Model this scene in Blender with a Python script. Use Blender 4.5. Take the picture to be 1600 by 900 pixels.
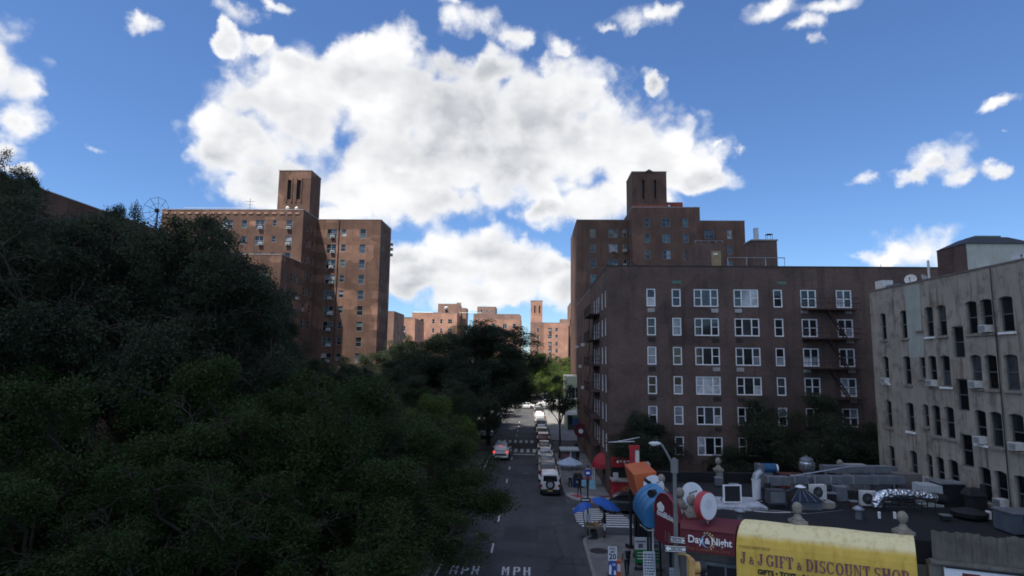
import bpy, bmesh, math, random
import numpy as np
from mathutils import Vector, Matrix

R_ = math.radians
random.seed(7)
SC = bpy.context.scene
COL = SC.collection
for o in list(bpy.data.objects):
    bpy.data.objects.remove(o)

# ------------------------------------------------------------------ camera
F_PX = 930.0
EYE = Vector((0, 0, 11.5))
_y = Vector((32, -116, F_PX)).normalized()
_z = Vector((90, (32 * 90 + F_PX ** 2) / 116, F_PX)).normalized()
_x = _z.cross(_y)
if _x.x < 0:
    _x = -_x
cd = bpy.data.cameras.new('camera')
cam = bpy.data.objects.new('camera', cd)
COL.objects.link(cam)
cd.sensor_fit = 'HORIZONTAL'
cd.sensor_width = 36
cd.lens = 36 * F_PX / 1600
cd.clip_start = 0.2
cd.clip_end = 9000
right = Vector((_x.x, _y.x, _z.x))
up = Vector((_x.y, _y.y, _z.y))
fwd = Vector((_x.z, _y.z, _z.z))
m = Matrix((right, up, -fwd)).transposed().to_4x4()
m.translation = EYE
cam.matrix_world = m
SC.camera = cam

# ------------------------------------------------------------------ light
SUN = Vector((-0.28, -0.34, 1.0)).normalized()          # towards the sun
SC.view_settings.view_transform = 'Standard'
SC.view_settings.look = 'None'
SC.view_settings.gamma = 1
SC.view_settings.exposure = 0.8
SC.cycles.filter_width = 1.75
SC.cycles.max_bounces = 6
SC.cycles.diffuse_bounces = 4
SC.cycles.transparent_max_bounces = 8

sd = bpy.data.lights.new('sun', 'SUN')
sd.energy = 5.0
sd.angle = R_(0.53)
sd.color = (1.0, 0.93, 0.83)
so = bpy.data.objects.new('sun', sd)
COL.objects.link(so)
so.rotation_euler = SUN.to_track_quat('Z', 'Y').to_euler()
so.location = SUN * 400

W = bpy.data.worlds.new('World')
SC.world = W
W.use_nodes = True


def build_world():
    nt = W.node_tree
    N, L = nt.nodes, nt.links
    N.clear()
    out = N.new('ShaderNodeOutputWorld')
    bg = N.new('ShaderNodeBackground')
    bg.inputs['Strength'].default_value = 0.1
    sky = N.new('ShaderNodeTexSky')
    sky.sky_type = 'NISHITA'
    sky.sun_disc = False
    sky.sun_elevation = math.asin(SUN.z)
    sky.sun_rotation = math.atan2(SUN.x, SUN.y)
    sky.air_density = 1.0
    sky.dust_density = 0.15
    sky.ozone_density = 2.2
    tc = N.new('ShaderNodeTexCoord')
    D = tc.outputs['Generated']

    def math_(op, a, b=None, c=None, clamp=False):
        n = N.new('ShaderNodeMath')
        n.operation = op
        n.use_clamp = clamp
        for i, v in enumerate((a, b, c)):
            if v is None:
                continue
            if isinstance(v, (int, float)):
                n.inputs[i].default_value = v
            else:
                L.new(v, n.inputs[i])
        return n.outputs[0]

    def noise(vec, scale, detail, rough=0.55, dist=0.0):
        n = N.new('ShaderNodeTexNoise')
        n.inputs['Scale'].default_value = scale
        n.inputs['Detail'].default_value = detail
        n.inputs['Roughness'].default_value = rough
        n.inputs['Distortion'].default_value = dist
        L.new(vec, n.inputs['Vector'])
        return n.outputs['Fac']

    def shifted(off, scl=(1, 1, 1)):
        n = N.new('ShaderNodeVectorMath')
        n.operation = 'MULTIPLY_ADD'
        n.inputs[1].default_value = scl
        n.inputs[2].default_value = off
        L.new(D, n.inputs[0])
        return n.outputs[0]
    # cumulus: (azimuth from the street axis, elevation, half width, half height) in degrees
    blobs = [
        (-22.6, 22.0, 7.1, 4.7), (-15.0, 24.3, 9.5, 5.0), (-7.4, 23.4, 9.0, 4.9), (1.0, 23.3, 7.6, 5.2), (6.1, 20.3, 8.2, 5.0), (11.6, 18.6, 6.3, 3.4), (15.7, 16.6, 2.9, 1.5), (-26.5, 22.7, 3.3, 2.4), (-27.1, 19.2, 4.3, 3.4),
        (-28.8, 17.3, 3.0, 2.2), (-24.4, 15.4, 6.4, 2.9), (-17.0, 15.0, 8.3, 2.9), (-11.6, 18.3, 10.6, 4.1), (-2.2, 18.6, 9.2, 4.1), (-15.1, 27.8, 4.6, 2.3), (-18.7, 26.0, 3.9, 2.2), (-9.4, 27.4, 4.1, 1.9), (-4.3, 27.1, 3.8, 1.8),
        (2.2, 27.1, 3.0, 2.0), (-22.8, 25.7, 3.7, 1.7), (-9.1, 15.2, 5.0, 2.3), (6.0, 15.0, 4.5, 2.0), (1.6, 14.5, 2.9, 1.6), (9.7, 16.1, 4.8, 2.2), (-20.1, 13.3, 4.0, 1.2), (-5.5, 10.4, 5.8, 2.3), (-8.9, 8.8, 6.5, 2.4),
        (-1.4, 8.6, 6.2, 2.5), (-12.0, 9.9, 3.2, 1.4), (-11.9, 7.2, 4.3, 1.9), (2.9, 7.1, 2.9, 1.9), (-4.5, 6.7, 9.4, 1.6), (2.3, 9.1, 2.9, 1.2), (-44.2, 20.4, 2.0, 3.8), (-45.3, 22.2, 2.1, 2.5), (-43.3, 17.0, 1.7, 1.9),
        (-43.5, 14.9, 1.7, 0.9), (-41.9, 13.7, 1.2, 0.6), (-46.3, 18.0, 2.8, 4.5), (-36.2, 26.7, 1.3, 0.9), (-28.1, 28.7, 1.9, 1.2), (-29.0, 26.8, 1.2, 1.1), (-26.3, 26.6, 1.5, 1.1), (-25.7, 30.3, 1.8, 0.6), (-17.7, 29.0, 1.4, 1.1),
        (-6.0, 31.5, 3.2, 2.1), (-3.0, 30.1, 2.5, 1.8), (-4.3, 28.5, 2.0, 1.1), (-8.3, 32.4, 1.7, 0.8), (2.9, 28.8, 1.7, 0.9), (9.6, 31.1, 2.8, 1.1), (12.2, 31.8, 2.0, 0.9), (7.4, 30.6, 1.3, 0.6), (22.9, 29.9, 2.9, 1.1),
        (25.3, 28.2, 1.8, 0.9), (26.2, 27.1, 0.9, 0.6), (27.2, 29.5, 2.1, 0.9), (11.5, 25.8, 1.0, 1.1), (34.4, 16.3, 2.1, 1.7), (32.8, 15.1, 1.6, 0.9), (35.8, 14.7, 1.6, 0.8), (37.9, 14.7, 1.2, 0.7), (29.3, 15.0, 1.0, 0.9),
        (32.3, 9.6, 3.2, 1.7), (34.6, 10.1, 1.9, 1.2), (30.3, 9.2, 1.9, 1.1), (38.5, 19.5, 1.3, 0.5), (38.5, 17.0, 0.4, 0.3), (-37.6, 16.2, 1.2, 0.4), (19.4, 18.9, 0.5, 0.6), (17.5, 19.8, 0.8, 0.5),
    ]
    # the same broken cumulus goes on round the rest of the sky
    rb = random.Random(21)
    for k in range(46):
        az = rb.uniform(55, 305)
        el = rb.choice((rb.uniform(8, 30), rb.uniform(25, 60)))
        w = rb.uniform(5, 13)
        blobs.append((az, el, w, w * rb.uniform(0.4, 0.6)))
    for az, el in ((0, 52), (25, 60), (-30, 48), (-20, 68), (40, 44), (10, 80), (-48, 40)):
        blobs.append((az, el, rb.uniform(5, 8), rb.uniform(3, 4.5)))

    fld = None
    warp = N.new('ShaderNodeTexNoise')
    warp.inputs['Scale'].default_value = 14.0
    warp.inputs['Detail'].default_value = 5.0
    warp.inputs['Roughness'].default_value = 0.6
    L.new(D, warp.inputs['Vector'])
    wv = N.new('ShaderNodeVectorMath')
    wv.operation = 'MULTIPLY_ADD'
    wv.inputs[1].default_value = (0.075, 0.075, 0.06)
    L.new(warp.outputs['Color'], wv.inputs[0])
    base = N.new('ShaderNodeVectorMath')
    base.operation = 'ADD'
    base.inputs[1].default_value = (-0.0375, -0.0375, -0.03)
    L.new(D, base.inputs[0])
    L.new(base.outputs[0], wv.inputs[2])
    DW = wv.outputs[0]
    for az, el, w, h in blobs:
        # small fragments are thin and wispy, the big heaps are dense
        bias = 0.5 if w < 3.6 and not (-31 < az < 17 and 5 < el < 27) else 0.0
        if bias:
            w, h = w * 1.55, h * 1.5
        a, e = R_(az), R_(el)
        c = Vector((math.sin(a) * math.cos(e), math.cos(a) * math.cos(e), math.sin(e)))
        s = Vector((1 / R_(w), 1 / R_(w), 1 / (R_(h) * math.cos(e))))
        n = N.new('ShaderNodeVectorMath')
        n.operation = 'MULTIPLY_ADD'
        n.inputs[1].default_value = s
        n.inputs[2].default_value = (-c.x * s.x, -c.y * s.y, -c.z * s.z)
        L.new(DW, n.inputs[0])
        ln = N.new('ShaderNodeVectorMath')
        ln.operation = 'LENGTH'
        L.new(n.outputs[0], ln.inputs[0])
        lv = math_('ADD', ln.outputs['Value'], bias) if bias else ln.outputs['Value']
        fld = lv if fld is None else math_('SMOOTH_MIN', fld, lv, 0.22)
    n1 = noise(shifted((3.1, 1.7, 0.4)), 22.0, 8.0, 0.52)
    n1b = noise(shifted((3.1 - 0.012, 1.7 - 0.008, 0.4 + 0.022)), 10.0, 3.0, 0.45)
    n1a = noise(shifted((3.1, 1.7, 0.4)), 10.0, 3.0, 0.45)
    lowf = noise(shifted((7.7, 2.2, 5.0), (1, 1, 1.9)), 5.0, 4.0, 0.5)
    val = math_('SUBTRACT', 1.0, fld)

    def billow(off, scale):
        n = N.new('ShaderNodeTexVoronoi')
        n.feature = 'SMOOTH_F1'
        n.inputs['Smoothness'].default_value = 0.35
        n.inputs['Scale'].default_value = scale
        n.inputs['Detail'].default_value = 1.0
        n.inputs['Roughness'].default_value = 0.45
        n.inputs['Lacunarity'].default_value = 2.3
        wq = N.new('ShaderNodeVectorMath')
        wq.operation = 'ADD'
        wq.inputs[1].default_value = off
        L.new(DW, wq.inputs[0])
        L.new(wq.outputs[0], n.inputs['Vector'])
        return n.outputs['Distance']
    b1 = billow((0, 0, 0), 17.0)
    val = math_('ADD', val, math_('MULTIPLY', math_('SUBTRACT', 0.86, b1), 0.7))
    val = math_('ADD', val, math_('MULTIPLY', math_('SUBTRACT', n1, 0.5), 0.8))
    mr = N.new('ShaderNodeMapRange')
    mr.interpolation_type = 'SMOOTHSTEP'
    mr.inputs['From Min'].default_value = -0.1
    mr.inputs['From Max'].default_value = 0.5
    L.new(val, mr.inputs['Value'])
    mask = mr.outputs['Result']
    # grey parts where the cloud is thick, relief from the offset noise
    th = N.new('ShaderNodeMapRange')
    th.inputs['From Min'].default_value = 0.25
    th.inputs['From Max'].default_value = 0.95
    L.new(val, th.inputs['Value'])
    g = math_('MULTIPLY', th.outputs['Result'], math_('MULTIPLY', math_('SUBTRACT', lowf, 0.40), 4.2, clamp=True))
    rel = math_('ADD', math_('MULTIPLY', math_('SUBTRACT', n1b, n1a), 1.2), math_('MULTIPLY', math_('SUBTRACT', b1, 0.66), 0.4))
    g = math_('ADD', math_('MULTIPLY', g, 1.0), rel, clamp=True)
    cm = N.new('ShaderNodeMix')
    cm.data_type = 'RGBA'
    L.new(g, cm.inputs['Factor'])
    cm.inputs['A'].default_value = (5.9, 5.9, 5.95, 1)
    cm.inputs['B'].default_value = (3.1, 3.25, 3.5, 1)
    tint = N.new('ShaderNodeMix')
    tint.data_type = 'RGBA'
    tint.blend_type = 'MULTIPLY'
    tint.inputs['Factor'].default_value = 1.0
    tint.inputs['B'].default_value = (0.52, 0.68, 0.90, 1)
    L.new(sky.outputs['Color'], tint.inputs['A'])
    fm = N.new('ShaderNodeMix')
    fm.data_type = 'RGBA'
    L.new(mask, fm.inputs['Factor'])
    L.new(tint.outputs['Result'], fm.inputs['A'])
    L.new(cm.outputs['Result'], fm.inputs['B'])
    L.new(fm.outputs['Result'], bg.inputs['Color'])
    L.new(bg.outputs[0], out.inputs['Surface'])
    W.cycles.sampling_method = 'MANUAL'
    W.cycles.sample_map_resolution = 512


build_world()

# ------------------------------------------------------------------ materials
MATS = {}


def nodes_of(name):
    mt = bpy.data.materials.new(name)
    mt.use_nodes = True
    nt = mt.node_tree
    return mt, nt, nt.nodes, nt.links, nt.nodes['Principled BSDF']


def mixc(N, L, fac, a, b, blend='MIX'):
    n = N.new('ShaderNodeMix')
    n.data_type = 'RGBA'
    n.blend_type = blend
    for k, v in (('Factor', fac), ('A', a), ('B', b)):
        if isinstance(v, (int, float)):
            n.inputs[k].default_value = v
        elif isinstance(v, tuple):
            n.inputs[k].default_value = v if len(v) == 4 else (*v, 1)
        else:
            L.new(v, n.inputs[k])
    return n.outputs['Result']


def ramp(N, L, fac, lo, hi):
    n = N.new('ShaderNodeMapRange')
    n.inputs['From Min'].default_value = lo
    n.inputs['From Max'].default_value = hi
    L.new(fac, n.inputs['Value'])
    return n.outputs['Result']


def ntex(N, L, vec, scale, detail=4, rough=0.55, scl=None):
    if scl is not None:
        mp = N.new('ShaderNodeMapping')
        mp.inputs['Scale'].default_value = scl
        L.new(vec, mp.inputs['Vector'])
        vec = mp.outputs[0]
    n = N.new('ShaderNodeTexNoise')
    n.inputs['Scale'].default_value = scale
    n.inputs['Detail'].default_value = detail
    n.inputs['Roughness'].default_value = rough
    L.new(vec, n.inputs['Vector'])
    return n.outputs['Fac']


def bump_(N, L, P, h, dist, strength=0.5):
    b = N.new('ShaderNodeBump')
    b.inputs['Strength'].default_value = strength
    b.inputs['Distance'].default_value = dist
    L.new(h, b.inputs['Height'])
    L.new(b.outputs[0], P.inputs['Normal'])


def pm(name, col, rough=0.7, var=0.25, scale=2.5, metal=0.0, spec=0.4, bump=0.0, dirt=0.0, emit=None):
    """plain painted / plastic / metal surface with tonal wear"""
    if name in MATS:
        return MATS[name]
    mt, nt, N, L, P = nodes_of(name)
    g = N.new('ShaderNodeNewGeometry')
    pos = g.outputs['Position']
    f = ntex(N, L, pos, scale, 5)
    dark = tuple(c * (1 - var) for c in col)
    lite = tuple(min(1, c * (1 + var * 0.6)) for c in col)
    c = mixc(N, L, ramp(N, L, f, 0.3, 0.7), dark, lite)
    if dirt:
        s = ntex(N, L, pos, 3.0, 5, 0.6, (3.0, 3.0, 0.35))
        c = mixc(N, L, ramp(N, L, s, 0.5, 0.75), c, tuple(x * (1 - dirt) for x in col))
    L.new(c, P.inputs['Base Color'])
    rr = N.new('ShaderNodeMapRange')
    rr.inputs['To Min'].default_value = max(0.02, rough - 0.08)
    rr.inputs['To Max'].default_value = min(1, rough + 0.12)
    L.new(f, rr.inputs['Value'])
    L.new(rr.outputs[0], P.inputs['Roughness'])
    P.inputs['Metallic'].default_value = metal
    P.inputs['Specular IOR Level'].default_value = spec
    if bump:
        bump_(N, L, P, ntex(N, L, pos, 25, 4), bump)
    if emit:
        P.inputs['Emission Color'].default_value = (*col, 1)
        P.inputs['Emission Strength'].default_value = emit
    MATS[name] = mt
    return mt


def brick(name, a, b, mortar, patch=None, stain=0.45, band=None, bw=0.21, bh=0.075):
    """brick wall: courses run along the wall whichever way it faces"""
    mt, nt, N, L, P = nodes_of(name)
    g = N.new('ShaderNodeNewGeometry')
    sp = N.new('ShaderNodeSeparateXYZ')
    L.new(g.outputs['Position'], sp.inputs[0])
    sn = N.new('ShaderNodeSeparateXYZ')
    L.new(g.outputs['True Normal'], sn.inputs[0])
    ab = N.new('ShaderNodeMath')
    ab.operation = 'ABSOLUTE'
    L.new(sn.outputs['X'], ab.inputs[0])
    gt = N.new('ShaderNodeMath')
    gt.operation = 'GREATER_THAN'
    gt.inputs[1].default_value = 0.6
    L.new(ab.outputs[0], gt.inputs[0])
    mx = N.new('ShaderNodeMix')
    L.new(gt.outputs[0], mx.inputs['Factor'])
    L.new(sp.outputs['X'], mx.inputs['A'])
    L.new(sp.outputs['Y'], mx.inputs['B'])
    cv = N.new('ShaderNodeCombineXYZ')
    L.new(mx.outputs['Result'], cv.inputs['X'])
    L.new(sp.outputs['Z'], cv.inputs['Y'])
    bt = N.new('ShaderNodeTexBrick')
    bt.inputs['Scale'].default_value = 1.0
    bt.inputs['Brick Width'].default_value = bw
    bt.inputs['Row Height'].default_value = bh
    bt.inputs['Mortar Size'].default_value = 0.006
    bt.inputs['Mortar Smooth'].default_value = 0.3
    bt.inputs['Bias'].default_value = -0.1
    bt.inputs['Color1'].default_value = (*a, 1)
    bt.inputs['Color2'].default_value = (*b, 1)
    bt.inputs['Mortar'].default_value = (*mortar, 1)
    L.new(cv.outputs[0], bt.inputs['Vector'])
    c = bt.outputs['Color']
    pos = g.outputs['Position']
    f1 = ntex(N, L, pos, 0.35, 6, 0.6)
    c = mixc(N, L, ramp(N, L, f1, 0.35, 0.7), c, mixc(N, L, 1.0, c, (0.62, 0.62, 0.66, 1), 'MULTIPLY'))
    if stain:
        f2 = ntex(N, L, pos, 0.9, 6, 0.65, (1.6, 1.6, 0.16))
        c = mixc(N, L, ramp(N, L, f2, 0.52, 0.78), c, mixc(N, L, 1.0, c, (1 - stain,) * 3 + (1,), 'MULTIPLY'))
    if patch:
        # repointed patches: blocky areas of newer brick
        vor = N.new('ShaderNodeTexVoronoi')
        vor.distance = 'CHEBYCHEV'
        vor.inputs['Scale'].default_value = 0.22
        L.new(pos, vor.inputs['Vector'])
        sc = N.new('ShaderNodeSeparateColor')
        L.new(vor.outputs['Color'], sc.inputs[0])
        c = mixc(N, L, ramp(N, L, sc.outputs[0], 0.80, 0.82), c, mixc(N, L, 1.0, c, (*patch, 1), 'MULTIPLY'))
    if band:
        # courses of lighter brick every storey
        wz = N.new('ShaderNodeMath')
        wz.operation = 'FRACT'
        dv = N.new('ShaderNodeMath')
        dv.operation = 'MULTIPLY_ADD'
        dv.inputs[1].default_value = 1 / band[0]
        dv.inputs[2].default_value = band[1]
        L.new(sp.outputs['Z'], dv.inputs[0])
        L.new(dv.outputs[0], wz.inputs[0])
        f3 = ntex(N, L, pos, 0.12, 2, 0.5)
        mm = N.new('ShaderNodeMath')
        mm.operation = 'MULTIPLY'
        L.new(ramp(N, L, wz.outputs[0], 0.52, 0.5), mm.inputs[0])
        L.new(ramp(N, L, f3, 0.5, 0.56), mm.inputs[1])
        c = mixc(N, L, mm.outputs[0], c, mixc(N, L, 1.0, c, (1.5, 1.45, 1.4, 1), 'MULTIPLY'))
    L.new(c, P.inputs['Base Color'])
    P.inputs['Roughness'].default_value = 0.9
    P.inputs['Specular IOR Level'].default_value = 0.2
    bump_(N, L, P, bt.outputs['Fac'], -0.01, 0.6)
    MATS[name] = mt
    return mt


def stucco(name):
    """old whitewashed brick, peeling, with dark runs"""
    mt, nt, N, L, P = nodes_of(name)
    g = N.new('ShaderNodeNewGeometry')
    pos = g.outputs['Position']
    mp = N.new('ShaderNodeMapping')
    mp.inputs['Rotation'].default_value = (R_(90), 0, R_(90))
    sp = N.new('ShaderNodeSeparateXYZ')
    L.new(pos, sp.inputs[0])
    cv = N.new('ShaderNodeCombineXYZ')
    L.new(sp.outputs['Y'], cv.inputs['X'])
    L.new(sp.outputs['Z'], cv.inputs['Y'])
    bt = N.new('ShaderNodeTexBrick')
    bt.inputs['Scale'].default_value = 1.0
    bt.inputs['Brick Width'].default_value = 0.21
    bt.inputs['Row Height'].default_value = 0.075
    bt.inputs['Mortar Size'].default_value = 0.007
    bt.inputs['Color1'].default_value = (0.16, 0.13, 0.105, 1)
    bt.inputs['Color2'].default_value = (0.22, 0.18, 0.145, 1)
    bt.inputs['Mortar'].default_value = (0.30, 0.28, 0.25, 1)
    L.new(cv.outputs[0], bt.inputs['Vector'])
    paint = mixc(N, L, ramp(N, L, ntex(N, L, pos, 0.6, 6, 0.6), 0.3, 0.75), (0.30, 0.27, 0.225, 1), (0.40, 0.36, 0.30, 1))
    peel = ntex(N, L, pos, 1.5, 10, 0.68)
    c = mixc(N, L, ramp(N, L, peel, 0.50, 0.66), paint, bt.outputs['Color'])
    run = ntex(N, L, pos, 1.3, 7, 0.65, (1.0, 2.2, 0.18))
    c = mixc(N, L, ramp(N, L, run, 0.52, 0.68), c, mixc(N, L, 1.0, c, (0.42, 0.39, 0.36, 1), 'MULTIPLY'))
    spots = ntex(N, L, pos, 16.0, 5, 0.7)
    c = mixc(N, L, ramp(N, L, spots, 0.56, 0.8), c, mixc(N, L, 1.0, c, (0.5, 0.47, 0.44, 1), 'MULTIPLY'))
    L.new(c, P.inputs['Base Color'])
    P.inputs['Roughness'].default_value = 0.92
    P.inputs['Specular IOR Level'].default_value = 0.2
    bump_(N, L, P, bt.outputs['Fac'], -0.006, 0.5)
    MATS[name] = mt
    return mt


def glassm(name, col, rough=0.06, spec=0.6):
    mt, nt, N, L, P = nodes_of(name)
    g = N.new('ShaderNodeNewGeometry')
    f = ntex(N, L, g.outputs['Position'], 1.1, 3)
    c = mixc(N, L, ramp(N, L, f, 0.35, 0.65), tuple(x * 0.6 for x in col), tuple(x * 1.3 for x in col))
    L.new(c, P.inputs['Base Color'])
    P.inputs['Roughness'].default_value = rough
    P.inputs['Specular IOR Level'].default_value = spec
    b = N.new('ShaderNodeBump')
    b.inputs['Strength'].default_value = 0.08
    b.inputs['Distance'].default_value = 0.05
    L.new(ntex(N, L, g.outputs['Position'], 0.8, 1), b.inputs['Height'])
    L.new(b.outputs[0], P.inputs['Normal'])
    MATS[name] = mt
    return mt


def leafm(name, a, b, c3):
    mt, nt, N, L, P = nodes_of(name)
    g = N.new('ShaderNodeNewGeometry')
    oi = N.new('ShaderNodeObjectInfo')
    c = mixc(N, L, g.outputs['Random Per Island'], a, b)
    big = ntex(N, L, g.outputs['Position'], 0.35, 3)
    c = mixc(N, L, ramp(N, L, big, 0.45, 0.7), c, c3)
    c = mixc(N, L, oi.outputs['Random'], c, mixc(N, L, 1.0, c, (0.72, 0.8, 0.85, 1), 'MULTIPLY'))
    L.new(c, P.inputs['Base Color'])
    P.inputs['Roughness'].default_value = 0.6
    P.inputs['Specular IOR Level'].default_value = 0.15
    # leaves of one spray turn the same way: blend each blade's normal with the crown's outward direction
    tcn = N.new('ShaderNodeTexCoord')
    sb = N.new('ShaderNodeVectorMath')
    sb.operation = 'SUBTRACT'
    sb.inputs[1].default_value = (0, 0, 4.5)
    L.new(tcn.outputs['Object'], sb.inputs[0])
    vt = N.new('ShaderNodeVectorTransform')
    vt.vector_type = 'NORMAL'
    vt.convert_from = 'OBJECT'
    vt.convert_to = 'WORLD'
    L.new(sb.outputs[0], vt.inputs[0])
    nn = N.new('ShaderNodeVectorMath')
    nn.operation = 'NORMALIZE'
    L.new(vt.outputs[0], nn.inputs[0])
    ma_ = N.new('ShaderNodeVectorMath')
    ma_.operation = 'MULTIPLY_ADD'
    ma_.inputs[1].default_value = (0.45, 0.45, 0.45)
    L.new(nn.outputs[0], ma_.inputs[0])
    L.new(g.outputs['Normal'], ma_.inputs[2])
    n2_ = N.new('ShaderNodeVectorMath')
    n2_.operation = 'NORMALIZE'
    L.new(ma_.outputs[0], n2_.inputs[0])
    L.new(n2_.outputs[0], P.inputs['Normal'])
    tr = N.new('ShaderNodeBsdfTranslucent')
    L.new(mixc(N, L, 1.0, c, (1.1, 1.25, 0.6, 1), 'MULTIPLY'), tr.inputs['Color'])
    ms = N.new('ShaderNodeMixShader')
    ms.inputs[0].default_value = 0.3
    L.new(P.outputs[0], ms.inputs[1])
    L.new(tr.outputs[0], ms.inputs[2])
    L.new(ms.outputs[0], N['Material Output'].inputs['Surface'])
    MATS[name] = mt
    return mt


def asphaltm(name, base, patchy=0.42):
    mt, nt, N, L, P = nodes_of(name)
    g = N.new('ShaderNodeNewGeometry')
    pos = g.outputs['Position']
    fine = ntex(N, L, pos, 30, 4, 0.7)
    c = mixc(N, L, ramp(N, L, fine, 0.3, 0.7), tuple(x * 0.8 for x in base), tuple(x * 1.2 for x in base))
    big = ntex(N, L, pos, 0.25, 6, 0.6)
    c = mixc(N, L, ramp(N, L, big, 0.4, 0.68), c, mixc(N, L, 1.0, c, (1 - patchy,) * 3 + (1,), 'MULTIPLY'))
    lanes = ntex(N, L, pos, 0.6, 5, 0.6, (1.8, 0.06, 1))
    c = mixc(N, L, ramp(N, L, lanes, 0.45, 0.75), c, mixc(N, L, 1.0, c, (1.32, 1.3, 1.28, 1), 'MULTIPLY'))
    vor = N.new('ShaderNodeTexVoronoi')
    vor.feature = 'DISTANCE_TO_EDGE'
    vor.inputs['Scale'].default_value = 0.18
    wn = N.new('ShaderNodeTexNoise')
    wn.inputs['Scale'].default_value = 1.2
    wn.inputs['Detail'].default_value = 5
    L.new(pos, wn.inputs['Vector'])
    va = N.new('ShaderNodeVectorMath')
    va.operation = 'MULTIPLY_ADD'
    va.inputs[1].default_value = (0.9, 0.9, 0)
    L.new(wn.outputs['Color'], va.inputs[0])
    L.new(pos, va.inputs[2])
    L.new(va.outputs[0], vor.inputs['Vector'])
    c = mixc(N, L, ramp(N, L, vor.outputs['Distance'], 0.012, 0.003), c, mixc(N, L, 1.0, c, (0.55, 0.55, 0.55, 1), 'MULTIPLY'))
    spots = ntex(N, L, pos, 1.1, 4, 0.6)
    c = mixc(N, L, ramp(N, L, spots, 0.68, 0.74), c, mixc(N, L, 1.0, c, (0.6, 0.6, 0.62, 1), 'MULTIPLY'))
    L.new(c, P.inputs['Base Color'])
    P.inputs['Roughness'].default_value = 0.85
    P.inputs['Specular IOR Level'].default_value = 0.3
    bump_(N, L, P, fine, 0.006, 0.6)
    MATS[name] = mt
    return mt


BR_DARK = brick('dark brown brick', (0.128, 0.081, 0.067), (0.168, 0.109, 0.092), (0.19, 0.165, 0.15), patch=(0.8, 0.8, 0.82), stain=0.5)
BR_SIDE = brick('warm brown brick', (0.17, 0.095, 0.066), (0.22, 0.125, 0.088), (0.2, 0.17, 0.15), stain=0.3)
BR_PARK = brick('red brown park brick', (0.120, 0.066, 0.047), (0.16, 0.09, 0.065), (0.16, 0.12, 0.1), patch=(1.6, 1.55, 1.5), stain=0.4, band=(3.0, 0.25))
BR_TOWER = brick('deep brown tower brick', (0.135, 0.076, 0.056), (0.178, 0.102, 0.078), (0.175, 0.14, 0.115), patch=(1.25, 1.2, 1.15), stain=0.45)
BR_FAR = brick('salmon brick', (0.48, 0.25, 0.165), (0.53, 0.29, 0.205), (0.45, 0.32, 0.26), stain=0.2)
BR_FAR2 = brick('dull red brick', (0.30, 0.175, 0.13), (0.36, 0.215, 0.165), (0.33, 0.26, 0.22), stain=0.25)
STUCCO = stucco('peeling whitewash')
WHITE = pm('white window paint', (0.80, 0.80, 0.80), 0.5, 0.08, 4)
ALU = pm('dark window metal', (0.10, 0.11, 0.11), 0.5, 0.2, 4)
PALEMETAL = pm('pale window metal', (0.42, 0.44, 0.45), 0.5, 0.15)
GL = [glassm('dark glass', (0.016, 0.019, 0.022)), glassm('grey glass', (0.05, 0.056, 0.065)), glassm('curtain glass', (0.22, 0.23, 0.26), 0.15),
      glassm('blind glass', (0.40, 0.41, 0.43), 0.25, 0.5), glassm('green glass', (0.06, 0.10, 0.10)), glassm('near black glass', (0.006, 0.006, 0.007), 0.25, 0.25)]  # the last glass is nearly black, with little gloss
STONE = pm('limestone trim', (0.27, 0.24, 0.20), 0.85, 0.3, 3, bump=0.004, dirt=0.4)
COPE = pm('grey coping', (0.33, 0.32, 0.31), 0.7, 0.25, 2, dirt=0.3)
TARROOF = pm('black tar roof', (0.013, 0.013, 0.015), 0.8, 0.5, 0.8, bump=0.01, dirt=0.3)
IRON = pm('dark red iron', (0.055, 0.026, 0.024), 0.6, 0.3, 5)
BLACK = pm('black metal', (0.02, 0.02, 0.022), 0.5, 0.3, 5)
GALV = pm('galvanised steel', (0.42, 0.44, 0.46), 0.4, 0.25, 3, metal=0.7, dirt=0.35)
DUCTGREY = pm('grey duct', (0.17, 0.18, 0.20), 0.55, 0.3, 2, metal=0.2, dirt=0.35)
CREAMBOX = pm('weathered cream box', (0.42, 0.40, 0.36), 0.6, 0.25, 3, dirt=0.4)
ACWHITE = pm('air conditioner white', (0.62, 0.61, 0.58), 0.55, 0.2, 6, dirt=0.3)

# ------------------------------------------------------------------ mesh helpers


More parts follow.
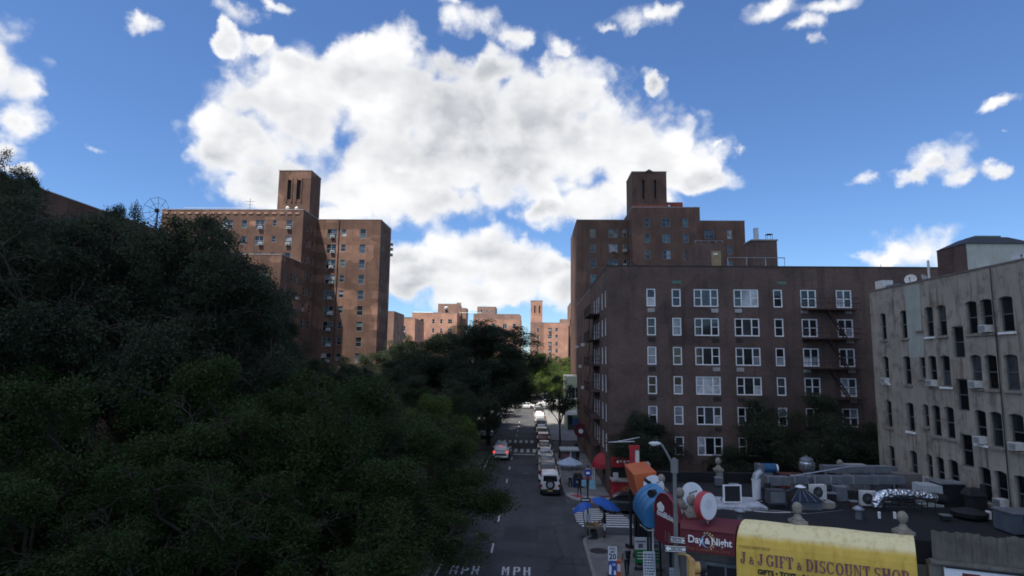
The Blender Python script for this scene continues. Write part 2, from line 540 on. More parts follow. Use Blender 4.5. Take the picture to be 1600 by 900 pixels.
class MB:
    def __init__(s):
        s.v, s.f = [], []

    def quad(s, *p):
        n = len(s.v)
        s.v += [tuple(q) for q in p]
        s.f.append(tuple(range(n, n + len(p))))
        return s

    def box(s, x0, x1, y0, y1, z0, z1):
        n = len(s.v)
        s.v += [(x0, y0, z0), (x1, y0, z0), (x1, y1, z0), (x0, y1, z0), (x0, y0, z1), (x1, y0, z1), (x1, y1, z1), (x0, y1, z1)]
        s.f += [tuple(n + i for i in q) for q in ((0, 3, 2, 1), (4, 5, 6, 7), (0, 1, 5, 4), (1, 2, 6, 5), (2, 3, 7, 6), (3, 0, 4, 7))]
        return s

    def obox(s, O, U, V, lu, lv, z0, z1):
        """box on a base parallelogram O + U*lu, O + V*lv"""
        O, U, V = Vector(O), Vector(U), Vector(V)
        b = [O, O + U * lu, O + U * lu + V * lv, O + V * lv]
        return s.prism([(p.x, p.y) for p in b], z0, z1)

    def prism(s, poly, z0, z1):
        a = sum(poly[i][0] * poly[(i + 1) % len(poly)][1] - poly[(i + 1) % len(poly)][0] * poly[i][1] for i in range(len(poly)))
        if a < 0:
            poly = poly[::-1]
        n, k = len(s.v), len(poly)
        s.v += [(x, y, z0) for x, y in poly] + [(x, y, z1) for x, y in poly]
        s.f.append(tuple(n + i for i in range(k))[::-1])
        s.f.append(tuple(n + k + i for i in range(k)))
        for i in range(k):
            j = (i + 1) % k
            s.f.append((n + i, n + j, n + k + j, n + k + i))
        return s

    def sweep(s, prof, A, B, cap=True):
        """profile of 3-D points at A copied to B (both lists of equal length)"""
        n, k = len(s.v), len(A)
        s.v += [tuple(p) for p in A] + [tuple(p) for p in B]
        for i in range(k - (0 if prof else 1)):
            j = (i + 1) % k
            s.f.append((n + i, n + j, n + k + j, n + k + i))
        if cap and prof:
            s.f.append(tuple(n + i for i in range(k))[::-1])
            s.f.append(tuple(n + k + i for i in range(k)))
        return s

    def cyl(s, p0, p1, r0, r1=None, n=10, cap=True):
        r1 = r0 if r1 is None else r1
        p0, p1 = Vector(p0), Vector(p1)
        d = (p1 - p0).normalized()
        a = d.cross(Vector((0, 0, 1)) if abs(d.z) < 0.9 else Vector((1, 0, 0))).normalized()
        b = d.cross(a)
        k = len(s.v)
        for p, r in ((p0, r0), (p1, r1)):
            for i in range(n):
                t = 2 * math.pi * i / n
                s.v.append(tuple(p + a * (r * math.cos(t)) + b * (r * math.sin(t))))
        for i in range(n):
            j = (i + 1) % n
            s.f.append((k + i, k + n + i, k + n + j, k + j))
        if cap:
            s.f.append(tuple(k + i for i in range(n)))
            s.f.append(tuple(k + n + i for i in range(n))[::-1])
        return s

    def tube(s, pts, r, n=8):
        for a, b in zip(pts, pts[1:]):
            s.cyl(a, b, r, r, n)
        return s

    def bar(s, a, b, w):
        return s.cyl(a, b, w * 0.7, w * 0.7, 4)

    def lathe(s, prof, c=(0, 0, 0), n=14):
        k = len(s.v)
        for r, z in prof:
            for i in range(n):
                t = 2 * math.pi * i / n
                s.v.append((c[0] + r * math.cos(t), c[1] + r * math.sin(t), c[2] + z))
        m_ = len(prof)
        for q in range(m_ - 1):
            for i in range(n):
                j = (i + 1) % n
                s.f.append((k + q * n + i, k + q * n + j, k + (q + 1) * n + j, k + (q + 1) * n + i))
        s.f.append(tuple(k + i for i in range(n))[::-1])
        s.f.append(tuple(k + (m_ - 1) * n + i for i in range(n)))
        return s

    def disc(s, c, nrm, r, thick, n=28, ry=None):
        """thick disc facing nrm"""
        c, d = Vector(c), Vector(nrm).normalized()
        return s.cyl(c - d * thick, c, r, r, n)

    def mesh(s, name, mat, off=(0, 0, 0), smooth=False):
        me = bpy.data.meshes.new(name)
        me.from_pydata([(x - off[0], y - off[1], z - off[2]) for x, y, z in s.v], [], s.f)
        if mat is not None:
            me.materials.append(mat)
        if smooth:
            me.shade_smooth()
            try:
                me.set_sharp_from_angle(angle=R_(40))
            except Exception:
                pass
        me.validate()
        return me

    def build(s, name, mat, parent=None, world=True, smooth=False):
        off = Vector((0, 0, 0))
        if world and parent is not None:
            q = parent
            while q is not None:
                off += Vector(q.location)
                q = q.parent
        o = bpy.data.objects.new(name, s.mesh(name, mat, off, smooth))
        COL.objects.link(o)
        o.parent = parent
        return o


def add(name, me, parent=None, loc=(0, 0, 0), rz=0.0):
    o = bpy.data.objects.new(name, me)
    COL.objects.link(o)
    o.parent = parent
    o.location = loc
    o.rotation_euler = (0, 0, rz)
    return o


def tag(o, label=None, cat=None, group=None, kind=None):
    for k, v in (('label', label), ('category', cat), ('group', group), ('kind', kind)):
        if v:
            o[k] = v
    return o


def thing(name, loc, label, cat, group=None, rz=0.0):
    o = bpy.data.objects.new(name, None)
    COL.objects.link(o)
    o.location = loc
    o.rotation_euler = (0, 0, rz)
    o.empty_display_size = 0.3
    return tag(o, label, cat, group)


def copy_tree(o, parent=None):
    c = o.copy()
    COL.objects.link(c)
    c.parent = parent
    for ch in list(o.children):
        copy_tree(ch, c)
    return c


def text_mesh(txt, size, mat, bold=0.0, depth=0.01, align='CENTER', shear=0.0, space=1.0):
    cu = bpy.data.curves.new('lettering', 'FONT')
    cu.body = txt
    cu.size = size
    cu.align_x = align
    cu.align_y = 'CENTER'
    cu.extrude = depth
    cu.offset = bold
    cu.shear = shear
    cu.space_character = space
    cu.resolution_u = 3
    o = bpy.data.objects.new('lettering', cu)
    COL.objects.link(o)
    dg = bpy.context.evaluated_depsgraph_get()
    me = bpy.data.meshes.new_from_object(o.evaluated_get(dg))
    bpy.data.objects.remove(o)
    me.materials.clear()
    me.materials.append(mat)
    return me


def place_text(name, me, parent, pos, nrm, upv=(0, 0, 1), scale=(1, 1, 1)):
    """text in its XY plane turned to face nrm; pos in world, parent unrotated"""
    nz = Vector(nrm).normalized()
    ux = Vector(upv).cross(nz).normalized()
    uy = nz.cross(ux)
    M = Matrix((ux, uy, nz)).transposed().to_4x4() @ Matrix.Diagonal((*scale, 1))
    off = Vector((0, 0, 0))
    q = parent
    while q is not None:
        off += Vector(q.location)
        q = q.parent
    M.translation = Vector(pos) - off
    o = bpy.data.objects.new(name, me)
    COL.objects.link(o)
    o.parent = parent
    o.matrix_local = M
    return o


# ---- facade with real openings, and windows that sit in them
UV = {'S': (Vector((1, 0, 0)), Vector((0, -1, 0)), 0.0), 'W': (Vector((0, -1, 0)), Vector((-1, 0, 0)), -math.pi / 2), 'E': (Vector((0, 1, 0)), Vector((1, 0, 0)), math.pi / 2)}


def facade(mb, O, face, Wd, Ht, holes, dep=0.16):
    U, Nn, _ = UV[face]
    O = Vector(O)
    Z = Vector((0, 0, 1))
    us = sorted({0.0, Wd} | {round(h[0], 4) for h in holes} | {round(h[1], 4) for h in holes})
    zs = sorted({0.0, Ht} | {round(h[2], 4) for h in holes} | {round(h[3], 4) for h in holes})

    def P(u, z, d=0):
        return O + U * u + Z * z - Nn * d
    for i in range(len(us) - 1):
        for j in range(len(zs) - 1):
            uc, zc = (us[i] + us[i + 1]) / 2, (zs[j] + zs[j + 1]) / 2
            if any(h[0] < uc < h[1] and h[2] < zc < h[3] for h in holes):
                continue
            mb.quad(P(us[i], zs[j]), P(us[i + 1], zs[j]), P(us[i + 1], zs[j + 1]), P(us[i], zs[j + 1]))
    for a, b, c, d in [h[:4] for h in holes]:
        mb.quad(P(a, c), P(b, c), P(b, c, dep), P(a, c, dep))
        mb.quad(P(a, d, dep), P(b, d, dep), P(b, d), P(a, d))
        mb.quad(P(a, c), P(a, c, dep), P(a, d, dep), P(a, d))
        mb.quad(P(b, c, dep), P(b, c), P(b, d), P(b, d, dep))


WMESH = {}
wr = random.Random(11)


def window_mesh(w, h, style, fmat, ft=None):
    ft = ft or (0.095 if fmat.name.startswith('white') else 0.07)
    key = (round(w, 2), round(h, 2), style, fmat.name)
    if key in WMESH:
        return WMESH[key]
    mb = MB()
    d0, d1 = -0.06, 0.03
    mb.box(0, ft, d0, d1, 0, h).box(w - ft, w, d0, d1, 0, h).box(ft, w - ft, d0, d1, 0, ft).box(ft, w - ft, d0, d1, h - ft, h)
    panes = []
    if style == 'single':
        segs = [(ft, w - ft, True)]
    elif style == 'double':
        segs = [(ft, w / 2 - ft / 2, True), (w / 2 + ft / 2, w - ft, True)]
    elif style == 'triple':
        a = w * 0.31
        segs = [(ft, a - ft / 2, True), (a + ft / 2, w - a - ft / 2, False), (w - a + ft / 2, w - ft, True)]
    else:
        segs = [(ft, w - ft, False)]
    for i in range(len(segs) - 1):
        mb.box(segs[i][1], segs[i + 1][0], d0, d1, ft, h - ft)
    for a, b, dh in segs:
        if dh:
            mid = h * 0.5
            mb.box(a, b, d0 + 0.01, d1 - 0.01, mid - 0.03, mid + 0.03)
            panes += [(a, b, ft, mid - 0.03), (a, b, mid + 0.03, h - ft)]
        else:
            panes.append((a, b, ft, h - ft))
    fm = mb.mesh('window', fmat)
    pmeshes = []
    for a, b, c, d in panes:
        q = MB().quad((a, 0.0, c), (b, 0.0, c), (b, 0.0, d), (a, 0.0, d))
        pmeshes.append([q.mesh('pane', g) for g in GL])
    WMESH[key] = (fm, pmeshes)
    return WMESH[key]


def window(root, O, face, u0, u1, z0, z1, style, fmat, gw=(6, 2, 1, 0, 0), dep=0.11, sill=None, same=False, panes=True):
    U, Nn, rz = UV[face]
    fm, pms = window_mesh(u1 - u0, z1 - z0, style, fmat)
    p = Vector(O) + U * u0 + Vector((0, 0, z0)) - Nn * dep - Vector(root.location)
    o = add('window', fm, root, p, rz)
    gw = tuple(gw) + (0,) * (6 - len(gw))
    g0 = wr.choices(range(6), gw)[0]
    for i, pl in enumerate(pms):
        g = g0 if (same or wr.random() < 0.55) else wr.choices(range(6), gw)[0]
        add('pane', pl[g], o)
    if sill:
        key = ('sill', round(u1 - u0, 2), sill.name)
        if key not in WMESH:
            WMESH[key] = MB().box(-0.08, u1 - u0 + 0.08, -0.19, 0.0, -0.1, -0.004).mesh('sill', sill)
        add('sill', WMESH[key], o)
    return o


def ac_unit(root, O, face, u, z, w=0.6, h=0.4, mat=None):
    U, Nn, rz = UV[face]
    key = ('ac', w, h, (mat or ACWHITE).name)
    if key not in WMESH:
        mb = MB().box(-w / 2, w / 2, -0.42, 0.1, 0, h)
        g = MB()
        for k in range(5):
            g.box(-w / 2 + 0.05, w / 2 - 0.05, -0.435, -0.421, 0.05 + k * (h - 0.08) / 5, 0.05 + (k + 0.5) * (h - 0.08) / 5)
        WMESH[key] = (mb.mesh('air_conditioner', mat or ACWHITE), g.mesh('grille', DUCTGREY))
    a, g = WMESH[key]
    o = add('air_conditioner', a, root, Vector(O) + U * u + Vector((0, 0, z)) - Vector(root.location), rz)
    add('grille', g, o)
    return o


def boxwalls(mb, x0, x1, y0, y1, z0, z1, skip=''):
    """plain walls of a block except the faces named in skip"""
    if 'S' not in skip:
        mb.quad((x0, y0, z0), (x1, y0, z0), (x1, y0, z1), (x0, y0, z1))
    if 'N' not in skip:
        mb.quad((x1, y1, z0), (x0, y1, z0), (x0, y1, z1), (x1, y1, z1))
    if 'W' not in skip:
        mb.quad((x0, y1, z0), (x0, y0, z0), (x0, y0, z1), (x0, y1, z1))
    if 'E' not in skip:
        mb.quad((x1, y0, z0), (x1, y1, z0), (x1, y1, z1), (x1, y0, z1))
    return mb


def roofslab(x0, x1, y0, y1, z):
    return MB().box(x0 + 0.3, x1 - 0.3, y0 + 0.3, y1 - 0.3, z - 0.75, z - 0.55)


def parapet(x0, x1, y0, y1, z, t=0.3):
    """inner parapet faces and a coping that oversails by 4 cm"""
    mb = MB()
    e = 0.04
    mb.box(x0 - e, x1 + e, y0 - e, y0 + t, z, z + 0.1).box(x0 - e, x1 + e, y1 - t, y1 + e, z, z + 0.1)
    mb.box(x0 - e, x0 + t, y0 + t, y1 - t, z, z + 0.1).box(x1 - t, x1 + e, y0 + t, y1 - t, z, z + 0.1)
    return mb


def inner_parapet(mb, x0, x1, y0, y1, z, t=0.3):
    mb.quad((x1 - t, y0 + t, z - 0.75), (x0 + t, y0 + t, z - 0.75), (x0 + t, y0 + t, z), (x1 - t, y0 + t, z))
    mb.quad((x0 + t, y1 - t, z - 0.75), (x1 - t, y1 - t, z - 0.75), (x1 - t, y1 - t, z), (x0 + t, y1 - t, z))
    mb.quad((x0 + t, y0 + t, z - 0.75), (x0 + t, y1 - t, z - 0.75), (x0 + t, y1 - t, z), (x0 + t, y0 + t, z))
    mb.quad((x1 - t, y1 - t, z - 0.75), (x1 - t, y0 + t, z - 0.75), (x1 - t, y0 + t, z), (x1 - t, y1 - t, z))
    return mb

# ------------------------------------------------------------------ the setting: ground, streets, pavements
ASPH = asphaltm('asphalt', (0.066, 0.068, 0.073))
SIDEWALK = pm('pavement concrete', (0.19, 0.188, 0.185), 0.9, 0.35, 0.7, bump=0.004)
KERBM = pm('kerb stone', (0.24, 0.235, 0.225), 0.85, 0.25, 2, bump=0.004)
RAMPM = pm('new concrete', (0.36, 0.35, 0.335), 0.85, 0.2, 1.5)
PAINT = pm('worn road paint', (0.62, 0.62, 0.61), 0.7, 0.3, 6)
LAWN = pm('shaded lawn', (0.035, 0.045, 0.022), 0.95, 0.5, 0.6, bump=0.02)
GROUND = pm('city ground', (0.10, 0.10, 0.095), 0.95, 0.4, 0.05)


def sheet(name, poly, z, mat):
    o = MB().quad(*[(x, y, z) for x, y in poly]).build(name, mat)
    return tag(o, kind='structure')


def slabs(name, poly, z0, z1, mat):
    o = MB().prism(poly, z0, z1).build(name, mat)
    return tag(o, kind='structure')


sheet('ground', [(-3000, -600), (3000, -600), (3000, 5000), (-3000, 5000)], -0.06, GROUND)
sheet('road', [(-5.55, -40), (3.35, -40), (3.35, 41.6), (60, 41.6), (60, 51.0), (2.9, 51.0), (2.9, 77.6), (60, 77.6), (60, 90.5), (2.9, 90.5), (2.9, 260), (-8.2, 260), (-8.2, 90.5),
               (-60, 90.5), (-60, 77.6), (-5.55, 77.6)], 0.0, ASPH)
near_corner = [(3.35, -40), (45, -40), (45, 41.6), (4.6, 41.6), (4.0, 41.45), (3.55, 41.0), (3.35, 40.2)]
slabs('sidewalk', near_corner, -0.05, 0.12, SIDEWALK)
far_corner = [(2.9, 54.6), (2.95, 53.4), (3.4, 52.0), (4.3, 51.2), (5.4, 51.0), (45, 51.0), (45, 77.6), (2.9, 77.6)]
slabs('sidewalk', far_corner, -0.05, 0.12, SIDEWALK)
slabs('sidewalk', [(2.9, 90.5), (60, 90.5), (60, 260), (2.9, 260)], -0.05, 0.12, SIDEWALK)
slabs('sidewalk', [(-9.4, -40), (-5.85, -40), (-5.85, 77.6), (-9.4, 77.6)], -0.05, 0.12, SIDEWALK)
slabs('sidewalk', [(-11.5, 90.5), (-8.2, 90.5), (-8.2, 260), (-11.5, 260)], -0.05, 0.12, SIDEWALK)
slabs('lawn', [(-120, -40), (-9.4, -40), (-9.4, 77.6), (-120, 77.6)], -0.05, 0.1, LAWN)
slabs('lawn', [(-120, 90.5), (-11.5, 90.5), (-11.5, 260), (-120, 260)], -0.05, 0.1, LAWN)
# kerbs: 15 cm stones with joints, one piece of setting per side
kl = tag(MB().box(-5.85, -5.55, -40, 77.6, -0.05, 0.15).build('kerb', KERBM), kind='structure')
kr = MB()
pts = [(3.35, -40), (3.35, 40.2), (3.55, 41.0), (4.0, 41.45), (4.6, 41.6)]
for (a, b) in zip(pts, pts[1:]):
    dx, dy = b[0] - a[0], b[1] - a[1]
    ln = math.hypot(dx, dy)
    nx, ny = dy / ln, -dx / ln
    kr.prism([(a[0] - nx * 0.02, a[1] - ny * 0.02), (b[0] - nx * 0.02, b[1] - ny * 0.02), (b[0] + nx * 0.16, b[1] + ny * 0.16), (a[0] + nx * 0.16, a[1] + ny * 0.16)], -0.04, 0.135)
tag(kr.build('kerb', KERBM), kind='structure')
kr = MB().box(2.88, 3.06, 54.6, 77.6, -0.04, 0.135)
tag(kr.build('kerb', KERBM), kind='structure')
# new concrete pad with red tactile plates on the far corner
pad = tag(MB().prism([(3.0, 54.2), (3.1, 53.3), (3.6, 52.1), (4.4, 51.35), (5.4, 51.1), (6.5, 51.1), (6.2, 53.0), (4.6, 53.4), (3.6, 54.4)], 0.1, 0.126).build('curb_ramp', RAMPM), kind='structure')
TACT = pm('red tactile plate', (0.42, 0.06, 0.07), 0.7, 0.25, 4)
MB().prism([(3.35, 53.5), (3.9, 52.5), (4.5, 52.8), (3.95, 53.8)], 0.127, 0.14).build('tactile_plate', TACT, pad)
MB().prism([(4.9, 51.3), (6.1, 51.25), (6.1, 51.85), (4.9, 51.9)], 0.127, 0.14).build('tactile_plate', TACT, pad)


def marks(name, rects, z=0.006):
    mb = MB()
    for x0, x1, y0, y1 in rects:
        mb.quad((x0, y0, z), (x1, y0, z), (x1, y1, z), (x0, y1, z))
    return tag(mb.build(name, PAINT), kind='structure')


for yc in (31.6, 38.7, 45.8, 52.8, 59.8, 66.9, 73.6, 96, 103, 110, 117):
    marks('lane_dash', [(-2.46, -2.34, yc - 0.95, yc + 0.95)])
marks('edge_line', [(-5.22, -5.1, -30, 76.4)])
marks('stop_line', [(-2.3, 0.4, 76.5, 77.0)])
cw = random.Random(3)
for k in range(9):
    yb = 44.05 + k * 0.62
    x0, x1 = 3.3 + max(0, (45.2 - yb) * 0.25), 6.95 + (49.2 - yb) * 0.08 + cw.uniform(-0.1, 0.1)
    marks('crosswalk_bar', [(x0, x1, yb, yb + 0.3)])
for yb, xs in ((78.5, -4.7), (87.4, -5.0)):
    for k in range(9):
        marks('crosswalk_bar', [(xs + k * 0.8, xs + k * 0.8 + 0.42, yb, yb + 3.0)])


def mph_letters(xc, yc, w, h):
    """M, P and H as painted strokes, stretched along the lane"""
    mb = MB()
    z = 0.006

    def q(*pts):
        mb.quad(*[(xc - w / 2 + a * w, yc - h / 2 + b * h, z) for a, b in pts])
    t = 0.075
    q((0, 0), (t, 0), (t, 1), (0, 1)); q((0.26 - t, 0), (0.26, 0), (0.26, 1), (0.26 - t, 1))
    q((t, 1), (t, 0.72), (0.13, 0.3), (0.13, 0.62)); q((0.13, 0.62), (0.13, 0.3), (0.26 - t, 0.72), (0.26 - t, 1))
    q((0.40, 0), (0.40 + t, 0), (0.40 + t, 1), (0.40, 1)); q((0.40 + t, 0.88), (0.56, 0.88), (0.6, 1), (0.40 + t, 1)); q((0.40 + t, 0.42), (0.6, 0.42), (0.56, 0.54), (0.40 + t, 0.54)); q((0.56, 0.54), (0.6, 0.42), (0.64, 0.52), (0.64, 0.9), (0.6, 1), (0.56, 0.88))
    q((0.76, 0), (0.76 + t, 0), (0.76 + t, 1), (0.76, 1)); q((1 - t, 0), (1, 0), (1, 1), (1 - t, 1)); q((0.76 + t, 0.44), (1 - t, 0.44), (1 - t, 0.56), (0.76 + t, 0.56))
    return tag(mb.build('road_lettering', PAINT), kind='structure')


for xx in (-0.82, -3.68):
    mph_letters(xx, 34.65, 1.58, 1.35)
# manhole covers and dark tree pits
MAN = pm('manhole iron', (0.09, 0.088, 0.085), 0.6, 0.3, 9, metal=0.3)
mh = MB().cyl((1.84, 44.7, -0.02), (1.84, 44.7, 0.01), 0.42, 0.42, 20)
for k in range(5):
    mh.box(1.56, 2.12, 44.45 + k * 0.11, 44.5 + k * 0.11, 0.01, 0.018)
tag(mh.build('manhole_cover', MAN), 'round iron manhole cover in the asphalt lane', 'manhole')
PIT = pm('dark damp soil', (0.04, 0.038, 0.036), 0.95, 0.4, 5, bump=0.02)
PATCHA = asphaltm('newer asphalt patch', (0.046, 0.047, 0.05), 0.3)
for poly in ([(-1.9, 40.2), (0.4, 40.0), (0.5, 43.1), (-1.8, 43.4)], [(-4.9, 56.0), (-3.4, 55.9), (-3.3, 62.5), (-4.8, 62.6)], [(0.9, 31.0), (2.6, 31.2), (2.5, 37.5), (1.1, 37.3)]):
    sheet('asphalt_patch', poly, 0.004, PATCHA)
for x, y in ((-3.9, 41.5), (-0.6, 64.0)):
    tag(MB().cyl((x, y, -0.02), (x, y, 0.012), 0.38, 0.38, 18).build('manhole_cover', MAN), 'round iron manhole cover ' + ('beside the lane dashes near the overhanging tree' if x < -2 else 'level with the grey sedan'), 'manhole')
for x, y, r in ((4.15, 38.2, 0.62), (3.95, 42.0 - 1.1, 0.5)):
    tag(MB().lathe([(r, 0.1), (r * 0.9, 0.128), (0.1, 0.13)], (x, y, 0), 18).build('tree_pit', PIT), kind='structure')


# the cumulus that keeps the near street in shade: it drifts behind and above the viewer, between the sun and the block
def make_cloud():
    def vap(name, mixes):
        mt, nt, N, L, P = nodes_of(name)
        N.remove(P)
        df = N.new('ShaderNodeBsdfDiffuse')
        df.inputs['Color'].default_value = (0.9, 0.9, 0.9, 1)
        tl = N.new('ShaderNodeBsdfTranslucent')
        tl.inputs['Color'].default_value = (0.92, 0.92, 0.92, 1)
        ms = N.new('ShaderNodeMixShader')
        ms.inputs[0].default_value = mixes[0]
        L.new(df.outputs[0], ms.inputs[1])
        L.new(tl.outputs[0], ms.inputs[2])
        tp = N.new('ShaderNodeBsdfTransparent')
        m2 = N.new('ShaderNodeMixShader')
        m2.inputs[0].default_value = mixes[1]
        L.new(ms.outputs[0], m2.inputs[1])
        L.new(tp.outputs[0], m2.inputs[2])
        L.new(m2.outputs[0], N['Material Output'].inputs['Surface'])
        return mt
    dense, wispy = vap('cloud base vapour', (0.78, 0.0)), vap('cloud crown vapour', (0.5, 0.8))
    h = 330.0
    # lens-shaped lumps, given by the ground each one shades (sun ray carries them up to the cloud's height)
    lumps = [(-40, 10, 62, 80), (25, 15, 72, 76), (-5, 45, 60, 50), (-66, 52, 46, 44), (38, 85, 46, 46), (36, 122, 24, 24), (48, 118, 22, 26), (70, 50, 50, 50), (-20, -60, 80, 50), (40, -70, 70, 50), (-72, 76, 30, 22), (-38, 82, 28, 19), (-8, 80, 26, 20)]
    st = 4.0
    x0, y0, nx, ny = -125, -125, 68, 74
    idx, v, f = {}, [], []
    for i in range(nx):
        for j in range(ny):
            x, y = x0 + i * st, y0 + j * st
            q = max(1 - ((x - a) / c) ** 2 - ((y - b) / d) ** 2 for a, b, c, d in lumps)
            if q < -0.04:
                continue
            t = math.sqrt(max(q, 0.0))
            wob = 3 * math.sin(x * 0.11 + 1) * math.sin(y * 0.09) + 1.5 * math.sin(x * 0.31) * math.sin(y * 0.27 + 2)
            cx, cy = x + SUN.x / SUN.z * h, y + SUN.y / SUN.z * h
            edge = min(1.0, t * 3)
            idx[i, j] = len(v)
            v.append((cx, cy, h - 9 * t + wob * edge))
            v.append((cx, cy, h + 0.3 + 38 * t + 2.5 * wob * edge))
    nb = 0
    for (i, j), k in idx.items():
        if all(q in idx for q in ((i + 1, j), (i + 1, j + 1), (i, j + 1))):
            a, b, c = idx[i + 1, j], idx[i + 1, j + 1], idx[i, j + 1]
            f.append((k, c, b, a))
            f.append((k + 1, a + 1, b + 1, c + 1))
    me = bpy.data.meshes.new('cloud')
    me.from_pydata(v, [], f)
    me.materials.append(dense)
    me.materials.append(wispy)
    me.polygons.foreach_set('material_index', [k % 2 for k in range(len(f))])
    me.shade_smooth()
    o = bpy.data.objects.new('cloud', me)
    COL.objects.link(o)
    tag(o, kind='structure')


make_cloud()

# ------------------------------------------------------------------ buildings


def block(root, x0, x1, y0, y1, zt, mat, S=(), Wt=(), E=(), fm=ALU, gw=(5, 2, 2, 1, 2), z0=0.0, sill=None, cope=COPE, roof=TARROOF, dep=0.16, wdep=0.11):
    """one brick volume: walls with openings, roof deck, coping, windows. openings: (a, b, ztop, zbot, style), a/b in world X (south) or Y (west/east)"""
    mb = MB()
    done = ''
    jobs = []
    for face, lst in (('S', S), ('W', Wt), ('E', E)):
        if not lst:
            continue
        done += face
        if face == 'S':
            O, wd = Vector((x0, y0, z0)), x1 - x0
            hs = [(a - x0, b - x0, zb - z0, ztp - z0, st) for a, b, ztp, zb, st in lst]
        elif face == 'W':
            O, wd = Vector((x0, y1, z0)), y1 - y0
            hs = [(y1 - b, y1 - a, zb - z0, ztp - z0, st) for a, b, ztp, zb, st in lst]
        else:
            O, wd = Vector((x1, y0, z0)), y1 - y0
            hs = [(a - y0, b - y0, zb - z0, ztp - z0, st) for a, b, ztp, zb, st in lst]
        facade(mb, O, face, wd, zt - z0, hs, dep)
        jobs.append((O, face, hs))
    boxwalls(mb, x0, x1, y0, y1, z0, zt, done)
    inner_parapet(mb, x0, x1, y0, y1, zt)
    w = mb.build('wall', mat, root)
    roofslab(x0, x1, y0, y1, zt).build('roof', roof, root)
    parapet(x0, x1, y0, y1, zt).build('coping', cope, root)
    for O, face, hs in jobs:
        for a, b, c, d, st in hs:
            window(root, O, face, a, b, c, d, st, fm, gw, wdep, sill)
    return w


# --- dark brick apartment house on the far corner of the side street
APT = thing('apartment_house', (20, 60, 0), 'dark brown brick six-storey apartment house with white windows and an iron fire escape', 'building')
ROWS = (18.25, 15.63, 13.02, 10.43, 7.80, 5.18)
cols = [(10.28, 11.08, 'single'), (12.55, 13.35, 'single'), (14.52, 16.7, 'triple'), (18.08, 20.28, 'triple'), (21.6, 22.4, 'single'), (24.0, 25.39, 'double'), (27.14, 28.51, 'double')]
S = [(a, b, z, z - 1.6, st) for z in ROWS for a, b, st in cols]
Wl = [(c - w / 2, c + w / 2, z, z - 1.6, 'single') for z in ROWS for c, w in ((55.6, 0.9), (58.2, 1.0), (61.2, 1.0), (63.2, 1.0), (65.6, 1.0))]
block(APT, 6.75, 37, 54, 70, 20.3, BR_DARK, S, Wl, fm=WHITE, gw=(6, 3, 1.5, 1, 0), sill=None, cope=pm('black coping', (0.04, 0.035, 0.035), 0.7), dep=0.14, wdep=0.09)
# through-wall air conditioner grilles below the windows
DKGR = pm('brown grille', (0.05, 0.04, 0.037), 0.7)
LTGR = pm('pale grille', (0.42, 0.41, 0.40), 0.6)
gr = random.Random(4)
for z in ROWS[:5]:
    for xc in (10.68, 16.35, 18.45, 24.3, 28.15):
        lt = gr.random() < 0.4
        g = MB().box(xc - 0.31, xc + 0.31, 53.95, 53.998, z - 2.12, z - 1.78)
        for k in range(4):
            g.box(xc - 0.28, xc + 0.28, 53.93, 53.95, z - 2.1 + k * 0.08, z - 2.06 + k * 0.08)
        g.build('ac_grille', LTGR if lt else DKGR, APT)
for xc in (13.0, 22.4):
    MB().box(xc - 0.4, xc + 0.4, 53.96, 53.998, 18.72, 19.0).build('vent_panel', pm('green copper vent', (0.10, 0.17, 0.14), 0.7), APT)
# soldier courses: lintel and sill bands run the whole front
for z in ROWS:
    MB().box(6.745, 36.9, 53.985, 53.998, z - 1.72, z - 1.6 - 0.004).build('sill_course', BR_DARK, APT)


def fire_escape(root, x0, x1, zs, y):
    fe = MB().box(x0, x1, y - 1.05, y - 1.0, zs[0] - 0.15, zs[0] - 0.05).build('fire_escape', IRON, root)
    for i, z in enumerate(zs):
        pl = MB().box(x0, x1, y - 1.0, y - 0.003, z - 0.12, z - 0.08)
        for k in range(12):
            xx = x0 + (x1 - x0) * k / 11
            pl.bar((xx, y - 1.0, z - 0.05), (xx, y - 0.01, z - 0.05), 0.03)
        pl.build('platform', IRON, fe)
        rl = MB()
        for h in (0.45, 0.9):
            rl.bar((x0, y - 1.0, z + h), (x1, y - 1.0, z + h), 0.03).bar((x0, y - 1.0, z + h), (x0, y, z + h), 0.03).bar((x1, y - 1.0, z + h), (x1, y, z + h), 0.03)
        for k in range(15):
            xx = x0 + (x1 - x0) * k / 14
            rl.bar((xx, y - 1.0, z - 0.1), (xx, y - 1.0, z + 0.9), 0.018)
        rl.build('railing', IRON, fe)
        if i < len(zs) - 1:
            z2 = zs[i + 1]
            a, b = x0 + 1.9, x0 + 3.5
            st = MB().bar((a, y - 0.85, z), (b, y - 0.85, z2), 0.1).bar((a, y - 0.35, z), (b, y - 0.35, z2), 0.1)
            st.bar((a, y - 0.85, z + 0.8), (b, y - 0.85, z2 + 0.8), 0.025)
            for k in range(11):
                t = k / 11
                st.box(a + (b - a) * t - 0.1, a + (b - a) * t + 0.1, y - 0.84, y - 0.36, z + (z2 - z) * t - 0.015, z + (z2 - z) * t + 0.015)
            st.build('stair', IRON, fe)


fire_escape(APT, 24.0, 28.7, [z - 1.72 for z in ROWS], 53.99)
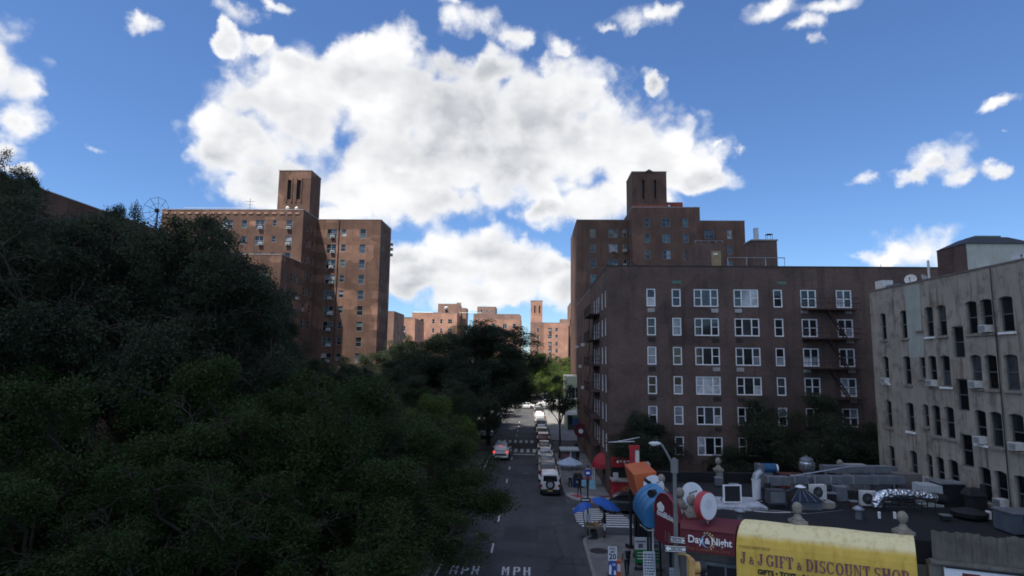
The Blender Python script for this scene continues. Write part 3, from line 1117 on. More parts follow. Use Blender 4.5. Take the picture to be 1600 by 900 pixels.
# fire escape on the street side
fe = MB().box(5.72, 5.76, 60.4, 67.2, ROWS[0] - 1.8, ROWS[0] - 1.7).build('fire_escape', IRON, APT)
for i, z in enumerate(ROWS):
    zz = z - 1.72
    MB().box(5.76, 6.747, 60.4, 67.2, zz - 0.12, zz - 0.06).build('platform', IRON, fe)
    rl = MB()
    for h in (0.45, 0.9):
        rl.bar((5.76, 60.4, zz + h), (5.76, 67.2, zz + h), 0.03).bar((5.76, 60.4, zz + h), (6.74, 60.4, zz + h), 0.03)
    for k in range(18):
        rl.bar((5.76, 60.4 + k * 0.4, zz - 0.1), (5.76, 60.4 + k * 0.4, zz + 0.9), 0.018)
    for k in range(4):
        rl.bar((5.8 + k * 0.3, 60.4, zz - 0.1), (5.8 + k * 0.3, 60.4, zz + 0.9), 0.018)
    rl.build('railing', IRON, fe)
    if i < 5:
        MB().bar((6.0, 62.5, zz), (6.0, 65.5, ROWS[i + 1] - 1.72), 0.06).bar((6.45, 62.5, zz), (6.45, 65.5, ROWS[i + 1] - 1.72), 0.06).build('stair', IRON, fe)
# roof bulkhead, railing, chimney with two flues
MB().box(16.4, 19.2, 60, 64, 19.75, 23.7).build('stair_bulkhead', BR_DARK, APT)
MB().box(18.0, 18.95, 59.95, 59.998, 19.8, 22.9).build('bulkhead_door', pm('tan door', (0.30, 0.22, 0.12), 0.6), APT)
MB().box(18.2, 18.6, 59.9, 59.945, 22.5, 22.65).build('bulkhead_lamp', WHITE, APT)
rl = MB()
for k in range(5):
    rl.bar((16.4 + k * 0.7, 60.02, 23.7), (16.4 + k * 0.7, 60.02, 23.95), 0.03)
rl.bar((16.4, 60.02, 23.95), (19.2, 60.02, 23.95), 0.04)
rl.build('bulkhead_rail', GALV, APT)
ch = MB().box(22.3, 24.8, 60.5, 62.5, 19.75, 24.1).build('chimney', BR_DARK, APT)
MB().box(22.2, 24.9, 60.4, 62.6, 24.1, 24.22).build('chimney_cap', COPE, ch)
MB().cyl((23.1, 61.5, 24.2), (23.1, 61.5, 25.6), 0.26, 0.26, 12).build('flue', GALV, ch)
fl = MB()
for a, b in ((24.15, 61.2), (24.65, 61.2), (24.15, 61.7), (24.65, 61.7)):
    fl.bar((a, b, 24.2), (a, b, 24.95), 0.03)
fl.box(24.1, 24.7, 61.15, 61.75, 24.9, 24.96)
fl.build('flue_cage', BLACK, ch)
pr = MB().bar((19.3, 59, 22.05), (24.9, 59, 22.05), 0.06)
for k in range(4):
    pr.bar((19.3 + k * 1.85, 59, 19.8), (19.3 + k * 1.85, 59, 22.05), 0.05)
pr.build('roof_pipe', GALV, APT)
MB().bar((33.0, 57, 19.8), (33.0, 57, 21.1), 0.05).build('vent_pipe', GALV, APT)

# --- brown brick row building farther along the pavement
ROWB = thing('row_building', (12, 80, 0), 'warm brown brick building wall beyond the dark apartment house along the pavement', 'building')
Wl = [(c - 0.5, c + 0.5, z, z - 1.5, 'single') for z in (18.0, 15.3, 12.6, 9.9, 7.2) for c in (73.5, 78, 83, 88)]
block(ROWB, 6.72, 24, 70.02, 91, 20.1, BR_SIDE, (), Wl, fm=ALU, gw=(6, 2, 0, 0, 0))
for yc, z in ((78, 14.0), (83, 11.2), (78, 8.5), (88, 14.0)):
    ac_unit(ROWB, (6.72, 0, 0), 'W', -yc, z - 0.35, 0.55, 0.38)

# --- twin-stepped tower block behind the apartment house
TOW = thing('tower_block', (25, 122, 0), 'stepped brown brick tower block with a slotted rooftop tower rising behind the apartment house', 'building')
PARKW = dict(fm=pm('dull window metal', (0.22, 0.23, 0.235), 0.5, 0.15), gw=(5, 3, 1, 0.3, 3))
S = [(11.1, 12.2, z, z - 1.7, 'single') for z in (37.6, 34.65, 31.6, 28.65, 25.6, 22.6)] + [(14.7, 16.45, z, z - 1.7, 'double') for z in (37.6, 34.65, 31.6)] + [(17.4, 18.2, z, z - 1.6, 'single') for z in (37.6, 34.65, 31.6)]
block(TOW, 8.5, 18.48, 115, 134, 39.4, BR_TOWER, S, **PARKW)
S = [(a, b, z, z - 1.7, st) for z in (38.6, 35.6, 32.5) for a, b, st in ((20.8, 21.75, 'single'), (24.05, 25.55, 'double'), (27.9, 28.9, 'single'))]
Wl = [(112, 112.9, z, z - 1.6, 'single') for z in (37.6, 34.65, 31.6)]
block(TOW, 18.5, 31.1, 110, 132, 40.65, BR_TOWER, S, Wl, **PARKW)
S = [(33.3, 35.1, z, z - 1.75, 'double') for z in (37.5, 34.45)] + [(37.65, 38.6, z, z - 1.75, 'single') for z in (37.5, 34.45, 31.4)]
block(TOW, 31.12, 41.1, 115, 134, 39.3, BR_TOWER, S, **PARKW)
for x, z in ((15.6, 33.0), (17.8, 33.0)):
    ac_unit(TOW, (0, 115, 0), 'S', x, z, 0.7, 0.45)


def slotted_tower(root, x0, x1, y0, y1, z0, z1, mat, slots, zs, crest=False):
    mb = MB()
    facade(mb, (x0, y0, z0), 'S', x1 - x0, z1 - z0, [(a - x0, b - x0, zs[0] - z0, zs[1] - z0) for a, b in slots], 0.6)
    boxwalls(mb, x0, x1, y0, y1, z0, z1, 'S')
    for a, b in slots:
        mb.quad((a, y0 + 0.6, zs[0]), (b, y0 + 0.6, zs[0]), (b, y0 + 0.6, zs[1]), (a, y0 + 0.6, zs[1]))
    mb.quad((x0, y0, z1), (x1, y0, z1), (x1, y1, z1), (x0, y1, z1))
    w = mb.build('rooftop_tower', mat, root)
    MB().box(x0 - 0.06, x1 + 0.06, y0 - 0.06, y1 + 0.06, z1 + 0.002, z1 + 0.16).build('coping', COPE, w)
    for a, b in slots:
        MB().box(a, b, y0 + 0.5, y0 + 0.58, zs[0], zs[1]).build('louvre', BLACK, w)
        MB().box(a - 0.22, a - 0.003, y0 - 0.14, y0 - 0.003, zs[0] - 0.6, zs[1] + 0.4).build('pier', mat, w)
        MB().box(b + 0.003, b + 0.22, y0 - 0.14, y0 - 0.003, zs[0] - 0.6, zs[1] + 0.4).build('pier', mat, w)
    if crest:
        xc = (x0 + x1) / 2
        MB().prism([(xc - 1.2, 0), (xc + 1.2, 0), (xc, 1)], 0, 1)
        c = MB()
        c.sweep(True, [(xc - 1.1, y0 - 0.15, z1 - 0.1), (xc + 1.1, y0 - 0.15, z1 - 0.1), (xc, y0 - 0.15, z1 + 0.55)], [(xc - 1.1, y0 + 0.4, z1 - 0.1), (xc + 1.1, y0 + 0.4, z1 - 0.1), (xc, y0 + 0.4, z1 + 0.55)])
        c.build('crest', mat, w)
    return w


slotted_tower(TOW, 18.6, 25.1, 110.3, 117, 40.3, 47.6, BR_TOWER, [(20.45, 20.95), (22.7, 23.15)], (42.4, 46.0), True)
MB().box(25.12, 28.5, 112, 118, 39.9, 42.2).build('penthouse', pm('red penthouse brick', (0.25, 0.075, 0.055), 0.85, 0.2), TOW)
MB().box(18.58, 25.12, 110.2, 110.298, 40.66, 41.2).build('base_band', MATS['red penthouse brick'], TOW)
MB().bar((25.6, 110.8, 40), (25.6, 110.8, 41.1), 0.09).cyl((25.6, 110.6, 41.0), (25.6, 110.9, 41.2), 0.22).build('roof_lamp', WHITE, TOW)

# --- tall red-brown block across the street on the left
LB = thing('park_block', (-45, 112, 0), 'tall red-brown brick housing block with rooftop tower and window air conditioners beside the big trees', 'building')
rows = [36.9 - k * 3.015 for k in range(11)]
S = []
for z in rows:
    S += [(-40.35, -38.4, z, z - 1.8, 'double'), (-37.5, -36.55, z - 0.05, z - 1.4, 'single'), (-33.85, -32.65, z, z - 1.8, 'single')]
E = [(c - 0.45, c + 0.45, z, z - 1.6, 'single') for z in rows for c in (115.2, 118.6)]
block(LB, -42.33, -29.8, 113, 121.4, 38.8, BR_PARK, S, (), E, **PARKW)
for i, z in enumerate(rows):
    ac_unit(LB, (0, 113.1, 0), 'S', -39.2 + 0.1 * (i % 2), z - 1.75, 0.8, 0.5)
cols = [(-62.8, -61.5, 1.6, 'single'), (-59.5, -58.55, 1.3, 'single'), (-57.6, -55.45, 1.7, 'double'), (-53.8, -52.75, 1.5, 'single'), (-51.2, -49.5, 1.7, 'double'), (-48.0, -47.25, 1.1, 'single'), (-45.45, -44.3, 1.7, 'single')]
S = [(a, b, z, z - h, st) for z in (36.9, 33.9, 30.85, 27.8) for a, b, h, st in cols]
E = [(c - 0.5, c + 0.5, z, z - 1.6, 'single') for z in rows[:7] for c in (108, 111)]
block(LB, -69, -42.35, 105.7, 121.4, 38.85, BR_PARK, S, (), E, **PARKW)
for x, z in ((-50.2, 35.2), (-44.9, 35.2), (-56.8, 35.2), (-50.0, 32.2), (-44.9, 32.2), (-56.6, 32.2)):
    ac_unit(LB, (0, 105.8, 0), 'S', x, z, 0.75, 0.48)
# low wing in front
E = [(c - 0.45, c + 0.45, z, z - 1.6, 'single') for z in (26.6, 23.6, 20.6, 17.6, 14.6) for c in (99, 101.5, 104)]
S = [(a, b, z, z - 1.6, 'single') for z in (26.6, 23.6, 20.6, 17.6) for a, b in ((-58, -56.8), (-54, -52.8), (-50, -48.8), (-45.6, -44.4))]
block(LB, -60, -42.1, 96.9, 105.68, 28.9, BR_PARK, S, (), E, **PARKW)
for yc, z in ((104, 22.1), (99, 16.1), (101.5, 13.1)):
    ac_unit(LB, (-42.1, 0, 0), 'E', yc, z, 0.7, 0.45)
slotted_tower(LB, -51.3, -44.75, 114.5, 120, 38.0, 49.2, BR_PARK, [(-49.4, -48.6), (-47.5, -46.7)], (43.3, 47.3))
# scalloped cornice under the coping, roof rail, mast aerial
sc = MB()
for k in range(18):
    sc.box(-68.5 + k * 1.45, -67.75 + k * 1.45, 105.6, 105.697, 38.05, 38.35)
sc.build('cornice', pm('pale brick trim', (0.32, 0.2, 0.15), 0.9), LB)
rl = MB().bar((-65, 106, 39.25), (-53, 106, 39.25), 0.05)
for k in range(9):
    rl.bar((-65 + k * 1.5, 106, 38.9), (-65 + k * 1.5, 106, 39.25), 0.04)
rl.build('roof_rail', GALV, LB)
ma = MB().bar((-54.6, 110, 38.2), (-54.6, 110, 42.2), 0.06)
ma.bar((-55.6, 110, 41.6), (-53.7, 110, 41.6), 0.05).bar((-55.2, 110, 41.0), (-54.0, 110, 41.0), 0.04).bar((-56, 110, 38.9), (-53, 110, 39.4), 0.04)
ma.build('aerial', BLACK, LB)
MB().lathe([(0.05, 0), (0.3, 0.2), (0.35, 0.5), (0.1, 0.75)], (-45.6, 106.2, 38.9), 10).build('roof_lamp', ACWHITE, LB)
MB().lathe([(0.05, 0), (0.3, 0.2), (0.35, 0.5), (0.1, 0.75)], (-44.0, 106.4, 38.9), 10).build('roof_lamp', ACWHITE, LB)
# downpipe on the sunny front, pigeon spikes and bracket on the corner
MB().bar((-38.0, 112.9, 1), (-38.0, 112.9, 38.7), 0.1).build('downpipe', BLACK, LB)
for z in (35.2, 34.2, 33.0):
    MB().box(-29.797, -29.2, 120.4, 121.2, z, z + 0.5).build('corner_bracket', COPE, LB)

# --- long block close on the left, only its roof edge shows over the trees
NB = thing('long_block', (-62, 60, 0), 'long red-brown block whose roof edge slopes behind the tall trees', 'building')
E = [(y - 0.6, y + 0.6, z, z - 1.6, 'single') for z in (27.6, 24.6) for y in (36, 41, 46, 51, 56, 61, 66, 71, 76, 81, 86)]
block(NB, -76, -54, 22, 93, 29.7, BR_PARK, (), (), E, **PARKW)
# spoked dish aerial on its roof
DA = thing('dish_aerial', (-55.5, 84.0, 29.15), 'spoked open dish aerial with rings standing on the roof edge behind trees', 'aerial')
c0 = Vector((-55.5, 84.0, 33.0))
da = MB()
rim = []
for k in range(10):
    t = 2 * math.pi * k / 10 + 0.2
    rim.append((c0 + Vector((2.0 * math.cos(t), -0.45, 2.0 * math.sin(t))), c0 + Vector((1.15 * math.cos(t), -0.15, 1.15 * math.sin(t)))))
for k in range(10):
    da.bar(c0, rim[k][1], 0.045).bar(rim[k][1], rim[k][0], 0.045).bar(rim[k][0], rim[(k + 1) % 10][0], 0.035).bar(rim[k][1], rim[(k + 1) % 10][1], 0.03)
da.build('dish_ribs', BLACK, DA)
MB().cyl((-55.5, 84.0, 29.15), (-55.5, 84.0, 33.0), 0.13, 0.1, 8).build('mast', BLACK, DA)
MB().lathe([(0.1, 0), (0.32, 0.15), (0.32, 0.5), (0.1, 0.65)], (-55.5, 83.8, 32.7), 10).build('hub', BLACK, DA)

# --- far sunlit brick blocks closing the street
def far_block(name, label, blocks):
    b0 = blocks[0]
    r = thing(name, ((b0[0] + b0[1]) / 2, (b0[2] + b0[3]) / 2, 0), label, 'building', None)
    for x0, x1, y0, y1, zt, mat, S, E in blocks:
        block(r, x0, x1, y0, y1, zt, mat, S, (), E, fm=PALEMETAL, gw=(6, 2, 1, 0, 1), wdep=0.08)
    return r


def grid(cs, zt, n, h=1.6, pitch=2.75):
    return [(c - w / 2, c + w / 2, zt - k * pitch, zt - k * pitch - h, st) for k in range(n) for c, w, st in cs]


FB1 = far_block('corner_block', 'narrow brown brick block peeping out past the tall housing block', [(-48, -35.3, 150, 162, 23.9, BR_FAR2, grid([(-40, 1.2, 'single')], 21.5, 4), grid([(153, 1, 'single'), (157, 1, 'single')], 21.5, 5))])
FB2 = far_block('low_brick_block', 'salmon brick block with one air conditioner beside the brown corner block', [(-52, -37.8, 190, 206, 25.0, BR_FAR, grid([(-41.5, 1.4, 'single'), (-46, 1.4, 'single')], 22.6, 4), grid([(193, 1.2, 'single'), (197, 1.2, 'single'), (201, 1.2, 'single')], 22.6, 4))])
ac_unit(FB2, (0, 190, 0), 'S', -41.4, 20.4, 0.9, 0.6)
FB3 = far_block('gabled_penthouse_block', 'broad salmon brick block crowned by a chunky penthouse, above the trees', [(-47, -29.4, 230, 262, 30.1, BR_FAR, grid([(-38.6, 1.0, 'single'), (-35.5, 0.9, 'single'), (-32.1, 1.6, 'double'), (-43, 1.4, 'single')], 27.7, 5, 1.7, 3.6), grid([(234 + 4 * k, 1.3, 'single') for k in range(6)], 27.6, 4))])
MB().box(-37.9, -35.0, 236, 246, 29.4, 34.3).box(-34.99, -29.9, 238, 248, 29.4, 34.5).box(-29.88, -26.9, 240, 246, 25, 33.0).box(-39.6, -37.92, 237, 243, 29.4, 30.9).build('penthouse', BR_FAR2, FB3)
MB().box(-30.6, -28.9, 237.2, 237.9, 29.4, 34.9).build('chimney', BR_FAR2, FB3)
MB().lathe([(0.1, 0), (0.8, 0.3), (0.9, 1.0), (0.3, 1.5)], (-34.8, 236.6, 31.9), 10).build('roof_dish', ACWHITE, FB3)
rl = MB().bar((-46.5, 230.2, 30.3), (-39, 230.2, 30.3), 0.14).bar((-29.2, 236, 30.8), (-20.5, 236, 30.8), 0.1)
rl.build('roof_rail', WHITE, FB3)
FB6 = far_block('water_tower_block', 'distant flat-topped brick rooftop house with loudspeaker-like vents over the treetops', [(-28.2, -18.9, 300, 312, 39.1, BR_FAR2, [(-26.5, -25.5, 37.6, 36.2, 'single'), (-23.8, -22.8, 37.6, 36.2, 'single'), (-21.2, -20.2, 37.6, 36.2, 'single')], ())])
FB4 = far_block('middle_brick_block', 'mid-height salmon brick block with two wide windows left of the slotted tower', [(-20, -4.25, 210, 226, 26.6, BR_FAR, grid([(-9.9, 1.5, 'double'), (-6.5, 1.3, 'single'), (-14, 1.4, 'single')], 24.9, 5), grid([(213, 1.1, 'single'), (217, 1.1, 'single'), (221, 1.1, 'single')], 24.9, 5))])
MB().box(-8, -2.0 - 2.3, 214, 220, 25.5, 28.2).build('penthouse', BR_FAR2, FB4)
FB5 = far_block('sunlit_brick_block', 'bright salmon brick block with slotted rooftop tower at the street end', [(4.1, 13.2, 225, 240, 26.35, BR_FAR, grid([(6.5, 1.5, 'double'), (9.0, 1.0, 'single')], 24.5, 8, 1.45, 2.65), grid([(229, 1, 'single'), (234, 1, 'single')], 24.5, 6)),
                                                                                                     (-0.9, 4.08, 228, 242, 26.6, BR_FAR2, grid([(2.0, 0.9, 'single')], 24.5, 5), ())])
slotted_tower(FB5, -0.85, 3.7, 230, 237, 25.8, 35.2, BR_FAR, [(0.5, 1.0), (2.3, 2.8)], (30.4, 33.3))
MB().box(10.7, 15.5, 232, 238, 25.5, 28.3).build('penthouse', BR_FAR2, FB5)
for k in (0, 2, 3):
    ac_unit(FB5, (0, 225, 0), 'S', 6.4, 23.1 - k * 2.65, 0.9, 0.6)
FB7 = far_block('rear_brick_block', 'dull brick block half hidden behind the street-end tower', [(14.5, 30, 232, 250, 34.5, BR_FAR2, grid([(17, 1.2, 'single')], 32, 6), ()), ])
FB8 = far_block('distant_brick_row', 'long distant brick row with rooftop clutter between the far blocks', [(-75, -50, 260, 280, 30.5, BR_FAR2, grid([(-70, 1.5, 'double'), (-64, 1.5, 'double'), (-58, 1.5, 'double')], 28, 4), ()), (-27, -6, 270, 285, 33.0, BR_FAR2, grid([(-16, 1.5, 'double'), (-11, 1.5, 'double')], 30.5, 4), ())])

# --- small pale green house at the far corner
GH = thing('green_house', (9, 108, 0), 'small pale green two-storey house front at the sunny street corner', 'building')
GREEN = pm('pale green render', (0.50, 0.55, 0.36), 0.85, 0.12, 1)
block(GH, 6.0, 18, 104, 116, 9.1, GREEN, [(6.25, 7.9, 7.4, 5.4, 'triple'), (9, 11, 7.4, 5.4, 'triple')], [(105.0, 107, 7.4, 5.4, 'double')], fm=WHITE, gw=(6, 2, 0, 0, 0), cope=WHITE)
MB().box(5.2, 12, 102.8, 103.998, 2.7, 3.3).build('shop_fascia', WHITE, GH)
MB().box(6.1, 12, 103.9, 103.996, 0.1, 2.6).build('shop_window', GL[1], GH)

# --- old whitewashed tenement on the right
TEN = thing('tenement', (30, 34, 0), 'old whitewashed tenement with peeling walls and narrow arched windows above the flat roof', 'building')
tz = (15.2, 12.2, 9.2, 6.15)
tc_ = [(42.5, 0.66), (40.15, 0.74), (38.6, 0.56), (37.65, 0.74), (36.5, 0.8), (34.05, 0.84), (32.95, 0.84), (31.6, 0.92), (28.6, 0.9), (26, 0.9)]
Wl = []
for i, z in enumerate(tz):
    for j, (c, w) in enumerate(tc_):
        hh = 1.4 if j == 2 else 1.85
        Wl.append((c - w / 2, c + w / 2, z, z - hh, 'single'))
stairs = [(34.8, 35.75, z, z - 1.8, 'single') for z in (13.85, 10.85, 7.75)]
block(TEN, 24.5, 42, 20, 44, 16.85, STUCCO, (), Wl + stairs, fm=ALU, gw=(2, 0.5, 0, 0, 0, 6), cope=pm('worn coping', (0.16, 0.14, 0.12), 0.9, 0.4), sill=None, dep=0.24, wdep=0.19)
# segmental brick arches and stone sills
for z in tz:
    for j, (c, w) in enumerate(tc_):
        hh = 1.4 if j == 2 else 1.85
        ar = MB()
        pts = []
        for k in range(9):
            t = k / 8
            pts.append((c - w / 2 + w * t, z - 0.11 * (2 * t - 1) ** 2))
        A = [(24.49, y, zz) for y, zz in pts] + [(24.49, c + w / 2, z + 0.02), (24.49, c - w / 2, z + 0.02)]
        B = [(24.62, y, zz) for y, zz in pts] + [(24.62, c + w / 2, z + 0.02), (24.62, c - w / 2, z + 0.02)]
        ar.sweep(True, A, B)
        ar.build('arch_lintel', STUCCO, TEN)
        MB().box(24.38, 24.55, c - w / 2 - 0.08, c + w / 2 + 0.08, z - hh - 0.12, z - hh - 0.003).build('sill', STONE if (j * 3 + int(z)) % 4 else WHITE, TEN)
for c, z in ((42.5, 10.35), (37.65, 10.35), (34.05, 10.4), (32.95, 13.4), (34.05, 7.4), (32.95, 4.35), (31.6, 7.4)):
    ac_unit(TEN, (24.6, 0, 0), 'W', -c, z, 0.55, 0.38)
# lighter painted strip, rain pipe
MB().box(24.494, 24.4985, 38.35, 39.85, 12.1, 16.7).build('painted_strip', pm('pale green wash', (0.36, 0.38, 0.34), 0.85, 0.15, 1.5, dirt=0.2), TEN)
MB().bar((24.4, 32.3, 4.0), (24.4, 32.3, 16.8), 0.05).build('rain_pipe', BLACK, TEN)
# rooftop bulkhead with skylight
bk = MB().box(26, 30, 36.1, 38.6, 16.1, 18.9).build('stair_bulkhead', pm('pale bulkhead render', (0.47, 0.48, 0.42), 0.85, 0.15, 1.2, dirt=0.25), TEN)
MB().box(25.95, 25.998, 36.1, 38.65, 16.1, 18.9).build('brick_side', BR_DARK, bk)
sk = MB()
a = [(25.9, 36.0, 18.905), (30.1, 36.0, 18.905), (30.1, 38.7, 18.905), (25.9, 38.7, 18.905)]
b = [(26.9, 36.8, 19.45), (29.0, 36.8, 19.45), (29.0, 38.0, 19.45), (26.9, 38.0, 19.45)]
sk.sweep(True, a, b)
sk.build('skylight_hip', BLACK, bk)
MB().box(27.2, 28.7, 36.9, 37.9, 19.452, 19.56).build('skylight_cap', pm('verdigris cap', (0.12, 0.19, 0.165), 0.7), bk)


def dish(root, c, nrm, r, name='satellite_dish', mat=ACWHITE, base=None):
    d = Vector(nrm).normalized()
    a = d.cross(Vector((0, 0, 1))).normalized()
    b = a.cross(d)
    mb = MB()
    n = 22
    rings = [(0.0, -0.18), (0.35, -0.155), (0.7, -0.09), (1.0, 0.0)]
    for q in (0, 1):
        k = len(mb.v)
        for rr, dz in rings:
            for i in range(n):
                t = 2 * math.pi * i / n
                p = Vector(c) + a * (r * max(rr, 0.01) * math.cos(t)) + b * (r * 1.08 * max(rr, 0.01) * math.sin(t)) + d * (dz * r - 0.012 * q)
                mb.v.append(tuple(p))
        for u in range(3):
            for i in range(n):
                j = (i + 1) % n
                f = (k + u * n + i, k + u * n + j, k + (u + 1) * n + j, k + (u + 1) * n + i)
                mb.f.append(f if q == 0 else f[::-1])
    o = mb.build(name, mat, root, smooth=True)
    arm = MB().bar(Vector(c) - b * (r * 0.9) - d * 0.02, Vector(c) + d * (r * 1.0) - b * (r * 0.35), 0.03)
    arm.cyl(Vector(c) + d * (r * 1.0) - b * (r * 0.35), Vector(c) + d * (r * 0.8) - b * (r * 0.28), 0.05, 0.06, 8)
    arm.build('feed_arm', DUCTGREY, o)
    if base is not None:
        MB().bar(Vector(c) - d * (0.2 * r), Vector((c[0] - d.x * 0.2 * r, c[1] - d.y * 0.2 * r, base)), 0.05).build('post', DUCTGREY, o)
    return o


dish(TEN, (27.6, 34.2, 17.75), (-0.5, -0.75, 0.45), 0.42, mat=pm('grey dish', (0.36, 0.37, 0.37), 0.5), base=16.2)
dish(TEN, (25.4, 40.6, 17.35), (-0.6, -0.7, 0.45), 0.36, mat=ACWHITE, base=16.2)
dish(TEN, (25.6, 39.4, 17.25), (0.3, -0.8, 0.45), 0.3, mat=MATS['grey dish'], base=16.2)
MB().cyl((25.2, 38.4, 16.2), (25.2, 38.4, 18.25), 0.07, 0.07, 8).build('vent_pipe', ACWHITE, TEN)
MB().cyl((29.6, 34.4, 16.2), (29.6, 34.4, 19.4), 0.09, 0.09, 8).build('vent_pipe', GALV, TEN)
MB().box(24.8, 25.6, 42.9, 43.7, 16.9, 17.6).build('chimney', ACWHITE, TEN)
MB().prism([(24.9, 41.2), (26.2, 41.2), (26.2, 42.6), (24.9, 42.6)], 16.3, 17.15).build('roof_hatch', DUCTGREY, TEN)

# ------------------------------------------------------------------ low corner shop building
C0 = Vector((6.6, 27.7, 0))
FU = Vector((0.945, -0.327, 0)).normalized()
FN = Vector((FU.y, -FU.x, 0))


def fp(s_, d=0.0, z=0.0):
    return C0 + FU * s_ + FN * d + Vector((0, 0, z))


SHOP = thing('corner_shop_building', (12, 30, 0), 'low corner shop building with black flat roof and stone ball finials behind the awnings', 'building')
SHOPW = pm('grimy shop wall', (0.16, 0.145, 0.13), 0.9, 0.35, 1.2, bump=0.006, dirt=0.4)
e18 = fp(18)
foot = [(6.6, 40.0), (6.6, 29.2), (6.62, 27.72), (e18.x, e18.y), (24.46, e18.y), (24.46, 40.0)]
MB().prism(foot, 0.115, 3.9).build('wall', SHOPW, SHOP)
MB().prism([(x + (0.03 if x < 10 else 0), y) for x, y in foot], 3.902, 4.0).build('roof_deck', TARROOF, SHOP)
MB().obox(fp(0.1), FU, -FN, 17.9, 0.3, 4.002, 4.8).build('front_parapet', TARROOF, SHOP)
MB().box(6.6, 6.9, 28.0, 40.0, 4.002, 4.8).build('side_parapet', TARROOF, SHOP)
MB().box(6.9, 24.46, 39.7, 40.0, 4.002, 4.62).build('rear_parapet', TARROOF, SHOP)
MB().box(6.55, 6.95, 28.0, 40.04, 4.803, 4.88).build('side_coping', COPE, SHOP)
fin = MB()
fin.box(-0.27, 0.27, -0.27, 0.27, 0, 0.95).box(-0.34, 0.34, -0.34, 0.34, 0.95, 1.09).box(-0.24, 0.24, -0.24, 0.24, 1.09, 1.16)
fin.lathe([(0.23, 1.16), (0.17, 1.26), (0.1, 1.36), (0.13, 1.4), (0.2, 1.47), (0.23, 1.57), (0.23, 1.66), (0.18, 1.76), (0.1, 1.83), (0.02, 1.85)], (0, 0, 0), 16)
fme = fin.mesh('ball_finial', STONE)
for x, y, z, k in ((6.78, 36.2, 4.002, 1), (6.75, 32.24, 4.002, 1), (6.9, 28.9, 4.002, 1), (7.02, 27.4, 4.002, 1), (fp(4.85).x, fp(4.85).y + 0.28, 4.002, 1), (fp(8.64).x, fp(8.64).y + 0.28, 4.002, 1), (12.0, 39.85, 3.85, 0.95), (19.7, 39.85, 3.85, 0.95)):
    o = add('ball_finial', fme, SHOP, Vector((x, y, z)) - Vector(SHOP.location))
    o.scale = (k * 0.86, k * 0.86, k * 0.97)
# shopfronts along the street side: glazing between dark posts
for k, y in enumerate((29.6, 31.9, 34.2, 36.5)):
    f = MB().box(6.53, 6.597, y, y + 2.1, 0.5, 2.9).build('shop_window', GL[0], SHOP)
    fr = MB().box(6.49, 6.595, y - 0.12, y - 0.003, 0.12, 3.1).box(6.49, 6.595, y + 2.103, y + 2.18, 0.12, 3.1).box(6.49, 6.595, y, y + 2.1, 2.903, 3.1).box(6.47, 6.595, y, y + 2.1, 0.12, 0.497)
    fr.build('window_frame', BLACK, f)
# glazing under the front awnings
f = MB().obox(fp(0.3, 0.06), FU, -FN, 2.2, 0.05, 0.5, 2.9).build('shop_window', GL[0], SHOP)
fr = MB()
for s_ in (0.2, 1.0, 1.8, 2.5):
    fr.obox(fp(s_, 0.1), FU, -FN, 0.08, 0.09, 0.12, 3.0)
fr.obox(fp(0.2, 0.1), FU, -FN, 2.38, 0.09, 2.9, 3.05)
fr.build('window_frame', DUCTGREY, f)
MB().obox(fp(2.7, 0.06), FU, -FN, 6.2, 0.05, 0.4, 2.6).build('shop_window', GL[0], SHOP)
# grimy metal sheets standing above the front, right of the yellow awning
SHEETM = pm('weathered metal sheet', (0.15, 0.135, 0.115), 0.75, 0.4, 1.5, metal=0.2, dirt=0.5)
rs = random.Random(9)
for k in range(9):
    s0 = 9.3 + k * 0.78
    sh = MB()
    n = 10
    h = 5.3 + rs.uniform(-0.05, 0.06)
    A, B, A2, B2 = [], [], [], []
    for i in range(n + 1):
        ss = s0 + 0.77 * i / n
        d = 0.42 + 0.035 * math.cos(i * math.pi / 2.5) + 0.01 * (k % 2)
        A.append(fp(ss, d, 4.28))
        B.append(fp(ss, d + rs.uniform(0, 0.01), h + 0.03 * math.sin(i * 1.3 + k)))
        A2.append(fp(ss, d - 0.02, 4.28))
        B2.append(fp(ss, d - 0.02, h + 0.03 * math.sin(i * 1.3 + k)))
    for i in range(n):
        sh.quad(A[i], A[i + 1], B[i + 1], B[i])
        sh.quad(A2[i + 1], A2[i], B2[i], B2[i + 1])
        sh.quad(B[i], B[i + 1], B2[i + 1], B2[i])
    sh.build('metal_sheet', SHEETM, SHOP)
MB().obox(fp(9.2, 0.6), FU, -FN, 8.0, 0.3, 4.14, 4.26).build('ledge', SHOPW, SHOP)
MB().obox(fp(9.16, 0.5), FU, -FN, 8.0, 0.48, 0.12, 4.135).build('pilaster_wall', SHOPW, SHOP)
# white signboard with a maroon square
SB = thing('white_signboard', fp(10.6, 0.6, 0), 'white signboard with a maroon square emblem under the metal sheets', 'sign')
SIGNWHITE = pm('sign white', (0.72, 0.74, 0.78), 0.5, 0.06)
MAROON = pm('maroon vinyl', (0.125, 0.016, 0.024), 0.55, 0.2, 1.4, dirt=0.15)
MB().obox(fp(9.6, 0.66), FU, -FN, 4.5, 0.08, 2.9, 4.06).build('board', SIGNWHITE, SB)
MB().obox(fp(9.62, 0.7), FU, -FN, 4.46, 0.03, 4.065, 4.11).build('frame', BLACK, SB)
MB().obox(fp(10.15, 0.675), FU, -FN, 0.55, 0.012, 3.1, 3.94).build('emblem', MAROON, SB)
MB().obox(fp(10.26, 0.683), FU, -FN, 0.12, 0.006, 3.2, 3.74).obox(fp(10.47, 0.683), FU, -FN, 0.12, 0.006, 3.2, 3.74).build('emblem_bars', SIGNWHITE, SB)


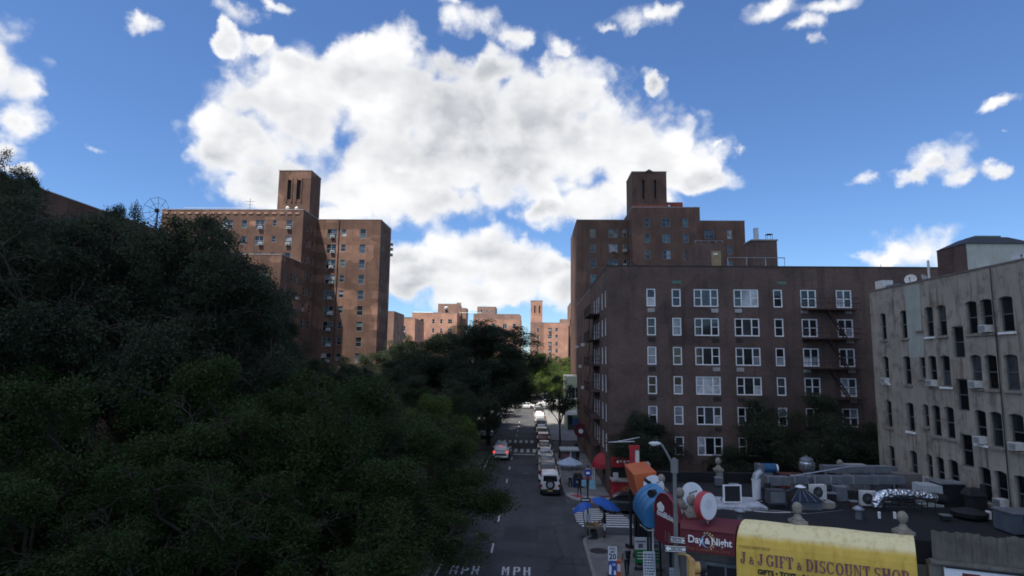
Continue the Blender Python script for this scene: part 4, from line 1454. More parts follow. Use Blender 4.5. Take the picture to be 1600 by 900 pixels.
def canopy(mb, prof, s0a, s0b, s1a, s1b, n=14, sag=0.0):
    """cloth awning: profile (d, z) swept along the front; ends may splay from a (at the wall) to b (at the valence)"""
    dmax = max(p[0] for p in prof)
    grid_ = []
    for i in range(n + 1):
        t = i / n
        row = []
        for d, z in prof:
            k = d / dmax
            s_ = (s0a + (s0b - s0a) * k) * (1 - t) + (s1a + (s1b - s1a) * k) * t
            row.append(fp(s_, d + sag * math.sin(t * 9) * k, z + sag * math.sin(t * 14 + d) * (1 - k)))
        grid_.append(row)
    for i in range(n):
        for j in range(len(prof) - 1):
            mb.quad(grid_[i][j], grid_[i][j + 1], grid_[i + 1][j + 1], grid_[i + 1][j])
    for row, rev in ((grid_[0], True), (grid_[-1], False)):
        wall = [fp(0, 0, 0)]
        base = Vector((row[0].x, row[0].y, row[-1].z))
        poly = row + [base]
        mb.quad(*(poly[::-1] if rev else poly))
    return mb


def clothm(name, col, fade_sky_tint, z0, z1):
    mt, nt, N, L, P = nodes_of(name)
    g = N.new('ShaderNodeNewGeometry')
    pos = g.outputs['Position']
    sp = N.new('ShaderNodeSeparateXYZ')
    L.new(pos, sp.inputs[0])
    f = ntex(N, L, pos, 1.6, 6, 0.6)
    c = mixc(N, L, ramp(N, L, f, 0.3, 0.7), tuple(x * 0.86 for x in col), col)
    # paler crown: sun bleaching plus skylight painted into the colour; rain streaks on the fall
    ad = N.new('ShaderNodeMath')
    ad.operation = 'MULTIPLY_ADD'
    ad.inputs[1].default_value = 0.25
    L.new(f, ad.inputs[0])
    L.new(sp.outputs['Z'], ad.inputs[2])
    c = mixc(N, L, ramp(N, L, ad.outputs[0], z0, z1), c, fade_sky_tint)
    st = ntex(N, L, pos, 2.2, 5, 0.6, (2.5, 2.5, 0.15))
    c = mixc(N, L, ramp(N, L, st, 0.48, 0.7), c, mixc(N, L, 1.0, c, (0.8, 0.76, 0.68, 1), 'MULTIPLY'))
    L.new(c, P.inputs['Base Color'])
    P.inputs['Roughness'].default_value = 0.6
    P.inputs['Specular IOR Level'].default_value = 0.3
    bump_(N, L, P, ntex(N, L, pos, 2.5, 3), 0.03, 0.4)
    MATS[name] = mt
    return mt


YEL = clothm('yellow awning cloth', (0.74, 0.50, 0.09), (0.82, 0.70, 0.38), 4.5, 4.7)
YA = thing('yellow_awning', fp(5.8, 0.5, 0), 'long faded yellow gift shop awning with maroon lettering', 'awning')
prof = [(0.0, 4.95), (0.2, 4.94), (0.42, 4.88), (0.62, 4.75), (0.78, 4.56), (0.88, 4.36), (0.94, 4.14), (0.97, 3.9), (0.985, 3.3), (1.0, 2.5)]
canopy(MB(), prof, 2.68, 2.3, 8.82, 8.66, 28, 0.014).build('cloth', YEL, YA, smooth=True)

# slab-serif letters as in the gift shop's painted name
def arc(mb, cx, cy, rxo, ryo, rxi, ryi, a0, a1, n=14):
    P = []
    for i in range(n + 1):
        t = R_(a0 + (a1 - a0) * i / n)
        P.append(((cx + rxo * math.cos(t), cy + ryo * math.sin(t), 0), (cx + rxi * math.cos(t), cy + ryi * math.sin(t), 0)))
    for i in range(n):
        mb.quad(P[i][0], P[i + 1][0], P[i + 1][1], P[i][1])


def rect(mb, x0, x1, y0, y1):
    mb.quad((x0, y0, 0), (x1, y0, 0), (x1, y1, 0), (x0, y1, 0))


T, SF, OV = 0.215, 0.1, 0.075


def stem(mb, x, y0=0.0, y1=1.0, top=True, bot=True, t=T):
    rect(mb, x, x + t, y0, y1)
    if bot:
        rect(mb, x - OV, x, y0, y0 + SF)
        rect(mb, x + t, x + t + OV, y0, y0 + SF)
    if top:
        rect(mb, x - OV, x, y1 - SF, y1)
        rect(mb, x + t, x + t + OV, y1 - SF, y1)


def glyph(mb, ch):
    o = OV
    if ch == 'I':
        stem(mb, o); return o * 2 + T
    if ch == 'T':
        stem(mb, 0.26, top=False); rect(mb, 0, 0.26, 0.9, 1); rect(mb, 0.26 + T, 0.71, 0.9, 1); rect(mb, 0, 0.08, 0.68, 0.9); rect(mb, 0.63, 0.71, 0.68, 0.9); return 0.71
    if ch == 'F':
        stem(mb, o, top=False); rect(mb, 0, o, 0.91, 1); rect(mb, o + T, 0.62, 0.9, 1); rect(mb, 0.54, 0.62, 0.7, 0.9); rect(mb, o + T, 0.45, 0.46, 0.55); return 0.62
    if ch == 'H':
        stem(mb, o); stem(mb, 0.54); rect(mb, o + T, 0.54, 0.45, 0.55); return 0.54 + T + o
    if ch == 'N':
        stem(mb, o, t=0.1); stem(mb, 0.62, t=0.1); mb.quad((o, 1, 0), (o + 0.02, 0.97, 0), (0.62, 0, 0), (0.72, 0, 0), (o + T, 1, 0)); return 0.72 + o
    if ch == 'U':
        stem(mb, o, 0.3, bot=False); stem(mb, 0.55, 0.3, bot=False, t=0.12); arc(mb, 0.37, 0.3, 0.30, 0.3, 0.17, 0.2, 180, 360); return 0.67 + o
    if ch == 'J':
        stem(mb, 0.3, 0.28, bot=False); arc(mb, 0.25, 0.28, 0.24, 0.28, 0.07, 0.18, 180, 360); rect(mb, 0.0, 0.17, 0.24, 0.38); return 0.56
    if ch == 'P':
        stem(mb, o, top=False); rect(mb, 0, 0.36, 0.91, 1); arc(mb, 0.36, 0.72, 0.32, 0.28, 0.14, 0.19, -90, 90); rect(mb, o + T, 0.36, 0.44, 0.53); return 0.69
    if ch == 'D':
        stem(mb, o, top=False, bot=False); rect(mb, 0, 0.36, 0.91, 1); rect(mb, 0, o, 0, 0.09); rect(mb, o + T, 0.36, 0, 0.09); arc(mb, 0.36, 0.5, 0.4, 0.5, 0.2, 0.41, -90, 90); return 0.77
    if ch == 'O':
        arc(mb, 0.39, 0.5, 0.39, 0.5, 0.19, 0.41, 0, 360, 26); return 0.78
    if ch in 'CG':
        arc(mb, 0.39, 0.5, 0.39, 0.5, 0.19, 0.41, 42, 318, 22); rect(mb, 0.64, 0.71, 0.66, 1.0)
        if ch == 'G':
            rect(mb, 0.56, 0.75, 0.1, 0.46); rect(mb, 0.48, 0.8, 0.38, 0.46)
        else:
            rect(mb, 0.66, 0.72, 0.06, 0.26)
        return 0.8
    if ch == 'S':
        arc(mb, 0.32, 0.73, 0.29, 0.27, 0.12, 0.17, 40, 270); arc(mb, 0.32, 0.27, 0.31, 0.29, 0.13, 0.19, -140, 90); rect(mb, 0.53, 0.6, 0.7, 1.0); rect(mb, 0.03, 0.1, 0.0, 0.3); return 0.64
    if ch == '&':
        arc(mb, 0.36, 0.74, 0.22, 0.26, 0.09, 0.16, 0, 360, 18); arc(mb, 0.33, 0.27, 0.33, 0.27, 0.15, 0.18, 60, 330, 16)
        mb.quad((0.2, 0.56, 0), (0.64, 0.0, 0), (0.82, 0.0, 0), (0.36, 0.56, 0)); rect(mb, 0.56, 0.84, 0.5, 0.58); mb.quad((0.6, 0.2, 0), (0.68, 0.17, 0), (0.76, 0.5, 0), (0.66, 0.5, 0)); return 0.84
    return 0.3


def slab_text(txt, size):
    out = []
    x = 0
    for ch in txt:
        mb = MB()
        w = glyph(mb, ch)
        if ch != ' ':
            k = 0.66 if ch == '&' else 1.0
            mb.v = [((a * k + x) * size, b * k * size + 0, 0) for a, b, c in mb.v]
            out.append(mb)
            x += w * k + 0.115
        else:
            x += 0.27
    return out, x * size


LETTER = pm('faded maroon paint', (0.22, 0.085, 0.11), 0.65, 0.35, 7)
glyphs, wtot = slab_text('J & J GIFT & DISCOUNT SHOP', 0.46)
S0, S1 = 2.46, 8.42
kx = (S1 - S0) / wtot
for mb in glyphs:
    V = []
    for a, b, c in mb.v:
        V.append(tuple(fp(S0 + a * kx, 1.02, 3.42 + b)))
    mb.v = V
    mb.build('letter', LETTER, YA)
blackink = pm('black ink', (0.02, 0.02, 0.02), 0.6, 0.2)
place_text('small_lettering', text_mesh('GIFTS \u2022 TOYS \u2022 BAGS', 0.26, blackink, bold=0.012, depth=0.003, align='LEFT'), YA, fp(3.1, 1.025, 3.17), FN, scale=(0.92, 1, 1))
place_text('address_lettering', text_mesh('17 HUGH J GRANT CIRCLE', 0.16, pm('brown ink', (0.25, 0.15, 0.06), 0.6), depth=0.003, align='LEFT'), YA, fp(2.4, 1.005, 4.08), FN, scale=(0.62, 1, 1))

# maroon convenience-store awning
DN = thing('maroon_awning', fp(1.3, 0.5, 0), 'maroon convenience store awning with white Day & Night lettering', 'awning')
prof = [(0.0, 4.9), (0.3, 4.88), (0.58, 4.8), (0.78, 4.68), (0.9, 4.56), (0.94, 4.5), (0.96, 3.62)]
canopy(MB(), prof, -0.1, 0.1, 2.62, 2.26, 8, 0.003).build('cloth', MAROON, DN)
MB().obox(fp(0.12, 0.975), FU, -FN, 2.14, 0.02, 4.49, 4.53).build('seam', pm('dark maroon seam', (0.07, 0.01, 0.015), 0.6), DN)
SW = pm('white lettering', (0.82, 0.82, 0.82), 0.5, 0.05)
place_text('lettering', text_mesh('Day', 0.42, SW, bold=0.008, depth=0.004), DN, fp(0.70, 0.985, 4.14), FN, scale=(0.92, 1, 1))
place_text('lettering', text_mesh('&', 0.32, SW, bold=0.01, depth=0.004), DN, fp(1.18, 0.985, 4.12), FN)
place_text('lettering', text_mesh('Night', 0.42, SW, bold=0.008, depth=0.004), DN, fp(1.74, 0.985, 4.12), FN, scale=(0.86, 1, 1))
place_text('small_lettering', text_mesh('Your Convenience Store', 0.2, pm('dull gold ink', (0.30, 0.11, 0.05), 0.6), depth=0.003), DN, fp(1.2, 0.985, 3.78), FN, scale=(0.86, 1, 1))
MOON = pm('pale blue ink', (0.22, 0.38, 0.62), 0.5, 0.1)
GOLD = pm('gold ink', (0.72, 0.55, 0.28), 0.5, 0.1)
mo = MB()
ring = []
for i in range(19):
    t = R_(95 + 190 * i / 18)
    w = 0.075 * math.sin(math.pi * i / 18) + 0.002
    ring.append((fp(1.18 + 0.24 * math.cos(t), 0.985, 4.13 + 0.27 * math.sin(t)), fp(1.18 + (0.24 - w) * math.cos(t), 0.985, 4.13 + (0.27 - w) * math.sin(t))))
for i in range(18):
    mo.quad(ring[i][0], ring[i][1], ring[i + 1][1], ring[i + 1][0])
mo.build('moon', MOON, DN)
ring = []
for i in range(19):
    t = R_(-80 + 175 * i / 18)
    w = 0.06 * math.sin(math.pi * i / 18) + 0.002
    ring.append((fp(1.18 + 0.24 * math.cos(t), 0.985, 4.13 + 0.27 * math.sin(t)), fp(1.18 + (0.24 - w) * math.cos(t), 0.985, 4.13 + (0.27 - w) * math.sin(t))))
mo = MB()
for i in range(18):
    mo.quad(ring[i][0], ring[i][1], ring[i + 1][1], ring[i + 1][0])
mo.build('sun_ring', GOLD, DN)
for i in range(9):
    t = R_(-60 + 170 * i / 8)
    c = fp(1.18 + 0.3 * math.cos(t), 0.985, 4.13 + 0.34 * math.sin(t))
    MB().cyl(c, c + FN * 0.006, 0.032, 0.032, 8).build('sun_ray', GOLD, DN)

# corner sign: half round maroon board with chef hat
FA, FB = Vector((5.72, 29.0, 0)), Vector((6.36, 27.05, 0))
CU = (FB - FA).normalized()
CN = Vector((CU.y, -CU.x, 0))
CL = (FB - FA).length
FS = thing('round_corner_sign', (FA + FB) / 2, 'half-round maroon food shop sign with a white chef hat on the corner', 'sign')


def cp(s_, d, z):
    return FA + CU * s_ + CN * d + Vector((0, 0, z))


r = CL / 2
A, B = [], []
for i in range(25):
    t = math.pi * i / 24
    A.append(cp(r - r * math.cos(t), 0, 4.66 + r * math.sin(t)))
    B.append(cp(r - r * math.cos(t), -0.22, 4.66 + r * math.sin(t)))
A += [cp(CL, 0, 3.45), cp(0, 0, 3.45)]
B += [cp(CL, -0.22, 3.45), cp(0, -0.22, 3.45)]
MB().sweep(True, A[::-1], B[::-1]).build('board', MAROON, FS)
MB().tube([p + CN * 0.015 for p in A[:25]], 0.035, 6).build('rim', pm('pale maroon rim', (0.30, 0.07, 0.09), 0.5), FS)
place_text('lettering', text_mesh('foodilicious', 0.36, SW, bold=0.006, depth=0.004, shear=0.35), FS, cp(r, 0.012, 4.72), CN, scale=(0.95, 1, 1))
hat = MB()
for a, b, q in ((0.28, 5.02, 0.14), (0.45, 5.08, 0.16), (0.62, 5.02, 0.14)):
    hat.disc(cp(0.15 + a, 0.016, b), CN, q, 0.012, 16)
hat.obox(cp(0.42, 0.016, 0), CU, -CN, 0.36, 0.012, 4.82, 5.0)
tag(hat.build('chef_hat', SW, FS), kind='stuff')
sl = MB()
for a in (0.95, 1.2, 1.32):
    sl.obox(cp(a, 0.012, 0), CU, -CN, 0.06, 0.006, 3.62, 4.08)
tag(sl.build('side_marks', pm('grey maroon ink', (0.22, 0.12, 0.13), 0.6), FS), kind='stuff')

# round blank drum sign on a post
DR = thing('drum_sign', (7.75, 26.95, 4.9), 'round white drum sign with red rim standing on the maroon awning', 'sign')
dn_ = Vector((0.6, -0.8, 0.05)).normalized()
dc = Vector((7.52, 26.5, 5.52))
MB().disc(dc, dn_, 0.58, 0.3, 36).build('drum', pm('red sign rim', (0.45, 0.05, 0.06), 0.5), DR)
MB().disc(dc + dn_ * 0.02, dn_, 0.545, 0.018, 36).build('face', SIGNWHITE, DR)
fx = pm('faded print', (0.655, 0.67, 0.73), 0.5, 0.1)
ux_ = Vector((0, 0, 1)).cross(dn_).normalized()
fpnt = MB()
for a, b, q in ((0.0, 0.1, 0.2), (-0.1, 0.0, 0.13), (0.12, -0.02, 0.12), (0.02, -0.16, 0.12)):
    fpnt.disc(dc + dn_ * 0.024 + ux_ * a + Vector((0, 0, b)), dn_, q, 0.003, 12)
tag(fpnt.build('faded_print', fx, DR), kind='stuff')
MB().cyl((7.55, 26.75, 4.6), dc - dn_ * 0.15, 0.05, 0.05, 8).build('post', GALV, DR)

# satellite dish on the corner roof, with a second smaller one under it
SD = thing('satellite_dish', (7.6, 29.3, 4.0), 'white satellite dish with a dark logo on the shop roof', 'satellite dish')
dish(SD, (7.55, 29.2, 5.45), (-0.12, -0.93, 0.33), 0.5, 'reflector', pm('dish white', (0.62, 0.66, 0.70), 0.5, 0.08), 4.0)
lg = MB()
for k in range(6):
    xx_ = 7.36 + k * 0.065
    lg.quad((xx_, 29.08, 5.44 + k * 0.025), (xx_ + 0.05, 29.08, 5.455 + k * 0.025), (xx_ + 0.06, 29.1, 5.54 + k * 0.025), (xx_ + 0.012, 29.1, 5.525 + k * 0.025))
lg.build('logo', blackink, SD)
SD2 = thing('small_satellite_dish', (7.9, 30.2, 4.0), 'smaller pale dish tucked under the logo dish on the shop roof', 'satellite dish')
dish(SD2, (7.75, 29.8, 4.75), (0.2, -0.93, 0.3), 0.36, 'reflector', MATS['dish white'], 4.0)


# awnings along the street side
def side_awning(name, label, mat, prof, y0, y1, n=6):
    o = thing(name, (6.6, (y0 + y1) / 2, 0), label, 'awning')
    mb = MB()
    k = len(prof)
    for i in range(n):
        ya, yb = y0 + (y1 - y0) * i / n, y0 + (y1 - y0) * (i + 1) / n
        for j in range(k - 1):
            (d0, z0), (d1, z1) = prof[j], prof[j + 1]
            mb.quad((6.59 - d0, yb, z0), (6.59 - d1, yb, z1), (6.59 - d1, ya, z1), (6.59 - d0, ya, z0))
    cap = [(6.59 - d, y0, z) for d, z in prof] + [(6.59, y0, prof[-1][1])]
    mb.quad(*cap)
    mb.quad(*[(x, y1, z) for x, y, z in cap][::-1])
    mb.build('cloth', mat, o, smooth=len(prof) > 6)
    return o


BLUE = clothm('blue awning cloth', (0.028, 0.15, 0.33), (0.07, 0.24, 0.44), 4.75, 5.2)
ORANGE = pm('orange awning vinyl', (0.55, 0.125, 0.035), 0.55, 0.2, 1.5, dirt=0.2)
ba = side_awning('blue_awning', 'round-shouldered blue awning beside the half-round maroon sign', BLUE, [(0.1, 5.32)] + [(0.1 + 1.2 * math.sin(R_(a)), 4.1 + 1.22 * math.cos(R_(a))) for a in range(10, 100, 8)] + [(1.2, 3.9), (0.8, 3.82)], 29.3, 32.4)
MB().tube([(5.1, 29.27, 4.0), (5.45, 29.27, 3.75), (6.3, 29.27, 3.75)], 0.035, 6).build('frame', GALV, ba)
for yy in (30.1, 30.9, 31.7):
    MB().tube([(6.59 - 0.1 - 1.2 * math.sin(R_(a)) - 0.004, yy, 4.1 + 1.22 * math.cos(R_(a)) + 0.004) for a in range(10, 95, 12)], 0.014, 5).build('seam', pm('blue seam', (0.02, 0.08, 0.2), 0.6), ba)
MB().cyl((5.75, 29.9, 5.27), (5.95, 30.15, 5.3), 0.2, 0.16, 10).build('lamp_cover', BLACK, ba)
oa = side_awning('orange_awning', 'tall box-shaped orange awning with tapering front', ORANGE, [(0.0, 5.82), (1.2, 5.66), (0.9, 4.3), (0.05, 4.2)], 32.7, 36.0)
MB().box(5.15, 6.59, 32.68, 36.02, 5.825, 5.86).build('trim', pm('pale orange trim', (0.5, 0.16, 0.08), 0.6), oa) if False else None
OD = thing('striped_disc_sign', (6.5, 32.4, 4.0), 'white disc sign crossed by a black band beside the orange awning', 'sign')
od = Vector((6.35, 32.3, 5.15))
odn = Vector((-0.55, -0.83, 0.0)).normalized()
MB().disc(od, odn, 0.56, 0.1, 30).build('disc', SIGNWHITE, OD)
du = Vector((0, 0, 1)).cross(odn).normalized()
bd = MB()
p0, p1 = du * -0.5 + Vector((0, 0, 0.32)), du * 0.5 + Vector((0, 0, -0.32))
w_ = Vector((0, 0, 0.11))
bd.quad(od + p0 - w_ + odn * 0.006, od + p1 - w_ + odn * 0.006, od + p1 + w_ + odn * 0.006, od + p0 + w_ + odn * 0.006)
bd.build('band', BLACK, OD)
ot = MB()
rr_ = random.Random(2)
for k in range(7):
    a = du * rr_.uniform(-0.3, 0.3) + Vector((0, 0, rr_.choice((-0.3, -0.22, 0.2, 0.3))))
    ot.quad(od + a + odn * 0.005, od + a + du * 0.12 + odn * 0.005, od + a + du * 0.12 + Vector((0, 0, 0.06)) + odn * 0.005, od + a + Vector((0, 0, 0.06)) + odn * 0.005)
tag(ot.build('print_marks', DUCTGREY, OD), kind='stuff')
MB().cyl((6.5, 32.5, 4.0), (6.42, 32.4, 5.1), 0.04, 0.04, 6).build('post', BLACK, OD)

# red and white blade sign with a bracket arm above the far shops
BS = thing('blade_sign', (6.3, 37.6, 0.12), 'narrow red and white blade sign on a tall post behind the orange awning', 'sign')
RED = pm('sign red', (0.38, 0.022, 0.03), 0.5, 0.15)
MB().box(5.98, 6.3, 37.5, 37.75, 5.15, 6.3).build('red_panel', RED, BS)
MB().box(6.305, 6.55, 37.52, 37.73, 5.1, 6.25).build('white_panel', pm('cream sign', (0.66, 0.64, 0.55), 0.5), BS)
MB().box(5.95, 6.58, 37.48, 37.77, 6.303, 6.52).build('cap', RED, BS)
MB().cyl((6.3, 37.63, 0.12), (6.3, 37.63, 6.75), 0.05, 0.05, 8).build('post', BLACK, BS)
MB().tube([(6.3, 37.63, 6.75), (4.7, 37.63, 6.68)], 0.04, 6).tube([(6.6, 37.63, 7.0), (5.2, 37.63, 6.72)], 0.03, 6).build('arm', GALV, BS)
# ------------------------------------------------------------------ red kiosk shop and awnings of the far corner
KR = thing('red_kiosk', (8.0, 53.2, 0.12), 'red snack kiosk with a gold sunburst panel against the dark apartment house', 'kiosk')
MB().box(6.85, 9.3, 52.3, 53.9, 0.12, 1.55).build('counter', RED, KR)
MB().box(6.8, 9.35, 52.2, 53.93, 1.553, 1.65).build('counter_top', CREAMBOX, KR)
MB().box(6.95, 9.3, 53.6, 53.92, 1.653, 2.6).build('opening', BLACK, KR)
MB().box(6.9, 9.4, 53.0, 53.93, 2.62, 3.35).build('fascia', RED, KR)
place_text('lettering', text_mesh('SNACKS', 0.42, SW, depth=0.003), KR, (8.1, 52.99, 2.98), (0, -1, 0)) if False else None
fm_ = MB()
for k in range(6):
    fm_.box(7.3 + k * 0.3, 7.3 + k * 0.3 + 0.2, 52.985, 52.998, 2.98 + 0.1 * (k % 2), 3.2)
tag(fm_.build('fascia_marks', SW, KR), kind='stuff')
gs = MB()
for k in range(14):
    t = 2 * math.pi * k / 14
    t2 = t + 0.3
    rr = 0.52 if k % 2 else 0.36
    c = (8.0, 52.29, 0.95)
    gs.quad((c[0] + 0.1 * math.cos(t - 0.2), 52.29, c[2] + 0.1 * math.sin(t - 0.2)), (c[0] + rr * 1.3 * math.cos(t), 52.29, c[2] + rr * math.sin(t)), (c[0] + 0.1 * math.cos(t2), 52.29, c[2] + 0.1 * math.sin(t2)))
tag(gs.build('sunburst', pm('gold graphic', (0.45, 0.28, 0.12), 0.5, 0.3, 8), KR), kind='stuff')
MB().box(6.86, 7.3, 52.0, 52.05, 1.7, 2.35).box(6.92, 7.24, 51.99, 51.998, 1.77, 2.28).build('menu_frame', ACWHITE, KR)
RA = thing('red_dome_awning', (6.7, 57.5, 0), 'small red dome awning over a door of the dark apartment house', 'awning')
mb = MB()
for i in range(8):
    for j in range(5):
        P = []
        for a, b in ((i, j), (i + 1, j), (i + 1, j + 1), (i, j + 1)):
            t, q = math.pi * a / 8, math.pi / 2 * b / 5
            P.append((6.74 - 1.15 * math.sin(t) * math.cos(q), 57.4 - 1.3 * math.cos(t) * math.cos(q) * 0.9, 1.9 + 1.3 * math.sin(q)))
        mb.quad(*P)
mb.build('cloth', pm('red awning cloth', (0.34, 0.02, 0.03), 0.6, 0.2), RA, smooth=True)
MB().bar((5.75, 56.6, 0.12), (5.75, 56.6, 1.95), 0.05).build('post', WHITE, RA)
MB().bar((5.75, 58.2, 0.12), (5.75, 58.2, 1.95), 0.05).build('post', WHITE, RA)
MA = thing('maroon_drum_sign', (6.6, 78, 2.0), 'dark maroon drum-shaped sign with white emblem on the brown brick wall', 'sign')
MB().disc((6.2, 77.4, 3.0), (-0.3, -1, 0), 0.9, 0.5, 24).build('drum', MAROON, MA)
MB().disc((6.19, 77.38, 2.9), (-0.3, -1, 0), 0.3, 0.02, 12).build('emblem', SW, MA)
MB().bar((6.2, 77.6, 3.0), (6.72, 77.6, 3.0), 0.06).build('bracket', BLACK, MA)
BG = thing('blue_flag_sign', (6.6, 88, 2.5), 'small blue and green projecting sign at the end of the brown wall', 'sign')
MB().box(5.8, 6.7, 87.8, 87.95, 2.6, 3.6).build('panel', pm('sign blue', (0.03, 0.08, 0.2), 0.5), BG)
MB().box(5.9, 6.7, 87.75, 87.99, 3.603, 4.0).build('top_panel', pm('sign green', (0.08, 0.25, 0.12), 0.5), BG)

# ------------------------------------------------------------------ things standing on the shop roof
RZ = 4.0


def roofthing(name, loc, label, cat, rz=0.0, group=None):
    return thing(name, (loc[0], loc[1], loc[2] if len(loc) > 2 else RZ), label, cat, group, rz)


t = roofthing('roof_slab', (10.8, 34.0), 'pale flat roofing slab with dark scuffs under the black panel', 'roofing')
MB().box(-1.4, 1.5, -1.4, 1.0, 0, 0.14).build('slab', pm('pale roof membrane', (0.46, 0.48, 0.52), 0.7, 0.45, 1.6, dirt=0.5), t, world=False)
t = roofthing('black_panel', (10.75, 33.4, RZ + 0.14), 'square black panel in a white frame on a stand on the shop roof', 'panel', 0.1)
MB().box(-0.42, 0.42, -0.03, 0.03, 0.1, 0.9).build('panel', BLACK, t, world=False)
MB().box(-0.5, -0.423, -0.05, 0.05, 0.04, 0.96).box(0.423, 0.5, -0.05, 0.05, 0.04, 0.96).box(-0.423, 0.423, -0.05, 0.05, 0.903, 0.96).box(-0.423, 0.423, -0.05, 0.05, 0.04, 0.097).build('frame', WHITE, t, world=False)
MB().bar((-0.35, 0.05, 0.8), (-0.35, 0.7, 0), 0.04).bar((0.35, 0.05, 0.8), (0.35, 0.7, 0), 0.04).bar((0, -0.02, 0), (0, -0.02, 0.1), 0.04).build('stand', BLACK, t, world=False)
t = roofthing('elbow_pipe', (12.55, 34.8), 'white vertical vent pipe with an elbow at its top', 'pipe')
MB().cyl((0, 0, 0), (0, 0, 1.15), 0.23, 0.23, 14).build('riser', pm('white pipe', (0.66, 0.67, 0.68), 0.4, 0.15, dirt=0.2), t, world=False)
MB().cyl((0, 0, 0), (0, 0, 0.1), 0.32, 0.32, 14).build('flange', ACWHITE, t, world=False)
MB().cyl((0, 0, 1.1), (0, 0, 1.18), 0.26, 0.26, 14).build('flange', ACWHITE, t, world=False)
el_ = [Vector((0.35 - 0.35 * math.cos(a), 0.1 * math.sin(a), 1.15 + 0.35 * math.sin(a))) for a in [R_(12 * k) for k in range(8)]]
MB().tube(el_, 0.22, 12).build('elbow', GALV, t, world=False)
t = roofthing('duct_fan', (14.6, 38.6), 'blue barrel duct fan on a grey housing at the rear of the roof', 'fan')
MB().box(-0.9, 0.3, -0.45, 0.45, 0, 1.15).build('housing', DUCTGREY, t, world=False)
MB().cyl((-0.4, 0, 1.42), (0.75, 0, 1.42), 0.38, 0.38, 16).build('barrel', pm('fan blue', (0.02, 0.085, 0.19), 0.4, 0.2), t, world=False)
MB().cyl((0.752, 0, 1.42), (0.95, 0, 1.42), 0.28, 0.3, 14).build('ring', WHITE, t, world=False)
MB().box(-0.95, -0.42, -0.4, 0.4, 1.153, 1.75).build('intake', DUCTGREY, t, world=False)
t.scale = (0.68, 0.8, 0.8)
t = roofthing('rust_box', (16.3, 38.9), 'rust-red steel box between the blue fan and the silver ventilator', 'box')
MB().box(-0.85, 0.6, -0.4, 0.4, 0, 0.75).build('body', pm('rust red', (0.16, 0.035, 0.02), 0.8, 0.4, 4), t, world=False)
MB().prism([(-0.9, -0.45), (0.65, -0.45), (0.65, 0.45), (-0.9, 0.45)], 0.753, 0.8).build('lid', pm('rust dark', (0.09, 0.03, 0.02), 0.8), t, world=False)
t = roofthing('silver_ventilator', (17.1, 38.7), 'shiny silver mushroom ventilator at the rear of the roof', 'ventilator')
STEEL = pm('bright steel', (0.66, 0.68, 0.70), 0.25, 0.15, 4, metal=0.9)
MB().box(-0.45, 0.45, -0.45, 0.45, 0, 0.75).build('curb', BLACK, t, world=False)
MB().lathe([(0.4, 0.75), (0.34, 0.95), (0.36, 1.1), (0.6, 1.25), (0.66, 1.35), (0.66, 1.75), (0.6, 1.8)], (0, 0, 0), 20).build('bowl', STEEL, t, world=False, smooth=True)
MB().lathe([(0.56, 1.8), (0.54, 1.98), (0.35, 2.12), (0.08, 2.18), (0.05, 2.3)], (0, 0, 0), 20).build('cap', DUCTGREY, t, world=False, smooth=True)
t.scale = (0.72, 0.72, 0.86)
# raised line of square ducts
t = roofthing('duct_run', (17.4, 35.6), 'long raised run of grey square duct crossing the roof', 'duct')
for x0, x1, z0, z1, y in ((-4.0, -2.75, 0.72, 1.2, 0.0), (-2.4, -1.6, 0.8, 1.2, 0.25), (-1.25, -0.35, 0.78, 1.22, 0.3), (-0.3, 0.95, 0.8, 1.22, 0.4), (1.0, 2.4, 0.8, 1.24, 0.5), (2.45, 4.0, 0.8, 1.24, 0.6)):
    MB().box(x0, x1, y - 0.25, y + 0.3, z0, z1).build('duct_section', DUCTGREY, t, world=False)
    MB().box(x0 - 0.04, x0 + 0.04, y - 0.29, y + 0.34, z0 - 0.04, z1 + 0.04).build('joint_flange', GALV, t, world=False)
for x, y in ((-3.8, 0), (-2.0, 0.25), (-0.8, 0.3), (0.4, 0.4), (1.7, 0.5), (3.4, 0.6)):
    MB().bar((x, y - 0.2, 0), (x, y - 0.2, 0.79), 0.04).bar((x, y + 0.25, 0), (x, y + 0.25, 0.79), 0.04).build('leg', GALV, t, world=False)
MB().bar((-2.75, -0.26, 1.24), (0.9, 0.35, 1.75), 0.06).bar((0.9, 0.35, 1.75), (3.0, 0.5, 1.8), 0.06).build('conduit', GALV, t, world=False)
t = roofthing('upper_duct', (18.4, 37.6), 'second grey duct at the rear above the long duct run', 'duct')
MB().box(-0.9, 3.4, -0.3, 0.3, 1.15, 1.55).build('duct_section', DUCTGREY, t, world=False)
for x in (-0.7, 1.0, 3.2):
    MB().bar((x, 0, 0), (x, 0, 1.15), 0.05).build('leg', GALV, t, world=False)


